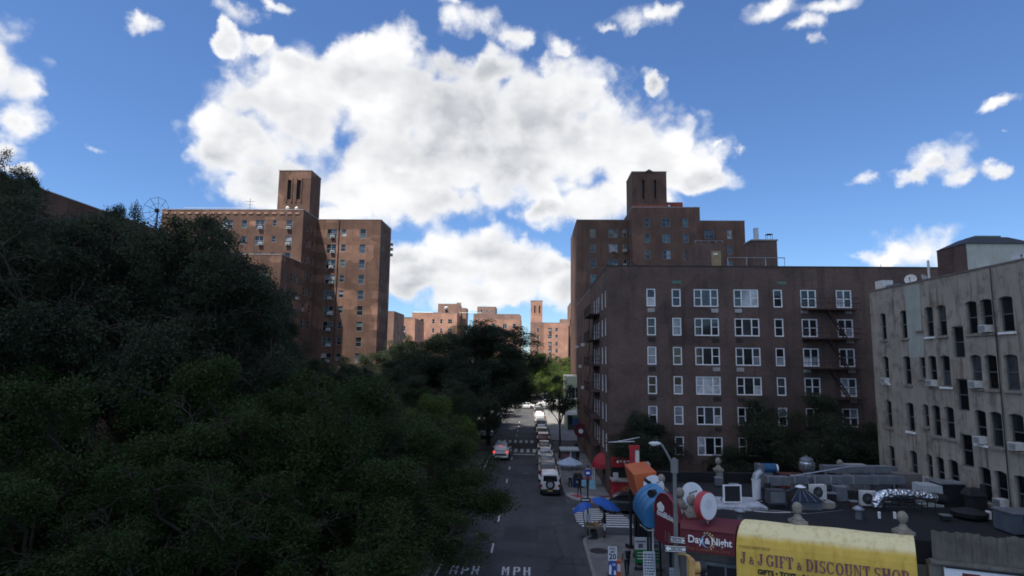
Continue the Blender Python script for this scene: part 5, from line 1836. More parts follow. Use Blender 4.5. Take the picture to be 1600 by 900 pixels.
def condenser(loc, label, rz, crate=None, w=0.95, h=0.85):
    t = roofthing('condenser', loc, label, 'air conditioner', rz, 'rooftop condensers')
    MB().box(-w / 2, w / 2, -0.18, 0.18, 0.08, 0.08 + h).build('cabinet', ACWHITE, t, world=False)
    MB().box(-w / 2 + 0.05, -w / 2 + 0.15, -0.16, 0.16, 0, 0.077).box(w / 2 - 0.15, w / 2 - 0.05, -0.16, 0.16, 0, 0.077).build('feet', BLACK, t, world=False)
    MB().disc((-0.1, -0.192, 0.08 + h / 2), (0, -1, 0), 0.33, 0.01, 24).build('fan_opening', BLACK, t, world=False)
    gq = MB()
    for k in range(6):
        a = math.pi * k / 6
        gq.bar((-0.1 - 0.33 * math.cos(a), -0.2, 0.08 + h / 2 - 0.33 * math.sin(a)), (-0.1 + 0.33 * math.cos(a), -0.2, 0.08 + h / 2 + 0.33 * math.sin(a)), 0.012)
    gq.build('fan_guard', DUCTGREY, t, world=False)
    t.scale = (0.86, 0.9, 0.88)
    return t


condenser((15.35, 33.6, RZ + 0.34), 'white condenser propped on a wooden crate beside the pyramid skylight', 0.15)
t = roofthing('crate', (15.4, 33.5), 'pale wooden crate carrying a condenser on the roof', 'crate')
MB().box(-0.62, 0.62, -0.35, 0.35, 0, 0.34).build('body', CREAMBOX, t, world=False)
for k in range(3):
    MB().box(-0.64, 0.64, -0.375, -0.353, 0.03 + k * 0.105, 0.1 + k * 0.105).build('slat', pm('weathered slat', (0.34, 0.30, 0.24), 0.85, 0.3), t, world=False)
condenser((18.15, 33.9), 'white condenser beside the silver foil duct', -0.1)
t = roofthing('grey_fan_box', (12.95, 33.2), 'dark grey fan box on four legs on the shop roof', 'fan')
MB().box(-0.45, 0.45, -0.3, 0.3, 0.25, 0.95).build('cabinet', pm('charcoal cabinet', (0.06, 0.06, 0.065), 0.6), t, world=False)
MB().box(-0.36, 0.36, -0.315, -0.303, 0.33, 0.87).build('grille', DUCTGREY, t, world=False)
for x in (-0.4, 0.4):
    for y in (-0.25, 0.25):
        MB().bar((x, y, 0), (x, y, 0.25), 0.04).build('leg', BLACK, t, world=False)
t = roofthing('motor_box', (13.2, 34.6), 'small brown motor with drooping cables behind the grey fan box', 'motor')
MB().box(-0.3, 0.3, -0.25, 0.25, 0, 0.75).cyl((-0.1, 0, 0.75), (-0.1, 0, 1.0), 0.15, 0.15, 10).build('body', BLACK, t, world=False)
MB().tube([(0.1, -0.1, 0.75), (0.4, -0.2, 0.9), (0.7, -0.25, 0.55), (0.9, -0.25, 0.0)], 0.03, 6).build('cable', BLACK, t, world=False)
t = roofthing('pyramid_skylight', (14.45, 33.6), 'dark pyramid skylight with white cap on the shop roof', 'skylight')
MB().box(-0.75, 0.75, -0.75, 0.75, 0, 0.4).build('curb', DUCTGREY, t, world=False)
MB().sweep(True, [(-0.85, -0.85, 0.4), (0.85, -0.85, 0.4), (0.85, 0.85, 0.4), (-0.85, 0.85, 0.4)], [(-0.12, -0.12, 0.98), (0.12, -0.12, 0.98), (0.12, 0.12, 0.98), (-0.12, 0.12, 0.98)]).build('glazing', GL[0], t, world=False)
rb = MB()
for x, y in ((-1, -1), (1, -1), (1, 1), (-1, 1), (0, -1), (-0.5, -1), (0.5, -1)):
    rb.bar((x * 0.86, y * 0.86, 0.42), (x * 0.12, y * 0.12, 1.0), 0.03)
rb.build('ribs', DUCTGREY, t, world=False)
MB().lathe([(0.22, 0.98), (0.28, 1.02), (0.12, 1.1), (0.02, 1.13)], (0, 0, 0), 12).build('cap', WHITE, t, world=False)

# crinkled foil duct bending down at both ends
FOIL = None
mt, nt, N, L, P = nodes_of('crinkled foil')
g = N.new('ShaderNodeNewGeometry')
P.inputs['Base Color'].default_value = (0.66, 0.68, 0.72, 1)
P.inputs['Metallic'].default_value = 0.95
P.inputs['Roughness'].default_value = 0.28
vo = N.new('ShaderNodeTexVoronoi')
vo.inputs['Scale'].default_value = 7
L.new(g.outputs['Position'], vo.inputs['Vector'])
bump_(N, L, P, vo.outputs['Distance'], 0.06, 1.0)
FOIL = mt
t = roofthing('foil_duct', (19.6, 33.0), 'big crinkled silver foil duct lying across the roof on a black rack', 'duct')
pth = [(-1.75, 0, 0.25), (-1.72, 0, 0.6), (-1.55, 0, 0.85), (-1.2, 0, 1.0), (-0.6, 0, 1.04), (0.2, 0, 1.03), (0.9, 0, 1.0), (1.4, 0, 0.92), (1.8, 0.05, 0.8)]
mb = MB()
n = 16
rf = random.Random(8)
fine_p = []
for a, b in zip(pth, pth[1:]):
    for q in range(4):
        fine_p.append(Vector(a).lerp(Vector(b), q / 4))
fine_p.append(Vector(pth[-1]))
for i, p in enumerate(fine_p):
    d = (fine_p[min(i + 1, len(fine_p) - 1)] - fine_p[max(i - 1, 0)]).normalized()
    a = Vector((0, 1, 0))
    b = d.cross(a).normalized()
    for k in range(n):
        tt = 2 * math.pi * k / n
        r_ = 0.3 + rf.uniform(-0.018, 0.018)
        mb.v.append(tuple(p + a * (r_ * math.cos(tt)) + b * (r_ * math.sin(tt))))
for i in range(len(fine_p) - 1):
    for k in range(n):
        j = (k + 1) % n
        mb.f.append((i * n + k, i * n + j, (i + 1) * n + j, (i + 1) * n + k))
mb.build('foil', FOIL, t, world=False)
MB().cyl((1.78, 0.05, 0.82), (2.3, 0.05, 0.75), 0.33, 0.33, 14).build('collar', BLACK, t, world=False)
rk = MB()
for x in (-1.1, -0.2, 0.7, 1.5):
    for y in (-0.4, 0.4):
        rk.bar((x, y, 0), (x, y, 0.72), 0.05)
for z in (0.3, 0.68):
    for y in (-0.4, 0.4):
        rk.bar((-1.1, y, z), (1.5, y, z), 0.045)
rk.bar((-1.1, -0.4, 0.1), (0.7, -0.4, 0.7), 0.03).bar((0.7, -0.4, 0.1), (-1.1, -0.4, 0.7), 0.03)
rk.build('rack', BLACK, t, world=False)
t.scale = (0.86, 0.8, 0.84)
t = roofthing('beige_cabinet', (19.9, 38.4), 'open-topped beige cabinet box at the rear parapet', 'cabinet')
MB().box(-0.6, 0.6, -0.4, 0.4, 0, 1.5).build('body', CREAMBOX, t, world=False)
MB().box(-0.52, 0.3, -0.42, -0.403, 0.75, 1.4).build('door', pm('tan panel', (0.32, 0.24, 0.18), 0.7), t, world=False)
t = roofthing('lean_to_box', (21.2, 37.9), 'sloping grey duct housing beside the beige cabinet', 'housing')
MB().sweep(True, [(-0.7, -0.4, 0), (0.8, -0.4, 0), (0.8, -0.4, 1.05), (-0.7, -0.4, 1.3)], [(-0.7, 0.5, 0), (0.8, 0.5, 0), (0.8, 0.5, 1.05), (-0.7, 0.5, 1.3)]).build('body', DUCTGREY, t, world=False)
t = roofthing('brown_unit', (21.85, 36.6), 'brown rooftop unit with white label on a black frame', 'air conditioner')
MB().box(-0.75, 0.65, -0.45, 0.45, 0.5, 1.35).build('cabinet', pm('brown cabinet', (0.16, 0.14, 0.135), 0.6, 0.2, dirt=0.2), t, world=False)
MB().box(0.15, 0.38, -0.462, -0.452, 0.75, 0.95).build('label', WHITE, t, world=False)
MB().box(0.655, 0.72, -0.47, 0.3, 0.55, 1.3).build('edge_panel', ACWHITE, t, world=False)
for x in (-0.7, 0.6):
    MB().box(x - 0.05, x + 0.05, -0.4, 0.4, 0, 0.497).build('leg', BLACK, t, world=False)
t = roofthing('roof_shed', (22.5, 34.6), 'small roof shed with white side and black door against the tenement', 'shed')
MB().box(-1.2, -0.25, -0.5, 0.6, 0, 1.1).build('white_side', pm('shed white', (0.42, 0.46, 0.46), 0.6, 0.2, dirt=0.3), t, world=False)
MB().box(-0.245, 1.0, -0.45, 0.6, 0, 1.2).build('black_front', BLACK, t, world=False)
MB().box(-0.3, 1.05, -0.55, 0.65, 1.203, 1.27).build('roof', GALV, t, world=False)
t = roofthing('dark_stack', (23.15, 33.0), 'black hooded exhaust stack near the tenement wall', 'exhaust')
MB().box(-0.35, 0.35, -0.3, 0.3, 0, 0.9).sweep(True, [(-0.5, -0.4, 0.9), (0.4, -0.4, 0.9), (0.4, 0.4, 0.9), (-0.5, 0.4, 0.9)], [(-0.35, -0.2, 1.25), (0.2, -0.2, 1.25), (0.2, 0.2, 1.25), (-0.35, 0.2, 1.25)]).build('hood', BLACK, t, world=False)
MB().cyl((0.45, 0, 0), (0.45, 0, 1.45), 0.14, 0.14, 10).build('flue', BLACK, t, world=False)
t = roofthing('water_pan', (21.9, 31.7), 'low black round pan vent on the dark roof', 'vent')
MB().lathe([(0.5, 0), (0.75, 0.15), (0.8, 0.35), (0.7, 0.38), (0.3, 0.5)], (0, 0, 0), 16).build('pan', BLACK, t, world=False)
MB().box(0.85, 1.0, -0.1, 0.1, 0, 0.4).build('tag_post', WHITE, t, world=False)
t = roofthing('blue_grey_unit', (22.4, 29.2), 'large blue-grey rooftop unit by the metal sheets', 'air conditioner')
MB().box(-0.75, 1.6, -0.6, 0.6, 0.1, 0.95).build('cabinet', pm('blue grey cabinet', (0.09, 0.11, 0.135), 0.55, 0.2, dirt=0.3), t, world=False)
MB().box(-0.8, 1.65, -0.65, 0.65, 0.953, 1.0).build('lid', DUCTGREY, t, world=False)
MB().box(-0.7, -0.5, -0.55, 0.55, 0, 0.097).box(1.3, 1.5, -0.55, 0.55, 0, 0.097).build('skids', BLACK, t, world=False)
for x in (-0.3, 0.25, 0.8):
    MB().box(x, x + 0.06, -0.615, -0.603, 0.15, 0.9).build('seam', BLACK, t, world=False)
for (x, y, nm) in ((10.1, 30.3, 'small pale mushroom vent just behind the maroon awning'), (13.6, 37.6, 'small mushroom vent by the grey fan housing'), (18.2, 38.4, 'small mushroom vent beside the silver ventilator'), (16.2, 31.2, 'small mushroom vent in front of the wooden crate')):
    t = roofthing('mushroom_vent', (x, y), nm, 'vent', 0, 'mushroom vents')
    MB().lathe([(0.16, 0), (0.14, 0.35), (0.14, 0.45)], (0, 0, 0), 10).build('stem', DUCTGREY, t, world=False)
    MB().lathe([(0.27, 0.45), (0.27, 0.5), (0.14, 0.6), (0.03, 0.64)], (0, 0, 0), 12).build('cap', GALV, t, world=False)
for x in (17.2, 17.95):
    t = roofthing('stub_pipe', (x, 31.2), 'short white stub pipe standing below the foil duct', 'pipe', 0, 'white stub pipes')
    MB().cyl((0, 0, 0), (0, 0, 0.36), 0.07, 0.07, 10).build('pipe', WHITE, t, world=False)
    MB().cyl((0, 0, 0), (0, 0, 0.05), 0.12, 0.12, 10).build('collar', BLACK, t, world=False)
t = roofthing('loose_cable', (13.0, 30.9), 'thin grey cable trailing over the black roof', 'cable')
MB().tube([(-4.0, 2.2, 0.03), (-2.2, 1.2, 0.03), (-0.6, 1.6, 0.03), (1.0, 1.0, 0.03), (3.2, 1.9, 0.03)], 0.025, 5).build('strand', DUCTGREY, t, world=False)

clut = [(11.9, 36.6, 0.5, 0.4, 0.5, 'low grey junction box left of the grey fan housing', DUCTGREY), (13.9, 36.2, 0.7, 0.35, 0.6, 'dented dark fan box behind the pyramid skylight', BLACK), (16.4, 34.4, 0.5, 0.35, 0.55, 'small black compressor between the two condensers', BLACK), (17.0, 33.2, 0.35, 0.3, 0.4, 'little brown motor crate left of the foil duct condenser', IRON),
        (17.2, 35.0, 0.6, 0.5, 0.8, 'grey hood box hanging below the long duct run', DUCTGREY), (20.9, 35.2, 0.9, 0.4, 0.45, 'black low box behind the foil duct', BLACK), (23.4, 36.5, 0.6, 0.8, 1.0, 'grey cabinet squeezed against the tenement wall', CREAMBOX), (15.8, 36.9, 0.8, 0.4, 0.9, 'grey air handler behind the rust-red box', DUCTGREY),
        (20.4, 31.2, 0.4, 0.3, 0.25, 'flat dark hatch box on the open roof', BLACK), (11.6, 38.6, 0.4, 0.4, 0.5, 'small square vent box near the left rear finial', DUCTGREY)]
for x, y, w, d, h, lab, mt in clut:
    t = roofthing('roof_box', (x, y), lab, 'box', random.uniform(-0.2, 0.2))
    MB().box(-w / 2, w / 2, -d / 2, d / 2, 0.06, h).build('cabinet', mt, t, world=False)
    MB().box(-w / 2 - 0.03, w / 2 + 0.03, -d / 2 - 0.03, d / 2 + 0.03, h + 0.002, h + 0.05).build('lid', GALV, t, world=False)
    MB().box(-w / 2 + 0.03, -w / 2 + 0.1, -d / 2, d / 2, 0, 0.058).build('foot', BLACK, t, world=False)
    MB().box(w / 2 - 0.1, w / 2 - 0.03, -d / 2, d / 2, 0, 0.058).build('foot', BLACK, t, world=False)
cb = [((12.0, 34.2), (13.1, 33.9), (14.0, 34.6), 'black hose curling between the fan box and the pipe', BLACK, 0.035), ((15.9, 33.0), (16.8, 34.1), (17.6, 33.6), 'black cable looping between the condensers', BLACK, 0.03), ((18.4, 35.2), (19.6, 34.6), (21.4, 35.4), 'grey conduit running behind the foil duct', GALV, 0.04), ((11.0, 32.6), (11.8, 31.8), (13.4, 32.2), 'pale cable lying off the roofing slab', ACWHITE, 0.025)]
for a, b, c, lab, mt, r_ in cb:
    t = roofthing('roof_cable', (a[0], a[1]), lab, 'cable')
    pts_ = []
    for k in range(9):
        q = k / 8
        x = (1 - q) ** 2 * a[0] + 2 * q * (1 - q) * b[0] + q * q * c[0] - a[0]
        y = (1 - q) ** 2 * a[1] + 2 * q * (1 - q) * b[1] + q * q * c[1] - a[1]
        pts_.append((x, y, r_ + 0.25 * math.sin(math.pi * q) * (mt is BLACK)))
    MB().tube(pts_, r_, 6).build('strand', mt, t, world=False)

# ------------------------------------------------------------------ street furniture
POLEG = pm('grey street pole', (0.2, 0.205, 0.205), 0.5, 0.2, 3, metal=0.3, dirt=0.25)
LP = thing('street_lamp', (4.5, 19.5, 0.12), 'grey cobra-head street lamp with its arm reaching over the corner', 'street lamp')
MB().cyl((4.5, 19.5, 0.12), (4.5, 19.5, 8.55), 0.095, 0.06, 12).build('pole', POLEG, LP)
MB().tube([(4.5, 19.5, 8.2), (4.35, 19.5, 8.55), (4.2, 19.5, 8.82), (4.1, 19.5, 8.97), (3.98, 19.5, 9.03)], 0.035, 8).tube([(4.5, 19.5, 8.05), (4.42, 19.5, 8.35)], 0.03, 6).build('arm', POLEG, LP)
MB().cyl((4.5, 19.5, 8.1), (4.5, 19.5, 8.5), 0.12, 0.12, 12).build('clamp', POLEG, LP)
hd = MB()
for i in range(10):
    for j in range(6):
        P = []
        for a, b in ((i, j), (i + 1, j), (i + 1, j + 1), (i, j + 1)):
            t, q = 2 * math.pi * a / 10, -math.pi / 2 + math.pi * b / 6
            P.append((3.9 + 0.2 * math.cos(t) * math.cos(q), 19.5 + 0.11 * math.sin(t) * math.cos(q), 8.99 + 0.065 * math.sin(q)))
        hd.quad(*P)
hd.build('lamp_head', pm('lamp head grey', (0.5, 0.52, 0.53), 0.4, 0.1), LP, smooth=True)
MB().lathe([(0.02, 0), (0.09, 0.02), (0.12, 0.06)], (3.86, 19.5, 8.905), 12).build('lens', pm('lamp lens', (0.6, 0.6, 0.55), 0.2), LP)
MB().lathe([(0.03, 0), (0.035, 0.08), (0.01, 0.1)], (3.9, 19.5, 9.05), 8).build('photocell', BLACK, LP)

# one-way arrows clamped on the pole
SIGNBLK = pm('sign black', (0.018, 0.018, 0.02), 0.45, 0.1)


def oneway(label, c, nrm, w, h, left, txt='ONE WAY'):
    o = thing('one_way_sign', c, label, 'sign')
    nz = Vector(nrm).normalized()
    ux = Vector((0, 0, 1)).cross(nz).normalized()
    up_ = Vector((0, 0, 1))
    c = Vector(c)

    def Q(a, b, d=0.0):
        return c + ux * a + up_ * b + nz * d
    MB().sweep(True, [Q(-w / 2, -h / 2), Q(w / 2, -h / 2), Q(w / 2, h / 2), Q(-w / 2, h / 2)], [Q(-w / 2, -h / 2, -0.012), Q(w / 2, -h / 2, -0.012), Q(w / 2, h / 2, -0.012), Q(-w / 2, h / 2, -0.012)]).build('plate', SIGNBLK, o)
    s = -1 if left else 1
    aw, ah = w * 0.46, h * 0.3
    mb = MB().quad(Q(-s * aw, -ah * 0.62, 0.003), Q(s * (aw - h * 0.42), -ah * 0.62, 0.003), Q(s * (aw - h * 0.42), ah * 0.62, 0.003), Q(-s * aw, ah * 0.62, 0.003))
    mb.quad(Q(s * (aw - h * 0.5), -ah * 1.35, 0.0035), Q(s * aw, 0, 0.0035), Q(s * (aw - h * 0.5), ah * 1.35, 0.0035))
    mb.build('arrow', SW, o)
    e = 0.018
    MB().quad(Q(-w / 2 + e, -h / 2 + e, 0.002), Q(w / 2 - e, -h / 2 + e, 0.002), Q(w / 2 - e, -h / 2 + 2 * e, 0.002), Q(-w / 2 + e, -h / 2 + 2 * e, 0.002)).quad(Q(-w / 2 + e, h / 2 - 2 * e, 0.002), Q(w / 2 - e, h / 2 - 2 * e, 0.002), Q(w / 2 - e, h / 2 - e, 0.002), Q(-w / 2 + e, h / 2 - e, 0.002)).build('border', SW, o)
    place_text('lettering', text_mesh(txt, ah * 1.25, SIGNBLK, bold=0.004, depth=0.001), o, Q(-s * w * 0.05, 0, 0.006), nz, scale=(0.95, 1, 1))
    return o


oneway('black and white one-way sign pointing left on the lamp pole', (4.43, 19.3, 5.86), (-0.15, -1, 0.05), 0.66, 0.2, True)
oneway('smaller tilted one-way sign pointing right above the other on the lamp pole', (4.52, 19.32, 6.12), (-0.3, -0.95, 0.0), 0.46, 0.2, False)
# traffic signal on the same pole
TS = thing('traffic_signal', (4.9, 19.2, 4.4), 'weathered yellow traffic signal heads in black visors below the one-way signs', 'traffic light')
TSY = pm('signal yellow', (0.55, 0.33, 0.11), 0.5, 0.2, dirt=0.2)
MB().box(4.78, 4.95, 19.05, 19.35, 4.3, 5.62).build('backplate', TSY, TS)
for z in (5.37, 5.02, 4.66):
    h_ = MB().cyl((4.95, 19.2, z), (5.12, 19.2, z), 0.15, 0.16, 14).build('lamp_housing', TSY, TS)
    MB().cyl((5.121, 19.2, z), (5.3, 19.2, z), 0.155, 0.165, 14).build('visor', BLACK, h_)
MB().tube([(4.5, 19.5, 5.66), (4.72, 19.35, 5.7), (4.86, 19.2, 5.66)], 0.035, 6).tube([(4.5, 19.5, 4.9), (4.78, 19.2, 4.9)], 0.04, 6).build('bracket', TSY, TS)

# speed limit post with blue poster panel
SP = thing('speed_limit_sign', (4.03, 31.05, 0.12), 'white SPEED LIMIT 20 sign on a post at the kerb', 'sign')
MB().cyl((4.03, 31.06, 0.12), (4.03, 31.06, 2.6), 0.03, 0.03, 8).build('post', POLEG, SP)
MB().box(3.815, 4.245, 31.0, 31.02, 1.82, 2.48).build('plate', SIGNWHITE, SP)
place_text('lettering', text_mesh('SPEED', 0.16, blackink, bold=0.004, depth=0.001), SP, (4.03, 30.995, 2.38), (0, -1, 0), scale=(0.75, 1, 1))
place_text('lettering', text_mesh('LIMIT', 0.16, blackink, bold=0.004, depth=0.001), SP, (4.03, 30.995, 2.23), (0, -1, 0), scale=(0.8, 1, 1))
place_text('numerals', text_mesh('20', 0.36, blackink, bold=0.012, depth=0.001), SP, (4.03, 30.995, 2.0), (0, -1, 0))
bl = MB().box(3.83, 4.22, 30.97, 31.0, 1.14, 1.8).build('poster', pm('poster blue', (0.02, 0.09, 0.36), 0.5), SP)
MB().quad((3.84, 30.966, 1.2), (3.95, 30.966, 1.16), (3.98, 30.966, 1.5), (3.93, 30.966, 1.66), (3.86, 30.966, 1.6)).quad((4.08, 30.966, 1.16), (4.2, 30.966, 1.18), (4.17, 30.966, 1.35), (4.1, 30.966, 1.4)).build('poster_figure', SW, bl)
MB().quad((4.02, 30.966, 1.6), (4.17, 30.966, 1.6), (4.17, 30.966, 1.63), (4.02, 30.966, 1.63)).quad((4.02, 30.966, 1.66), (4.17, 30.966, 1.66), (4.17, 30.966, 1.69), (4.02, 30.966, 1.69)).build('poster_text', SW, bl)
NB2 = thing('news_box', (4.36, 31.4, 0.12), 'orange and yellow newspaper box beside the speed limit post', 'newspaper box')
MB().box(4.2, 4.5, 31.2, 31.6, 0.12, 1.0).build('cabinet', pm('yellow box', (0.6, 0.4, 0.03), 0.5, 0.1), NB2)
MB().box(4.24, 4.48, 31.22, 31.58, 1.003, 1.75).build('display', pm('orange box', (0.6, 0.13, 0.03), 0.5, 0.1), NB2)
MB().box(4.28, 4.44, 31.205, 31.219, 1.25, 1.6).build('window', SW, NB2)
MB().box(3.82, 4.18, 31.1, 31.5, 0.12, 1.1).build('lower_cabinet', BLACK, NB2)
# green and white board
GB = thing('green_white_board', (6.12, 35.0, 0.12), 'upright pavement board, white above and green below', 'sign')
MB().box(5.78, 6.46, 34.97, 35.03, 1.2, 1.85).build('white_panel', SIGNWHITE, GB)
MB().box(5.8, 6.48, 34.96, 35.03, 0.5, 1.197).build('green_panel', pm('poster green', (0.02, 0.25, 0.07), 0.5), GB)
MB().box(5.98, 6.24, 34.955, 34.968, 1.3, 1.52).build('print', DUCTGREY, GB)
MB().box(5.84, 6.4, 34.955, 34.968, 1.6, 1.67).build('headline', DUCTGREY, GB)
gl_ = MB()
for k in range(3):
    gl_.box(5.92, 6.34 - 0.05 * k, 34.945, 34.958, 1.02 - k * 0.16, 1.06 - k * 0.16)
gl_.build('text_lines', SW, GB)
MB().box(5.75, 6.5, 34.9, 35.2, 0.12, 0.2).bar((5.85, 35.02, 0.2), (5.85, 35.02, 0.6), 0.05).bar((6.4, 35.02, 0.2), (6.4, 35.02, 0.6), 0.05).build('foot', BLACK, GB)
# white menu board and grey one
for nm, x, y, w, top, mat, lab in (('menu_board', 5.72, 30.3, 0.62, 2.45, SIGNWHITE, 'white A-frame menu board crowded with lines of text by the shop posts'), ('grey_menu_board', 6.2, 27.1, 0.5, 2.75, pm('grey board', (0.2, 0.22, 0.23), 0.6), 'grey notice board standing against the maroon corner')):
    b = thing(nm, (x, y, 0.12), lab, 'sign')
    MB().sweep(True, [(x - w / 2, y, 0.3), (x + w / 2, y, 0.3), (x + w / 2 - 0.03, y + 0.15, top), (x - w / 2 + 0.03, y + 0.15, top)], [(x - w / 2, y + 0.04, 0.3), (x + w / 2, y + 0.04, 0.3), (x + w / 2 - 0.03, y + 0.19, top), (x - w / 2 + 0.03, y + 0.19, top)]).build('panel', mat, b)
    ln_ = MB()
    rq = random.Random(6)
    for k in range(15):
        z = top - 0.16 - k * 0.125
        yy = y + 0.15 * (z - 0.3) / (top - 0.3) - 0.012
        x1 = x - w / 2 + 0.06
        while x1 < x + w / 2 - 0.1:
            x2 = min(x1 + rq.uniform(0.05, 0.16), x + w / 2 - 0.06)
            ln_.quad((x1, yy, z), (x2, yy, z), (x2, yy + 0.003, z + 0.06), (x1, yy + 0.003, z + 0.06))
            x1 = x2 + 0.03
    tag(ln_.build('text_lines', pm('blue grey print', (0.1, 0.13, 0.22), 0.6), b), kind='stuff')
    MB().bar((x - w / 2 + 0.05, y + 0.1, 0.12), (x - w / 2 + 0.05, y + 0.1, 0.4), 0.05).bar((x + w / 2 - 0.05, y + 0.1, 0.12), (x + w / 2 - 0.05, y + 0.1, 0.4), 0.05).bar((x - w / 2 + 0.1, y + 0.5, 0.12), (x - w / 2 + 0.1, y + 0.18, top - 0.1), 0.04).build('legs', BLACK, b)
# bollard posts outside the shops
for k, (y, lab) in enumerate(((38.9, 'dark awning post at the end of the low shops'), (37.2, 'dark awning post beside the blade sign'), (35.9, 'dark awning post under the orange awning'))):
    o = thing('awning_post', (6.2, y, 0.12), lab, 'post', 'awning posts')
    MB().cyl((6.2, y, 0.12), (6.2, y, 3.7), 0.09, 0.09, 8).build('shaft', BLACK, o)
    MB().box(6.05, 6.35, y - 0.15, y + 0.15, 0.12, 0.3).build('foot', BLACK, o)
o = thing('white_pole', (5.95, 30.6, 0.12), 'thin white pole between the dark shop posts', 'pole')
MB().cyl((5.95, 30.6, 0.12), (5.95, 30.6, 3.8), 0.045, 0.045, 8).build('shaft', WHITE, o)
MB().cyl((5.95, 30.6, 0.12), (5.95, 30.6, 0.25), 0.1, 0.1, 8).build('foot', WHITE, o)

# bus stop pole with small plates
BP = thing('bus_stop_pole', (3.75, 42.9 - 1.4, 0.12), 'bus stop pole with round blue sign and turquoise route plates', 'sign')
bx_, by_ = 3.78, 41.5
MB().cyl((bx_, by_, 0.12), (bx_, by_, 4.25), 0.05, 0.05, 8).build('pole', BLACK, BP)
MB().disc((bx_, by_ - 0.06, 4.15), (0, -1, 0), 0.25, 0.03, 20).build('round_sign', pm('bus blue', (0.02, 0.06, 0.3), 0.5), BP)
MB().box(bx_ - 0.12, bx_ + 0.12, by_ - 0.1, by_ - 0.092, 4.08, 4.22).build('bus_symbol', SW, BP)
MB().box(bx_ - 0.15, bx_ + 0.15, by_ - 0.07, by_ - 0.04, 3.74, 3.88).build('red_plate', RED, BP)
TURQ = pm('route plate turquoise', (0.22, 0.45, 0.52), 0.5, 0.15)
for x0, x1, z0, z1 in ((-0.42, -0.1, 3.28, 3.68), (0.1, 0.5, 3.4, 3.7), (0.1, 0.52, 3.1, 3.36)):
    MB().box(bx_ + x0, bx_ + x1, by_ - 0.06, by_ - 0.03, z0, z1).build('route_plate', TURQ, BP)
MB().box(bx_ - 0.5, bx_ + 0.18, by_ - 0.07, by_ - 0.055, 2.28, 2.52).build('arrow_plate', BLACK, BP)
MB().box(bx_ - 0.42, bx_ + 0.1, by_ - 0.075, by_ - 0.072, 2.36, 2.43).build('arrow', SW, BP)
MB().box(bx_ - 0.12, bx_ + 0.2, by_ - 0.075, by_ - 0.06, 0.85, 1.5).build('timetable', SIGNWHITE, BP)

# fruit cart with two blue tarpaulin parasols
CART = thing('fruit_cart', (4.5, 42.3, 0.12), 'street vendor cart piled with goods under blue tarpaulins at the crossing', 'cart')
cx_, cy_ = 4.05, 41.2
MB().box(cx_ - 0.5, cx_ + 0.6, cy_ - 0.35, cy_ + 0.35, 0.7, 0.8).build('table', pm('cart wood', (0.2, 0.14, 0.09), 0.8), CART)
for x in (-0.45, 0.55):
    for y in (-0.3, 0.3):
        MB().bar((cx_ + x, cy_ + y, 0.12), (cx_ + x, cy_ + y, 0.7), 0.04).build('leg', GALV, CART)
for y in (-0.38, 0.38):
    MB().cyl((cx_ + 0.1, cy_ + y - 0.03, 0.34), (cx_ + 0.1, cy_ + y + 0.03, 0.34), 0.22, 0.22, 16).build('wheel', BLACK, CART)
rg = random.Random(12)
bx = MB()
gds = [pm('goods green', (0.08, 0.2, 0.05), 0.6), pm('goods red', (0.35, 0.05, 0.04), 0.6), pm('goods orange', (0.5, 0.2, 0.03), 0.6), pm('goods white', (0.6, 0.6, 0.58), 0.6)]
for i in range(4):
    for j in range(2):
        x, y = cx_ - 0.45 + i * 0.27, cy_ - 0.32 + j * 0.33
        c = MB().box(x, x + 0.24, y, y + 0.29, 0.803, 0.92).build('tray', pm('tray', (0.3, 0.26, 0.2), 0.8), CART)
        for k in range(4):
            MB().lathe([(0.02, 0), (0.055, 0.03), (0.06, 0.06), (0.03, 0.1)], (x + 0.06 + 0.1 * (k % 2), y + 0.07 + 0.13 * (k // 2), 0.92), 8).build('goods', gds[(i + j * 2) % 4], c)
TARP = pm('blue tarpaulin', (0.015, 0.10, 0.42), 0.5, 0.25, 3)
for (px_, py_, pz, rx, ry, tx, ty) in ((3.35, 41.0, 2.0, 0.62, 0.6, 0.35, 0.1), (4.95, 41.5, 2.15, 0.95, 0.8, -0.35, 0.15)):
    mb = MB()
    for i in range(12):
        for j in range(4):
            P = []
            for a, b in ((i, j), (i + 1, j), (i + 1, j + 1), (i, j + 1)):
                t = 2 * math.pi * a / 12
                q = b / 4
                rr = (1 - 0.06 * (a % 2)) * q
                x, y = rx * rr * math.cos(t), ry * rr * math.sin(t)
                P.append((px_ + x, py_ + y, pz + 0.3 * (1 - q * q) + x * tx + y * ty - (0.12 * (a % 2) if b == 4 else 0)))
            mb.quad(*P)
    pz_ = mb.build('tarpaulin', TARP, CART, smooth=True)
    MB().bar((px_ * 0.6 + cx_ * 0.4, cy_, 0.12), (px_, py_, pz + 0.28), 0.04).build('pole', BLACK, CART)

# kerbside vendor parasol with stand, and the newsstand behind
VP = thing('vendor_parasol', (3.55, 57.4, 0.12), 'pale blue vendor parasol shading a stall beside the white jeep', 'parasol')
mb = MB()
for i in range(8):
    t0, t1 = 2 * math.pi * i / 8 + 0.39, 2 * math.pi * (i + 1) / 8 + 0.39
    pk = (3.55, 57.4, 2.75)
    a = (3.55 + 1.25 * math.cos(t0), 57.4 + 1.25 * math.sin(t0), 2.2)
    b = (3.55 + 1.25 * math.cos(t1), 57.4 + 1.25 * math.sin(t1), 2.2)
    mb.quad(a, b, pk)
    mb.quad((a[0], a[1], 2.08), (b[0], b[1], 2.08), b, a)
mb.build('canopy', pm('pale blue canvas', (0.36, 0.42, 0.52), 0.7, 0.15), VP)
MB().cyl((3.55, 57.4, 0.12), (3.55, 57.4, 2.72), 0.03, 0.03, 8).build('pole', GALV, VP)
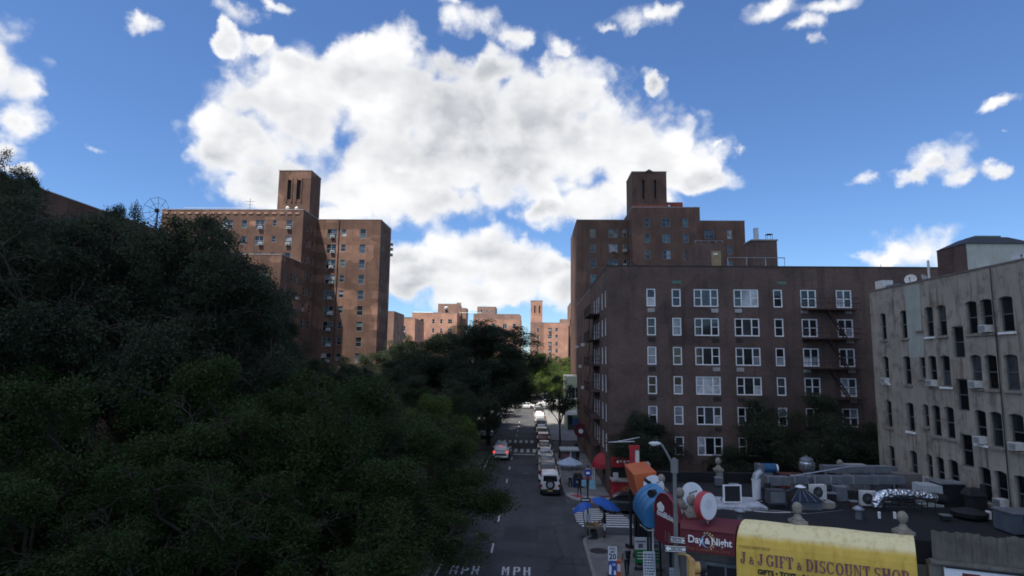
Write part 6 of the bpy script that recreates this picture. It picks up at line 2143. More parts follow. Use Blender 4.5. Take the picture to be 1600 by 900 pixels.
VS = thing('vendor_stall', (4.2, 57.2, 0.12), 'vendor stall counter with dark blue cloth under the parasol', 'stall')
MB().box(3.85, 4.75, 56.6, 57.6, 0.12, 0.95).build('counter', pm('navy cloth', (0.02, 0.03, 0.1), 0.8), VS)
MB().box(3.95, 4.65, 56.7, 57.5, 0.953, 1.3).build('goods', BLACK, VS)
MB().box(4.1, 4.5, 56.58, 56.597, 0.55, 0.75).build('price_card', SW, VS)
NS = thing('newsstand', (3.9, 66, 0.12), 'grey newsstand with flat white roof on the pavement', 'kiosk')
MB().box(3.2, 4.7, 65.2, 67.0, 0.12, 2.2).build('cabin', pm('newsstand grey', (0.1, 0.115, 0.13), 0.5), NS)
MB().box(3.0, 5.0, 64.8, 67.2, 2.203, 2.35).build('roof', pm('newsstand roof', (0.42, 0.44, 0.45), 0.6), NS)
MB().box(3.35, 4.0, 65.15, 65.197, 0.9, 1.9).build('poster', pm('poster dull red', (0.3, 0.1, 0.1), 0.6), NS)
MB().box(4.05, 4.2, 65.13, 65.197, 0.9, 2.1).build('light_panel', SW, NS)

# ------------------------------------------------------------------ vehicles
TYRE = pm('tyre rubber', (0.018, 0.018, 0.018), 0.85, 0.2)
RIM = pm('alloy rim', (0.45, 0.46, 0.47), 0.35, 0.1, metal=0.7)
CGLASS = glassm('car glass', (0.012, 0.014, 0.016), 0.04, 0.7)
TAIL = pm('tail lamp red', (0.35, 0.015, 0.012), 0.25, 0.1)
TAILON = pm('lit tail lamp', (0.9, 0.05, 0.03), 0.3, 0.05, emit=1.0)
HEAD = pm('head lamp', (0.6, 0.62, 0.64), 0.15, 0.1)
PLATE = pm('licence plate', (0.55, 0.42, 0.12), 0.5, 0.1)
WHEELS = {}


def paint(name, col):
    if name in MATS:
        return MATS[name]
    mt, nt, N, L, P = nodes_of(name)
    g = N.new('ShaderNodeNewGeometry')
    f = ntex(N, L, g.outputs['Position'], 1.5, 4)
    L.new(mixc(N, L, f, tuple(c * 0.9 for c in col), col), P.inputs['Base Color'])
    P.inputs['Roughness'].default_value = 0.35
    P.inputs['Coat Weight'].default_value = 0.6
    P.inputs['Coat Roughness'].default_value = 0.08
    MATS[name] = mt
    return mt


def wheel(root, x, y, r, w=0.22):
    if r not in WHEELS:
        ty = MB()
        prof = [(r * 0.62, -w / 2), (r * 0.92, -w / 2), (r, -w * 0.3), (r, w * 0.3), (r * 0.92, w / 2), (r * 0.62, w / 2)]
        n = 20
        for i in range(n):
            for j in range(5):
                P = []
                for a, b in ((i, j), (i + 1, j), (i + 1, j + 1), (i, j + 1)):
                    t = 2 * math.pi * a / n
                    P.append((prof[b][1], prof[b][0] * math.cos(t), r + prof[b][0] * math.sin(t)))
                ty.quad(*P)
        rm = MB().cyl((-w * 0.38, 0, r), (w * 0.38, 0, r), r * 0.63, r * 0.63, 18)
        for s in (-1, 1):
            for k in range(5):
                t = 2 * math.pi * k / 5
                rm.bar((s * w * 0.42, 0, r), (s * w * 0.42, r * 0.56 * math.cos(t), r + r * 0.56 * math.sin(t)), 0.04)
        WHEELS[r] = (ty.mesh('wheel', TYRE), rm.mesh('rim', RIM))
    a, b = WHEELS[r]
    o = add('wheel', a, root, (x, y, 0))
    add('rim', b, o)


def ring_pts(hw_b, hw_s, hw_r, zb, zs, zr):
    """half ring of a body section, right side, bottom to top"""
    return [(hw_b * 0.92, zb), (hw_b, zb + 0.06), (hw_s, (zb + zs) / 2), (hw_s * 0.995, zs - 0.06), (hw_s * 0.955, zs), (hw_r + 0.02, zs + 0.005), (hw_r, zr), (hw_r * 0.6, zr + 0.02), (0, zr + 0.03)]


CARS = {}


def car_parts(kind):
    """profile of each body kind: stations (y, zb, belt z, roof z, half belt, half roof)"""
    if kind == 'sedan':
        Ln, hw, belt = 4.7, 0.91, 0.93
        st = [(-2.35, .38, .78, .80, .78, .60), (-2.25, .28, .93, .95, .86, .62), (-1.65, .24, .98, 1.0, .90, .66), (-1.15, .22, .97, 1.30, .91, .62), (-.75, .22, .95, 1.42, .91, .60), (.2, .22, .93, 1.45, .91, .60), (.75, .22, .92, 1.34, .91, .62), (1.3, .24, .92, .95, .90, .70), (1.95, .26, .84, .86, .88, .70), (2.28, .3, .70, .72, .80, .62), (2.35, .38, .6, .61, .72, .5)]
        rw, ws = (-1.63, -0.92), (0.5, 1.25)
        sw = (-1.05, 0.75)
        wy, wr_ = (-1.42, 1.42), 0.33
    elif kind == 'suv':
        Ln, hw, belt = 4.8, 0.95, 1.05
        st = [(-2.4, .45, .85, .88, .82, .66), (-2.36, .32, 1.05, 1.2, .9, .70), (-2.2, .28, 1.08, 1.68, .94, .70), (-1.6, .26, 1.07, 1.76, .95, .69), (-.3, .26, 1.05, 1.78, .95, .68), (.55, .26, 1.04, 1.70, .95, .68), (1.25, .28, 1.04, 1.1, .94, .74), (1.9, .3, 1.0, 1.02, .92, .72), (2.3, .34, .86, .88, .84, .64), (2.4, .42, .72, .73, .76, .56)]
        rw, ws = (-2.36, -2.2), (0.6, 1.2)
        sw = (-2.0, 0.7)
        wy, wr_ = (-1.45, 1.45), 0.37
    else:  # jeep
        Ln, hw, belt = 4.2, 0.86, 1.18
        st = [(-2.05, .55, 1.15, 1.18, .80, .70), (-2.03, .5, 1.2, 1.82, .80, .70), (-1.8, .48, 1.2, 1.86, .80, .70), (-.6, .46, 1.2, 1.87, .80, .70), (.35, .46, 1.2, 1.85, .80, .70), (.75, .46, 1.2, 1.28, .80, .72), (1.4, .5, 1.16, 1.18, .74, .68), (1.95, .52, 1.1, 1.12, .66, .6), (2.0, .56, 1.0, 1.02, .62, .56)]
        rw, ws = (-2.05, -2.03), (0.36, 0.72)
        sw = (-1.7, 0.3)
        wy, wr_ = (-1.25, 1.3), 0.41
    return Ln, hw, belt, st, rw, ws, sw, wy, wr_


def interp(st, y):
    for a, b in zip(st, st[1:]):
        if a[0] <= y <= b[0]:
            t = (y - a[0]) / (b[0] - a[0])
            return [a[i] + (b[i] - a[i]) * t for i in range(6)]
    return list(st[-1])


def make_car(kind, mat, lit=False, police=False):
    Ln, hw, belt, st, rw, ws, sw, wy, wr_ = car_parts(kind)
    root = thing('car', (0, 0, 0), 'x', 'car')
    mb = MB()
    rings = []
    for y, zb, zs, zr, hs, hr in st:
        h = ring_pts(hs * 0.97, hs, min(hr, hs * 0.95), zb, zs, max(zr, zs + 0.012))
        pts = [(x, y, z) for x, z in h] + [(-x, y, z) for x, z in h[-2::-1]]
        rings.append(pts)
    k = len(rings[0])
    for p in rings:
        mb.v += p
    for i in range(len(rings) - 1):
        for j in range(k - 1):
            mb.f.append((i * k + j, (i + 1) * k + j, (i + 1) * k + j + 1, i * k + j + 1))
        mb.f.append((i * k + k - 1, (i + 1) * k + k - 1, (i + 1) * k, i * k))
    mb.f.append(tuple(range(k)))
    mb.f.append(tuple((len(rings) - 1) * k + i for i in range(k))[::-1])
    mb.build('body', mat, root, world=False, smooth=True)
    # glass follows the cabin sides
    for s in (-1, 1):
        g = MB()
        n = 8
        P = []
        for i in range(n + 1):
            y = sw[0] + (sw[1] - sw[0]) * i / n
            _, zb, zs, zr, hs, hr = interp(st, y)
            hr = min(hr, hs * 0.95)
            za, zt = zs + 0.06, max(zs + 0.08, zr - 0.09)

            def xat(z):
                t = (z - zs) / max(0.01, zr - zs)
                return s * (hr + 0.02 + (hr - hr - 0.02) * t + 0.012)
            P.append(((xat(za), y, za), (xat(zt), y, zt)))
        for i in range(n):
            q = (P[i][0], P[i + 1][0], P[i + 1][1], P[i][1])
            g.quad(*(q if s > 0 else q[::-1]))
        sg = g.build('side_window', CGLASS, root, world=False)
        ym = (sw[0] + sw[1]) / 2
        _, zb, zs, zr, hs, hr = interp(st, ym)
        MB().box(min(s * (hr - 0.02), s * (hr + 0.04)), max(s * (hr - 0.02), s * (hr + 0.04)), ym - 0.05, ym + 0.05, zs, zr - 0.05).build('pillar', mat, sg, world=False)
    for nm, (ya, yb) in (('rear_window', rw), ('windshield', ws)):
        lo, hi = (ya, yb) if nm == 'rear_window' else (yb, ya)
        a, b = interp(st, lo), interp(st, hi)
        up_ = 0.02
        sg = -1 if nm == 'rear_window' else 1
        z0_, z1_ = (a[3] + 0.06, b[3] + 0.0)
        if kind in ('suv', 'jeep') and nm == 'rear_window':
            z0_, z1_ = a[2] + 0.1, b[3] - 0.1
        q = [(-a[5] * 0.88, lo + sg * up_, z0_), (a[5] * 0.88, lo + sg * up_, z0_), (b[5] * 0.82, hi + sg * up_, z1_), (-b[5] * 0.82, hi + sg * up_, z1_)]
        MB().quad(*(q if sg < 0 else q[::-1])).build(nm, CGLASS, root, world=False)
    yb = st[0][0]
    # bumpers, lamps, plate
    MB().box(-hw * 0.86, hw * 0.86, yb - 0.08, yb + 0.12, 0.38, 0.58).build('rear_bumper', mat if kind != 'jeep' else BLACK, root, world=False)
    MB().box(-hw * 0.8, hw * 0.8, yb - 0.04, yb + 0.16, 0.22, 0.377).build('rear_valance', BLACK, root, world=False)
    yf = st[-1][0]
    MB().box(-hw * 0.8, hw * 0.8, yf - 0.14, yf + 0.07, 0.34, 0.55).build('front_bumper', mat if kind != 'jeep' else BLACK, root, world=False)
    zt = 0.78 if kind == 'sedan' else (0.95 if kind == 'suv' else 0.85)
    for s in (-1, 1):
        x0, x1 = sorted((s * hw * 0.62, s * hw * 0.93))
        if kind == 'sedan':
            MB().box(x0, x1, yb + 0.0, yb + 0.14, 0.7, 0.86).build('tail_lamp', TAILON if lit else TAIL, root, world=False)
        elif kind == 'suv':
            x0, x1 = sorted((s * hw * 0.72, s * hw * 0.93))
            MB().box(x0, x1, yb - 0.01, yb + 0.1, 0.88, 1.12).build('tail_lamp', TAILON if lit else TAIL, root, world=False)
        else:
            x0, x1 = sorted((s * 0.68, s * 0.84))
            MB().box(x0, x1, yb - 0.05, yb + 0.02, 0.78, 1.0).build('tail_lamp', TAIL, root, world=False)
        x0, x1 = sorted((s * hw * 0.5, s * hw * 0.82))
        MB().box(x0, x1, yf - 0.22, yf - 0.02, 0.6, 0.72).build('head_lamp', HEAD, root, world=False)
        m0, m1 = sorted((s * (hw * 0.98), s * (hw + 0.16)))
        MB().box(m0, m1, ws[1] - 0.3, ws[1] - 0.18, belt + 0.02, belt + 0.18).build('mirror', mat, root, world=False)
    MB().box(-0.2, 0.2, yb - 0.1, yb - 0.083, 0.42, 0.55).build('licence_plate', PLATE, root, world=False)
    for y in wy:
        for s in (-1, 1):
            wheel(root, s * (hw - 0.1), y, wr_)
            MB().cyl((s * (hw - 0.16), y, wr_), (s * (hw + 0.012), y, wr_), wr_ + 0.07, wr_ + 0.07, 18).build('wheel_arch', BLACK, root, world=False) if kind != 'jeep' else None
    if kind == 'jeep':
        sp_ = MB().cyl((0.0, yb - 0.2, 1.0), (0.0, yb - 0.02, 1.0), 0.4, 0.4, 22).build('spare_wheel', TYRE, root, world=False)
        MB().cyl((0.0, yb - 0.215, 1.0), (0.0, yb - 0.201, 1.0), 0.24, 0.24, 18).build('rim', RIM, sp_, world=False)
        for y in wy:
            for s in (-1, 1):
                x0, x1 = sorted((s * 0.74, s * 0.95))
                MB().box(x0, x1, y - 0.55, y + 0.55, 0.84, 0.93).build('fender', mat if y > 0 else BLACK, root, world=False)
    if police:
        MB().box(-0.6, 0.6, -0.15, 0.15, 1.81, 1.93).build('light_bar', pm('bar clear', (0.5, 0.5, 0.52), 0.3), root, world=False)
        MB().box(-0.16, 0.16, -2.32, -2.22, 1.7, 1.74).build('high_brake_lamp', TAILON, root, world=False)
        MB().box(-hw * 0.7, hw * 0.7, yb - 0.015, yb + 0.05, 0.6, 0.8).build('tailgate_panel', BLACK, root, world=False)
    return root


def put(c, x, y, label, group='cars parked along the kerb', rz=0.0, sc=1.0):
    c.location = (x, y, 0.0)
    c.rotation_euler.z = rz
    c['label'] = label
    if group:
        c['group'] = group
    c.scale = (sc, sc, sc)


WHITEP = paint('white car paint', (0.72, 0.73, 0.74))
SILVER = paint('silver car paint', (0.34, 0.35, 0.37))
NAVY = paint('navy car paint', (0.02, 0.028, 0.05))
BLACKP = paint('black car paint', (0.015, 0.015, 0.017))
GREYP = paint('grey car paint', (0.13, 0.135, 0.14))
REDP = paint('maroon car paint', (0.16, 0.02, 0.025))
put(make_car('jeep', WHITEP), 1.62, 55.5, 'white boxy jeep with a spare wheel on its back')
put(make_car('suv', NAVY), 1.6, 61.6, 'navy sport utility car parked just ahead of the white jeep')
put(make_car('sedan', GREYP), 1.62, 67.2, 'grey sedan parked level with the newsstand')
put(make_car('sedan', SILVER), 1.62, 73.0, 'silver sedan parked short of the stop line')
put(make_car('sedan', BLACKP), 1.58, 79.2, 'black sedan stopped beside the first crosswalk bars')
put(make_car('suv', REDP), 1.58, 86.6, 'maroon tall car stopped between the two crosswalks')
put(make_car('suv', BLACKP), 1.4, 133, 'black tall car near the far end of the kerb line')
put(make_car('sedan', SILVER), 1.35, 140, 'silver sedan at the very end of the kerb line')
put(make_car('sedan', GREYP), -6.9, 108, 'grey sedan parked behind the silver car under the trees')
put(make_car('suv', WHITEP), -6.9, 115, 'white tall car parked on the left beyond the big trees')
put(make_car('suv', BLACKP), 1.55, 93.6, 'black sport utility car parked just beyond the crossing')
put(make_car('sedan', SILVER), 1.55, 99.6, 'silver sedan parked ahead of the black car beyond the crossing')
put(make_car('suv', NAVY), 1.5, 105.6, 'navy car parked between two silver cars down the street')
put(make_car('sedan', SILVER), 1.5, 111.6, 'silver sedan parked behind the white van')
put(make_car('suv', WHITEP), 1.5, 118.0, 'white tall car parked in the sunny stretch', sc=1.08)
put(make_car('sedan', WHITEP), 1.4, 126, 'white sedan parked farthest along the kerb')
put(make_car('suv', WHITEP, True, True), -3.66, 73.9, 'white sport utility car driving away with red brake lights lit', None)
put(make_car('sedan', WHITEP), -6.9, 94.5, 'white sedan parked under the big dark tree')
put(make_car('suv', SILVER), -6.9, 101, 'silver car parked under the big dark tree')
put(make_car('suv', WHITEP), -6.0, 140, 'white car in the sunny junction beside the lawn', None, 0.5)
put(make_car('sedan', WHITEP), -1.5, 152, 'white sedan crossing the sunny junction', None, 1.5)
put(make_car('suv', WHITEP), 4.0, 158, 'white delivery car crossing at the street end', None, 1.4, 1.15)
put(make_car('sedan', REDP), 8.5, 150, 'maroon sedan turning at the street end', None, 1.5)
put(make_car('sedan', BLACKP), 7.75, 48.55, 'black sedan waiting in the side street by the crossing', None, -math.pi / 2 - 0.1)

# ------------------------------------------------------------------ people
SKIN = [pm('skin deep brown', (0.10, 0.055, 0.035), 0.6, 0.1), pm('skin tan', (0.33, 0.19, 0.13), 0.6, 0.1)]
HAIR = pm('black hair', (0.012, 0.011, 0.01), 0.6, 0.2)


def person(label, loc, rz, top, bottom, skin, step=0.18, armf=(0.1, 0.1), shorts=False, long_sleeve=False, bag=None, bend=0.0, h=1.74):
    root = thing('person', loc, label, 'person', None, rz)
    V, E_, Rd = [], [], []

    def v(p, r, par=None):
        V.append(p)
        Rd.append(r)
        if par is not None:
            E_.append((par, len(V) - 1))
        return len(V) - 1
    pel = v((0, 0, 0.95), (0.15, 0.11))
    sp1 = v((0, 0.02 + bend * 0.2, 1.15), (0.14, 0.10), pel)
    ch = v((0, 0.02 + bend * 0.5, 1.34), (0.165, 0.115), sp1)
    nk = v((0, 0.02 + bend * 0.7, 1.49), (0.06, 0.06), ch)
    hd1 = v((0, 0.035 + bend * 0.8, 1.56), (0.07, 0.08), nk)
    hd2 = v((0, 0.045 + bend * 0.9, 1.64), (0.078, 0.098), hd1)
    v((0, 0.035 + bend * 0.9, 1.72), (0.055, 0.07), hd2)
    v((0, 0.145 + bend * 0.9, 1.615), (0.012, 0.014), hd2)          # nose
    for s in (-1, 1):
        v((s * 0.088, 0.03 + bend * 0.9, 1.63), (0.014, 0.02), hd2)  # ears
        hp = v((s * 0.095, 0, 0.88), (0.092, 0.092), pel)
        st_ = step * s
        kn = v((s * 0.1, st_ * 0.55 + 0.03, 0.5), (0.064, 0.066), hp)
        cf = v((s * 0.1, st_ * 0.8, 0.33), (0.054, 0.057), kn)
        an = v((s * 0.1, st_, 0.09), (0.038, 0.042), cf)
        v((s * 0.11, st_ + 0.16, 0.035), (0.04, 0.033), an)
        sh = v((s * 0.19, 0.02 + bend * 0.5, 1.41), (0.062, 0.062), ch)
        af = armf[0 if s < 0 else 1]
        el2 = v((s * 0.235, 0.0 + bend * 0.5 + af * 0.35, 1.14 + af * 0.12), (0.044, 0.044), sh)
        wr2 = v((s * 0.225, 0.06 + bend * 0.5 + af * 1.05, 0.9 + af * 0.42), (0.03, 0.028), el2)
        pa = v((s * 0.22, 0.09 + bend * 0.5 + af * 1.2, 0.83 + af * 0.46), (0.022, 0.036), wr2)
        for k in range(4):
            y_ = -0.028 + k * 0.019
            f1 = v((s * 0.218, 0.1 + bend * 0.5 + af * 1.3 + y_, 0.775 + af * 0.5), (0.0085, 0.0085), pa)
            v((s * 0.205, 0.105 + bend * 0.5 + af * 1.35 + y_, 0.735 + af * 0.53 + 0.008 * abs(k - 1)), (0.0075, 0.0075), f1)
        th = v((s * 0.2, 0.135 + bend * 0.5 + af * 1.25, 0.83 + af * 0.48), (0.0095, 0.0095), pa)
        v((s * 0.19, 0.15 + bend * 0.5 + af * 1.3, 0.79 + af * 0.5), (0.0085, 0.0085), th)
    me = bpy.data.meshes.new('body')
    me.from_pydata(V, E_, [])
    ob = bpy.data.objects.new('body', me)
    COL.objects.link(ob)
    md = ob.modifiers.new('skin', 'SKIN')
    md.use_smooth_shade = True
    sv = me.skin_vertices[0].data
    for i, rr in enumerate(Rd):
        sv[i].radius = rr
        sv[i].use_root = i == 0
    sb = ob.modifiers.new('sub', 'SUBSURF')
    sb.levels = sb.render_levels = 1
    bpy.context.view_layer.update()
    dg = bpy.context.evaluated_depsgraph_get()
    nm = bpy.data.meshes.new_from_object(ob.evaluated_get(dg))
    bpy.data.objects.remove(ob)
    nm.materials.clear()
    for mt in (skin, top, bottom, BLACK):
        nm.materials.append(mt)
    for p in nm.polygons:
        c = p.center
        if c.z > 1.5:
            i = 0
        elif c.z < 0.1:
            i = 3
        elif abs(c.x) > 0.185 and c.z < (0.92 if long_sleeve else 1.24):
            i = 0
        elif c.z < 0.97 and abs(c.x) <= 0.2:
            i = 2 if (not shorts or c.z > 0.5) else 0
        else:
            i = 1
        p.material_index = i
        p.use_smooth = True
    bo = add('body', nm, root)
    k = h / 1.78
    root.scale = (k, k, k)
    hr_ = MB()
    for i in range(10):
        for j in range(5):
            P = []
            for a, b in ((i, j), (i + 1, j), (i + 1, j + 1), (i, j + 1)):
                t, q = 2 * math.pi * a / 10, -0.35 + (math.pi / 2 + 0.35) * b / 5
                yy = math.sin(t) * math.cos(q)
                P.append((0.088 * math.cos(t) * math.cos(q), 0.028 + bend * 0.9 + 0.108 * min(yy, 0.62), 1.665 + 0.1 * math.sin(q)))
            hr_.quad(*P)
    hr_.build('hair', HAIR, bo, world=False, smooth=True)
    if bag:
        bg_ = MB().box(-0.13, 0.13, -0.26, -0.1, 1.02, 1.42).build('backpack', bag, root, world=False)
        bg_.modifiers.new('b', 'BEVEL').width = 0.04
        MB().bar((-0.1, -0.11, 1.4), (-0.1, 0.1, 1.46), 0.03).bar((0.1, -0.11, 1.4), (0.1, 0.1, 1.46), 0.03).build('strap', bag, bg_, world=False)
    return root


DENIM = pm('dark jeans', (0.025, 0.03, 0.042), 0.85, 0.2)
GREYT = pm('grey shirt', (0.26, 0.26, 0.265), 0.85, 0.15)
BLK = pm('black clothes', (0.016, 0.016, 0.018), 0.85, 0.2)
WSH = pm('white shorts', (0.6, 0.62, 0.66), 0.8, 0.1)
person('person in grey shirt and dark jeans with a backpack walking away along the pavement', (5.17, 33.84, 0.12), 0.15, GREYT, DENIM, SKIN[0], 0.15, (0.05, 0.35), bag=BLK)
person('person in black top and white shorts standing at the fruit cart', (4.85, 41.0, 0.12), 1.2, BLK, WSH, SKIN[0], 0.06, (0.2, 0.3), shorts=True)
person('person in dark clothes waiting on the new concrete corner', (4.12, 53.1, 0.12), 2.6, BLK, DENIM, SKIN[0], 0.1, long_sleeve=True)
person('person in black walking past the newsstand', (5.2, 69.6, 0.12), 3.0, BLK, BLK, SKIN[1], 0.22, long_sleeve=True)
person('person in dark jacket far along the pavement beyond the newsstand', (5.5, 75.5, 0.12), 0.2, DENIM, BLK, SKIN[1], 0.2, long_sleeve=True)
person('person in pale top leaning over the stall under the parasol', (3.55, 56.6, 0.12), -0.6, pm('pale top', (0.3, 0.3, 0.32), 0.85), BLK, SKIN[1], 0.08, (0.3, 0.3), bend=0.25)
person('person in white shirt walking between the parasol and the red dome awning', (5.35, 58.5, 0.12), 2.9, pm('white shirt', (0.62, 0.62, 0.62), 0.8), DENIM, SKIN[0], 0.2)

# ------------------------------------------------------------------ trees
BARK = pm('dark bark', (0.035, 0.028, 0.022), 0.95, 0.35, 6, bump=0.02)
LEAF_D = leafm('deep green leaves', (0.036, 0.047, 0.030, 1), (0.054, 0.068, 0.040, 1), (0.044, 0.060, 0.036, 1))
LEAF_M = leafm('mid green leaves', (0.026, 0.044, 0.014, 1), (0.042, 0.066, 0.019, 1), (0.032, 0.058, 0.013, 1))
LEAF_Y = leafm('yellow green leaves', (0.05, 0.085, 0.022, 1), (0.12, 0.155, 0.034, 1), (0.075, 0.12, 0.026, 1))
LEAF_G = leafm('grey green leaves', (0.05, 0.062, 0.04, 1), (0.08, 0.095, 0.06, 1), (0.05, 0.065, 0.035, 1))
TREES = {}


def make_tree(key, seed, Rr, Ht, z_lo, nleaf, lsize, limbs=8, trunk_r=0.22, spread=0.5, droop=0.15, nclump=200):
    """trunk + branching limbs, leaves gathered in sprays along the outer twigs"""
    rn = np.random.default_rng(seed)
    wood = MB()
    zc = (z_lo + Ht) / 2
    hz = (Ht - z_lo) / 2
    fork = z_lo + (Ht - z_lo) * 0.12
    wood.cyl((0, 0, 0), (0.05, 0.03, fork * 0.6), trunk_r * 1.15, trunk_r * 0.9, 9, False)
    wood.cyl((0.05, 0.03, fork * 0.6), (0.0, 0, fork), trunk_r * 0.9, trunk_r * 0.75, 9, False)
    wood.cyl((0, 0, fork), (0.1 * Rr * 0.3, 0, zc + hz * 0.55), trunk_r * 0.7, 0.04, 7, False)
    tips = []

    def branch(p, q, r, depth):
        p, q = np.array(p, float), np.array(q, float)
        n = 4
        prev = p
        ln = np.linalg.norm(q - p)
        for i in range(1, n + 1):
            t = i / n
            c = p + (q - p) * t + rn.normal(0, ln * 0.045, 3) * (1 - abs(2 * t - 1) * 0.6)
            c[2] += ln * 0.10 * math.sin(math.pi * t)
            wood.cyl(prev, c, r * (1 - 0.6 * (i - 1) / n), r * (1 - 0.6 * i / n), 6 if depth < 2 else 4, False)
            if depth >= 1:
                tips.append((c, t, depth))
            prev = c
            if depth < 2 and i >= (2 if depth == 0 else 1):
                for _ in range(3 if depth == 0 else 3):
                    d = rn.normal(0, 1, 3)
                    d[2] = d[2] * 0.55 + 0.12
                    d += (q - p) / ln * 0.7
                    d /= np.linalg.norm(d)
                    l2 = ln * rn.uniform(0.32, 0.55) if depth == 0 else ln * rn.uniform(0.35, 0.6)
                    e = c + d * l2
                    # keep inside the crown
                    k = np.array(((e[0]) / Rr, e[1] / Rr, (e[2] - zc) / hz))
                    m_ = np.linalg.norm(k)
                    lim = 1.0 + 0.1 * math.sin(5 * math.atan2(e[1], e[0]) + seed) + 0.06 * math.sin(9 * e[2] / Rr + seed)
                    if m_ > lim:
                        k *= lim / m_
                        e = np.array((k[0] * Rr, k[1] * Rr, k[2] * hz + zc))
                    branch(c, e, r * 0.42, depth + 1)
    for i in range(limbs):
        a = 2 * math.pi * i / limbs + rn.uniform(-0.3, 0.3)
        lv = rn.uniform(-0.45, 0.9)
        rad = math.sqrt(max(0.05, 1 - lv * lv)) * rn.uniform(0.72, 0.95)
        st = fork + (zc + hz * 0.4 - fork) * max(0, lv) * 0.75
        branch((0, 0, st), (Rr * rad * math.cos(a), Rr * rad * math.sin(a), zc + hz * lv * 0.92), trunk_r * 0.48, 0)
    P = np.array([t[0] for t in tips])
    outer = np.array([t[2] == 2 for t in tips])
    # leaf clumps hang on some twigs only, so crowns keep holes, lobes and shadowed gaps
    cand = np.where(outer)[0]
    cl = rn.choice(cand, min(nclump, len(cand)), replace=False)
    C = P[cl]
    cr = rn.uniform(0.6, 1.35, len(C)) * spread
    wgt = cr ** 2
    wgt /= wgt.sum()
    idx = rn.choice(len(C), nleaf, p=wgt)
    off = rn.normal(0, 1, (nleaf, 3))
    off /= np.linalg.norm(off, axis=1)[:, None]
    rad_ = rn.uniform(0, 1, nleaf) ** 0.45
    off = off * rad_[:, None] * cr[idx][:, None] * np.array((1.0, 1.0, 0.62))
    off += rn.normal(0, 0.12, (nleaf, 3))
    off[:, 2] -= droop * rad_ ** 2 * cr[idx]
    c = C[idx] + off
    # leaf frames: blade along a spray direction, normals biased upward
    nrm = rn.normal(0, 1, (nleaf, 3)) * 0.75 + np.array((0, 0, 0.8))
    nrm /= np.linalg.norm(nrm, axis=1)[:, None]
    ax = rn.normal(0, 1, (nleaf, 3)) + 0.8 * off / spread
    ax -= (ax * nrm).sum(1)[:, None] * nrm
    ax /= np.linalg.norm(ax, axis=1)[:, None]
    bx = np.cross(nrm, ax)
    l = lsize * rn.uniform(0.65, 1.35, nleaf)[:, None]
    w = l * 0.26
    v0 = c - ax * l * 0.5
    v1 = c + bx * w + nrm * l * 0.06 - ax * l * 0.05
    v2 = c + ax * l * 0.5 - nrm * l * 0.05
    v3 = c - bx * w + nrm * l * 0.06 - ax * l * 0.05
    verts = np.stack((v0, v1, v2, v3), 1).reshape(-1, 3).astype(np.float32)
    me = bpy.data.meshes.new('crown')
    me.vertices.add(nleaf * 4)
    me.vertices.foreach_set('co', verts.ravel())
    me.loops.add(nleaf * 4)
    me.loops.foreach_set('vertex_index', np.arange(nleaf * 4, dtype=np.int32))
    me.polygons.add(nleaf)
    me.polygons.foreach_set('loop_start', np.arange(0, nleaf * 4, 4, dtype=np.int32))
    me.update(calc_edges=True)
    TREES[key] = (wood.mesh('trunk', BARK), me)


make_tree('big', 1, 7.0, 18, 3.0, 140000, 0.15, 14, 0.34, 0.85, 0.5, 520)
make_tree('big2', 2, 7.2, 17, 2.6, 140000, 0.15, 14, 0.34, 0.85, 0.5, 520)
make_tree('mid', 3, 4.8, 10, 1.4, 95000, 0.12, 12, 0.2, 0.62, 0.5, 420)
make_tree('mid2', 4, 5.0, 9.5, 1.2, 95000, 0.12, 12, 0.2, 0.62, 0.5, 420)
make_tree('small', 5, 3.0, 6.6, 1.4, 32000, 0.12, 9, 0.13, 0.6, 0.4, 130)
make_tree('thin', 6, 2.0, 9.4, 2.8, 4600, 0.17, 8, 0.13, 0.5, 0.3, 60)
CROWNS = {}


def tree(key, x, y, label, leaf, sx=1.0, sz=None, rz=None, group=None, name='street_tree'):
    r = thing(name, (x, y, 0.1), label, 'tree', group, rz if rz is not None else random.uniform(0, 6.28))
    r.scale = (sx, sx, sz or sx)
    tw, cm = TREES[key]
    add('trunk', tw, r)
    kk = (key, leaf.name)
    if kk not in CROWNS:
        m2 = cm if not cm.materials else cm.copy()
        m2.materials.clear()
        m2.materials.append(leaf)
        CROWNS[kk] = m2
    c = add('crown', CROWNS[kk], r)
    c['kind'] = 'stuff'
    return r


G1 = 'tall dark trees in the park on the left'
tall = 'tall dark park tree in the crowd of trees hiding the long block'
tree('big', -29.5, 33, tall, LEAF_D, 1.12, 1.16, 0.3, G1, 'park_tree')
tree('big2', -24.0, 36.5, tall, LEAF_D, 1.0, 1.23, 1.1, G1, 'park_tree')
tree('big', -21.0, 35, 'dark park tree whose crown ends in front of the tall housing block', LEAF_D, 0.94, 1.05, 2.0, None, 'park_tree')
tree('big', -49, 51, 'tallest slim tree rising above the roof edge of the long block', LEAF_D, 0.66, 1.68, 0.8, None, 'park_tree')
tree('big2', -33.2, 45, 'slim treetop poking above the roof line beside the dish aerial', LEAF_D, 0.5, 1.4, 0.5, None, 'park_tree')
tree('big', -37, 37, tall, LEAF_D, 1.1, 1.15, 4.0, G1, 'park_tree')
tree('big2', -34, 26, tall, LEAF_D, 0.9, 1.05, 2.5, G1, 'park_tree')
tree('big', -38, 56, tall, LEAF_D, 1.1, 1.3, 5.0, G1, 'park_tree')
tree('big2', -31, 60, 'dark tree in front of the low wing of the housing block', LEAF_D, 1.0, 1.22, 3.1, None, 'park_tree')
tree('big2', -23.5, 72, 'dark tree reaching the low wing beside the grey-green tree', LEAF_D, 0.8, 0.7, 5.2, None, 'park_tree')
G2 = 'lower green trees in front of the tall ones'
low = 'lower green tree in the dense belt in front of the tall park trees'
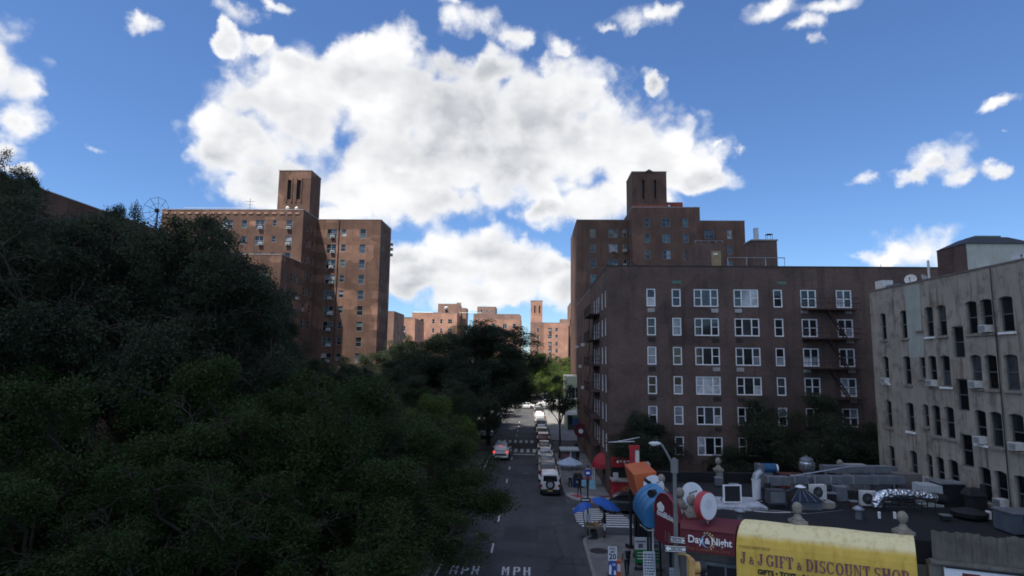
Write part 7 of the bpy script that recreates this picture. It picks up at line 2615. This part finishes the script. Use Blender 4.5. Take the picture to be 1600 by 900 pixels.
for i, (k, x, y, s, z) in enumerate((('mid', -14.2, 29, 1.1, 1.14), ('mid2', -19.5, 26, 1.1, 1.1), ('mid', -9.6, 30.5, 1.0, 1.05), ('mid2', -25.5, 25, 1.1, 1.15), ('mid', -31.5, 27, 1.15, 1.2), ('mid2', -12.5, 22.5, 0.85, 0.8), ('mid', -17, 20.5, 0.85, 0.75), ('mid2', -22.5, 19.5, 0.9, 0.8), ('mid', -17.5, 35.5, 1.1, 1.05), ('mid2', -11.8, 38, 1.05, 1.0), ('mid2', -14.5, 46, 1.1, 1.0), ('mid', -20, 50, 1.1, 1.1))):
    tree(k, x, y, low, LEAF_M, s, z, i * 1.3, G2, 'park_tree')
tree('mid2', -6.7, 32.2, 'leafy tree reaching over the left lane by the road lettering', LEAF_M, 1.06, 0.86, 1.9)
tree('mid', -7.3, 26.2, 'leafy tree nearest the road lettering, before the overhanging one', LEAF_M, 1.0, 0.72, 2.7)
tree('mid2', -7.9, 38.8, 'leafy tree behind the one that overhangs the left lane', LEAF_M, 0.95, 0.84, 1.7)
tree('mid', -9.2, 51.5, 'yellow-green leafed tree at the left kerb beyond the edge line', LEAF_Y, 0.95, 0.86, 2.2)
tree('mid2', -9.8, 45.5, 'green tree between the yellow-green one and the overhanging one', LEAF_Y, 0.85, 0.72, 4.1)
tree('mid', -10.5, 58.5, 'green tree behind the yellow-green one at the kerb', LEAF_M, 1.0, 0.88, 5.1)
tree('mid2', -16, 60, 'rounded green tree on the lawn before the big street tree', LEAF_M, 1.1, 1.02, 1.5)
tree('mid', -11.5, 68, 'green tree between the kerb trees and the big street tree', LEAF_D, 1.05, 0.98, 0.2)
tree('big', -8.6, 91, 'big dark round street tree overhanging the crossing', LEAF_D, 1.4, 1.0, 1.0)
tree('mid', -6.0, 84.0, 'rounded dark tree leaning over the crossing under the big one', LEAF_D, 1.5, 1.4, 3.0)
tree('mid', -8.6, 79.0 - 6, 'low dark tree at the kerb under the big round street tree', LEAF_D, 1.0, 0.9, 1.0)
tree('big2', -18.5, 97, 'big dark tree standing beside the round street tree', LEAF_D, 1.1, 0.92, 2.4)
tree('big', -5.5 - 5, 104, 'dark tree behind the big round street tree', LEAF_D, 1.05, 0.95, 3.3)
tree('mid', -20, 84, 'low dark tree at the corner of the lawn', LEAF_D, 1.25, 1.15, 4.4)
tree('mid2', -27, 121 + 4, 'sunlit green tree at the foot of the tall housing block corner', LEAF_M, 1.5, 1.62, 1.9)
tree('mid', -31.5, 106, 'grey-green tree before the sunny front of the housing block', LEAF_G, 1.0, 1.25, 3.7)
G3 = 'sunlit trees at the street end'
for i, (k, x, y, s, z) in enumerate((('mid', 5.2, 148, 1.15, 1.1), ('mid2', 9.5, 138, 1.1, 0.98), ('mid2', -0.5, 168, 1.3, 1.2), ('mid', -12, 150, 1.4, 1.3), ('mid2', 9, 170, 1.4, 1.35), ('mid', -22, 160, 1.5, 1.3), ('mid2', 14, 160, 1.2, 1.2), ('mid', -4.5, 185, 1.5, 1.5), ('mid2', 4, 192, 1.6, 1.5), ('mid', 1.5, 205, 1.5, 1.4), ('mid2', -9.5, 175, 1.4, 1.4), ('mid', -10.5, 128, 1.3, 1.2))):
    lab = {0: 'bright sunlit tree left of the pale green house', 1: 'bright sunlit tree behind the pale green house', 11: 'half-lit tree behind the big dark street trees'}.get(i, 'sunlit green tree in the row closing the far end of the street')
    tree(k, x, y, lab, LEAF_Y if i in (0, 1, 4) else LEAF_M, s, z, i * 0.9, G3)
tree('thin', 3.35, 73.6, 'thin dark street tree with sparse crown on the right pavement', LEAF_D, 1.0, 1.06, 0.4)
tree('small', 9.5, 51.9, 'small bushy tree at the corner of the dark apartment house', LEAF_D, 1.0, 1.06, 0.6)
tree('mid', 22.5, 49.9 + 1.7, 'wide dark tree covering the lower windows near the fire escape', LEAF_D, 1.02, 0.92, 2.2)
tree('small', 27.8, 51.9, 'small dark tree between the fire escape and the tenement', LEAF_D, 1.0, 0.98, 3.0)
tree('small', 17.3, 52.0, 'low shrub-like tree under the triple windows', LEAF_D, 0.8, 0.66, 1.0)
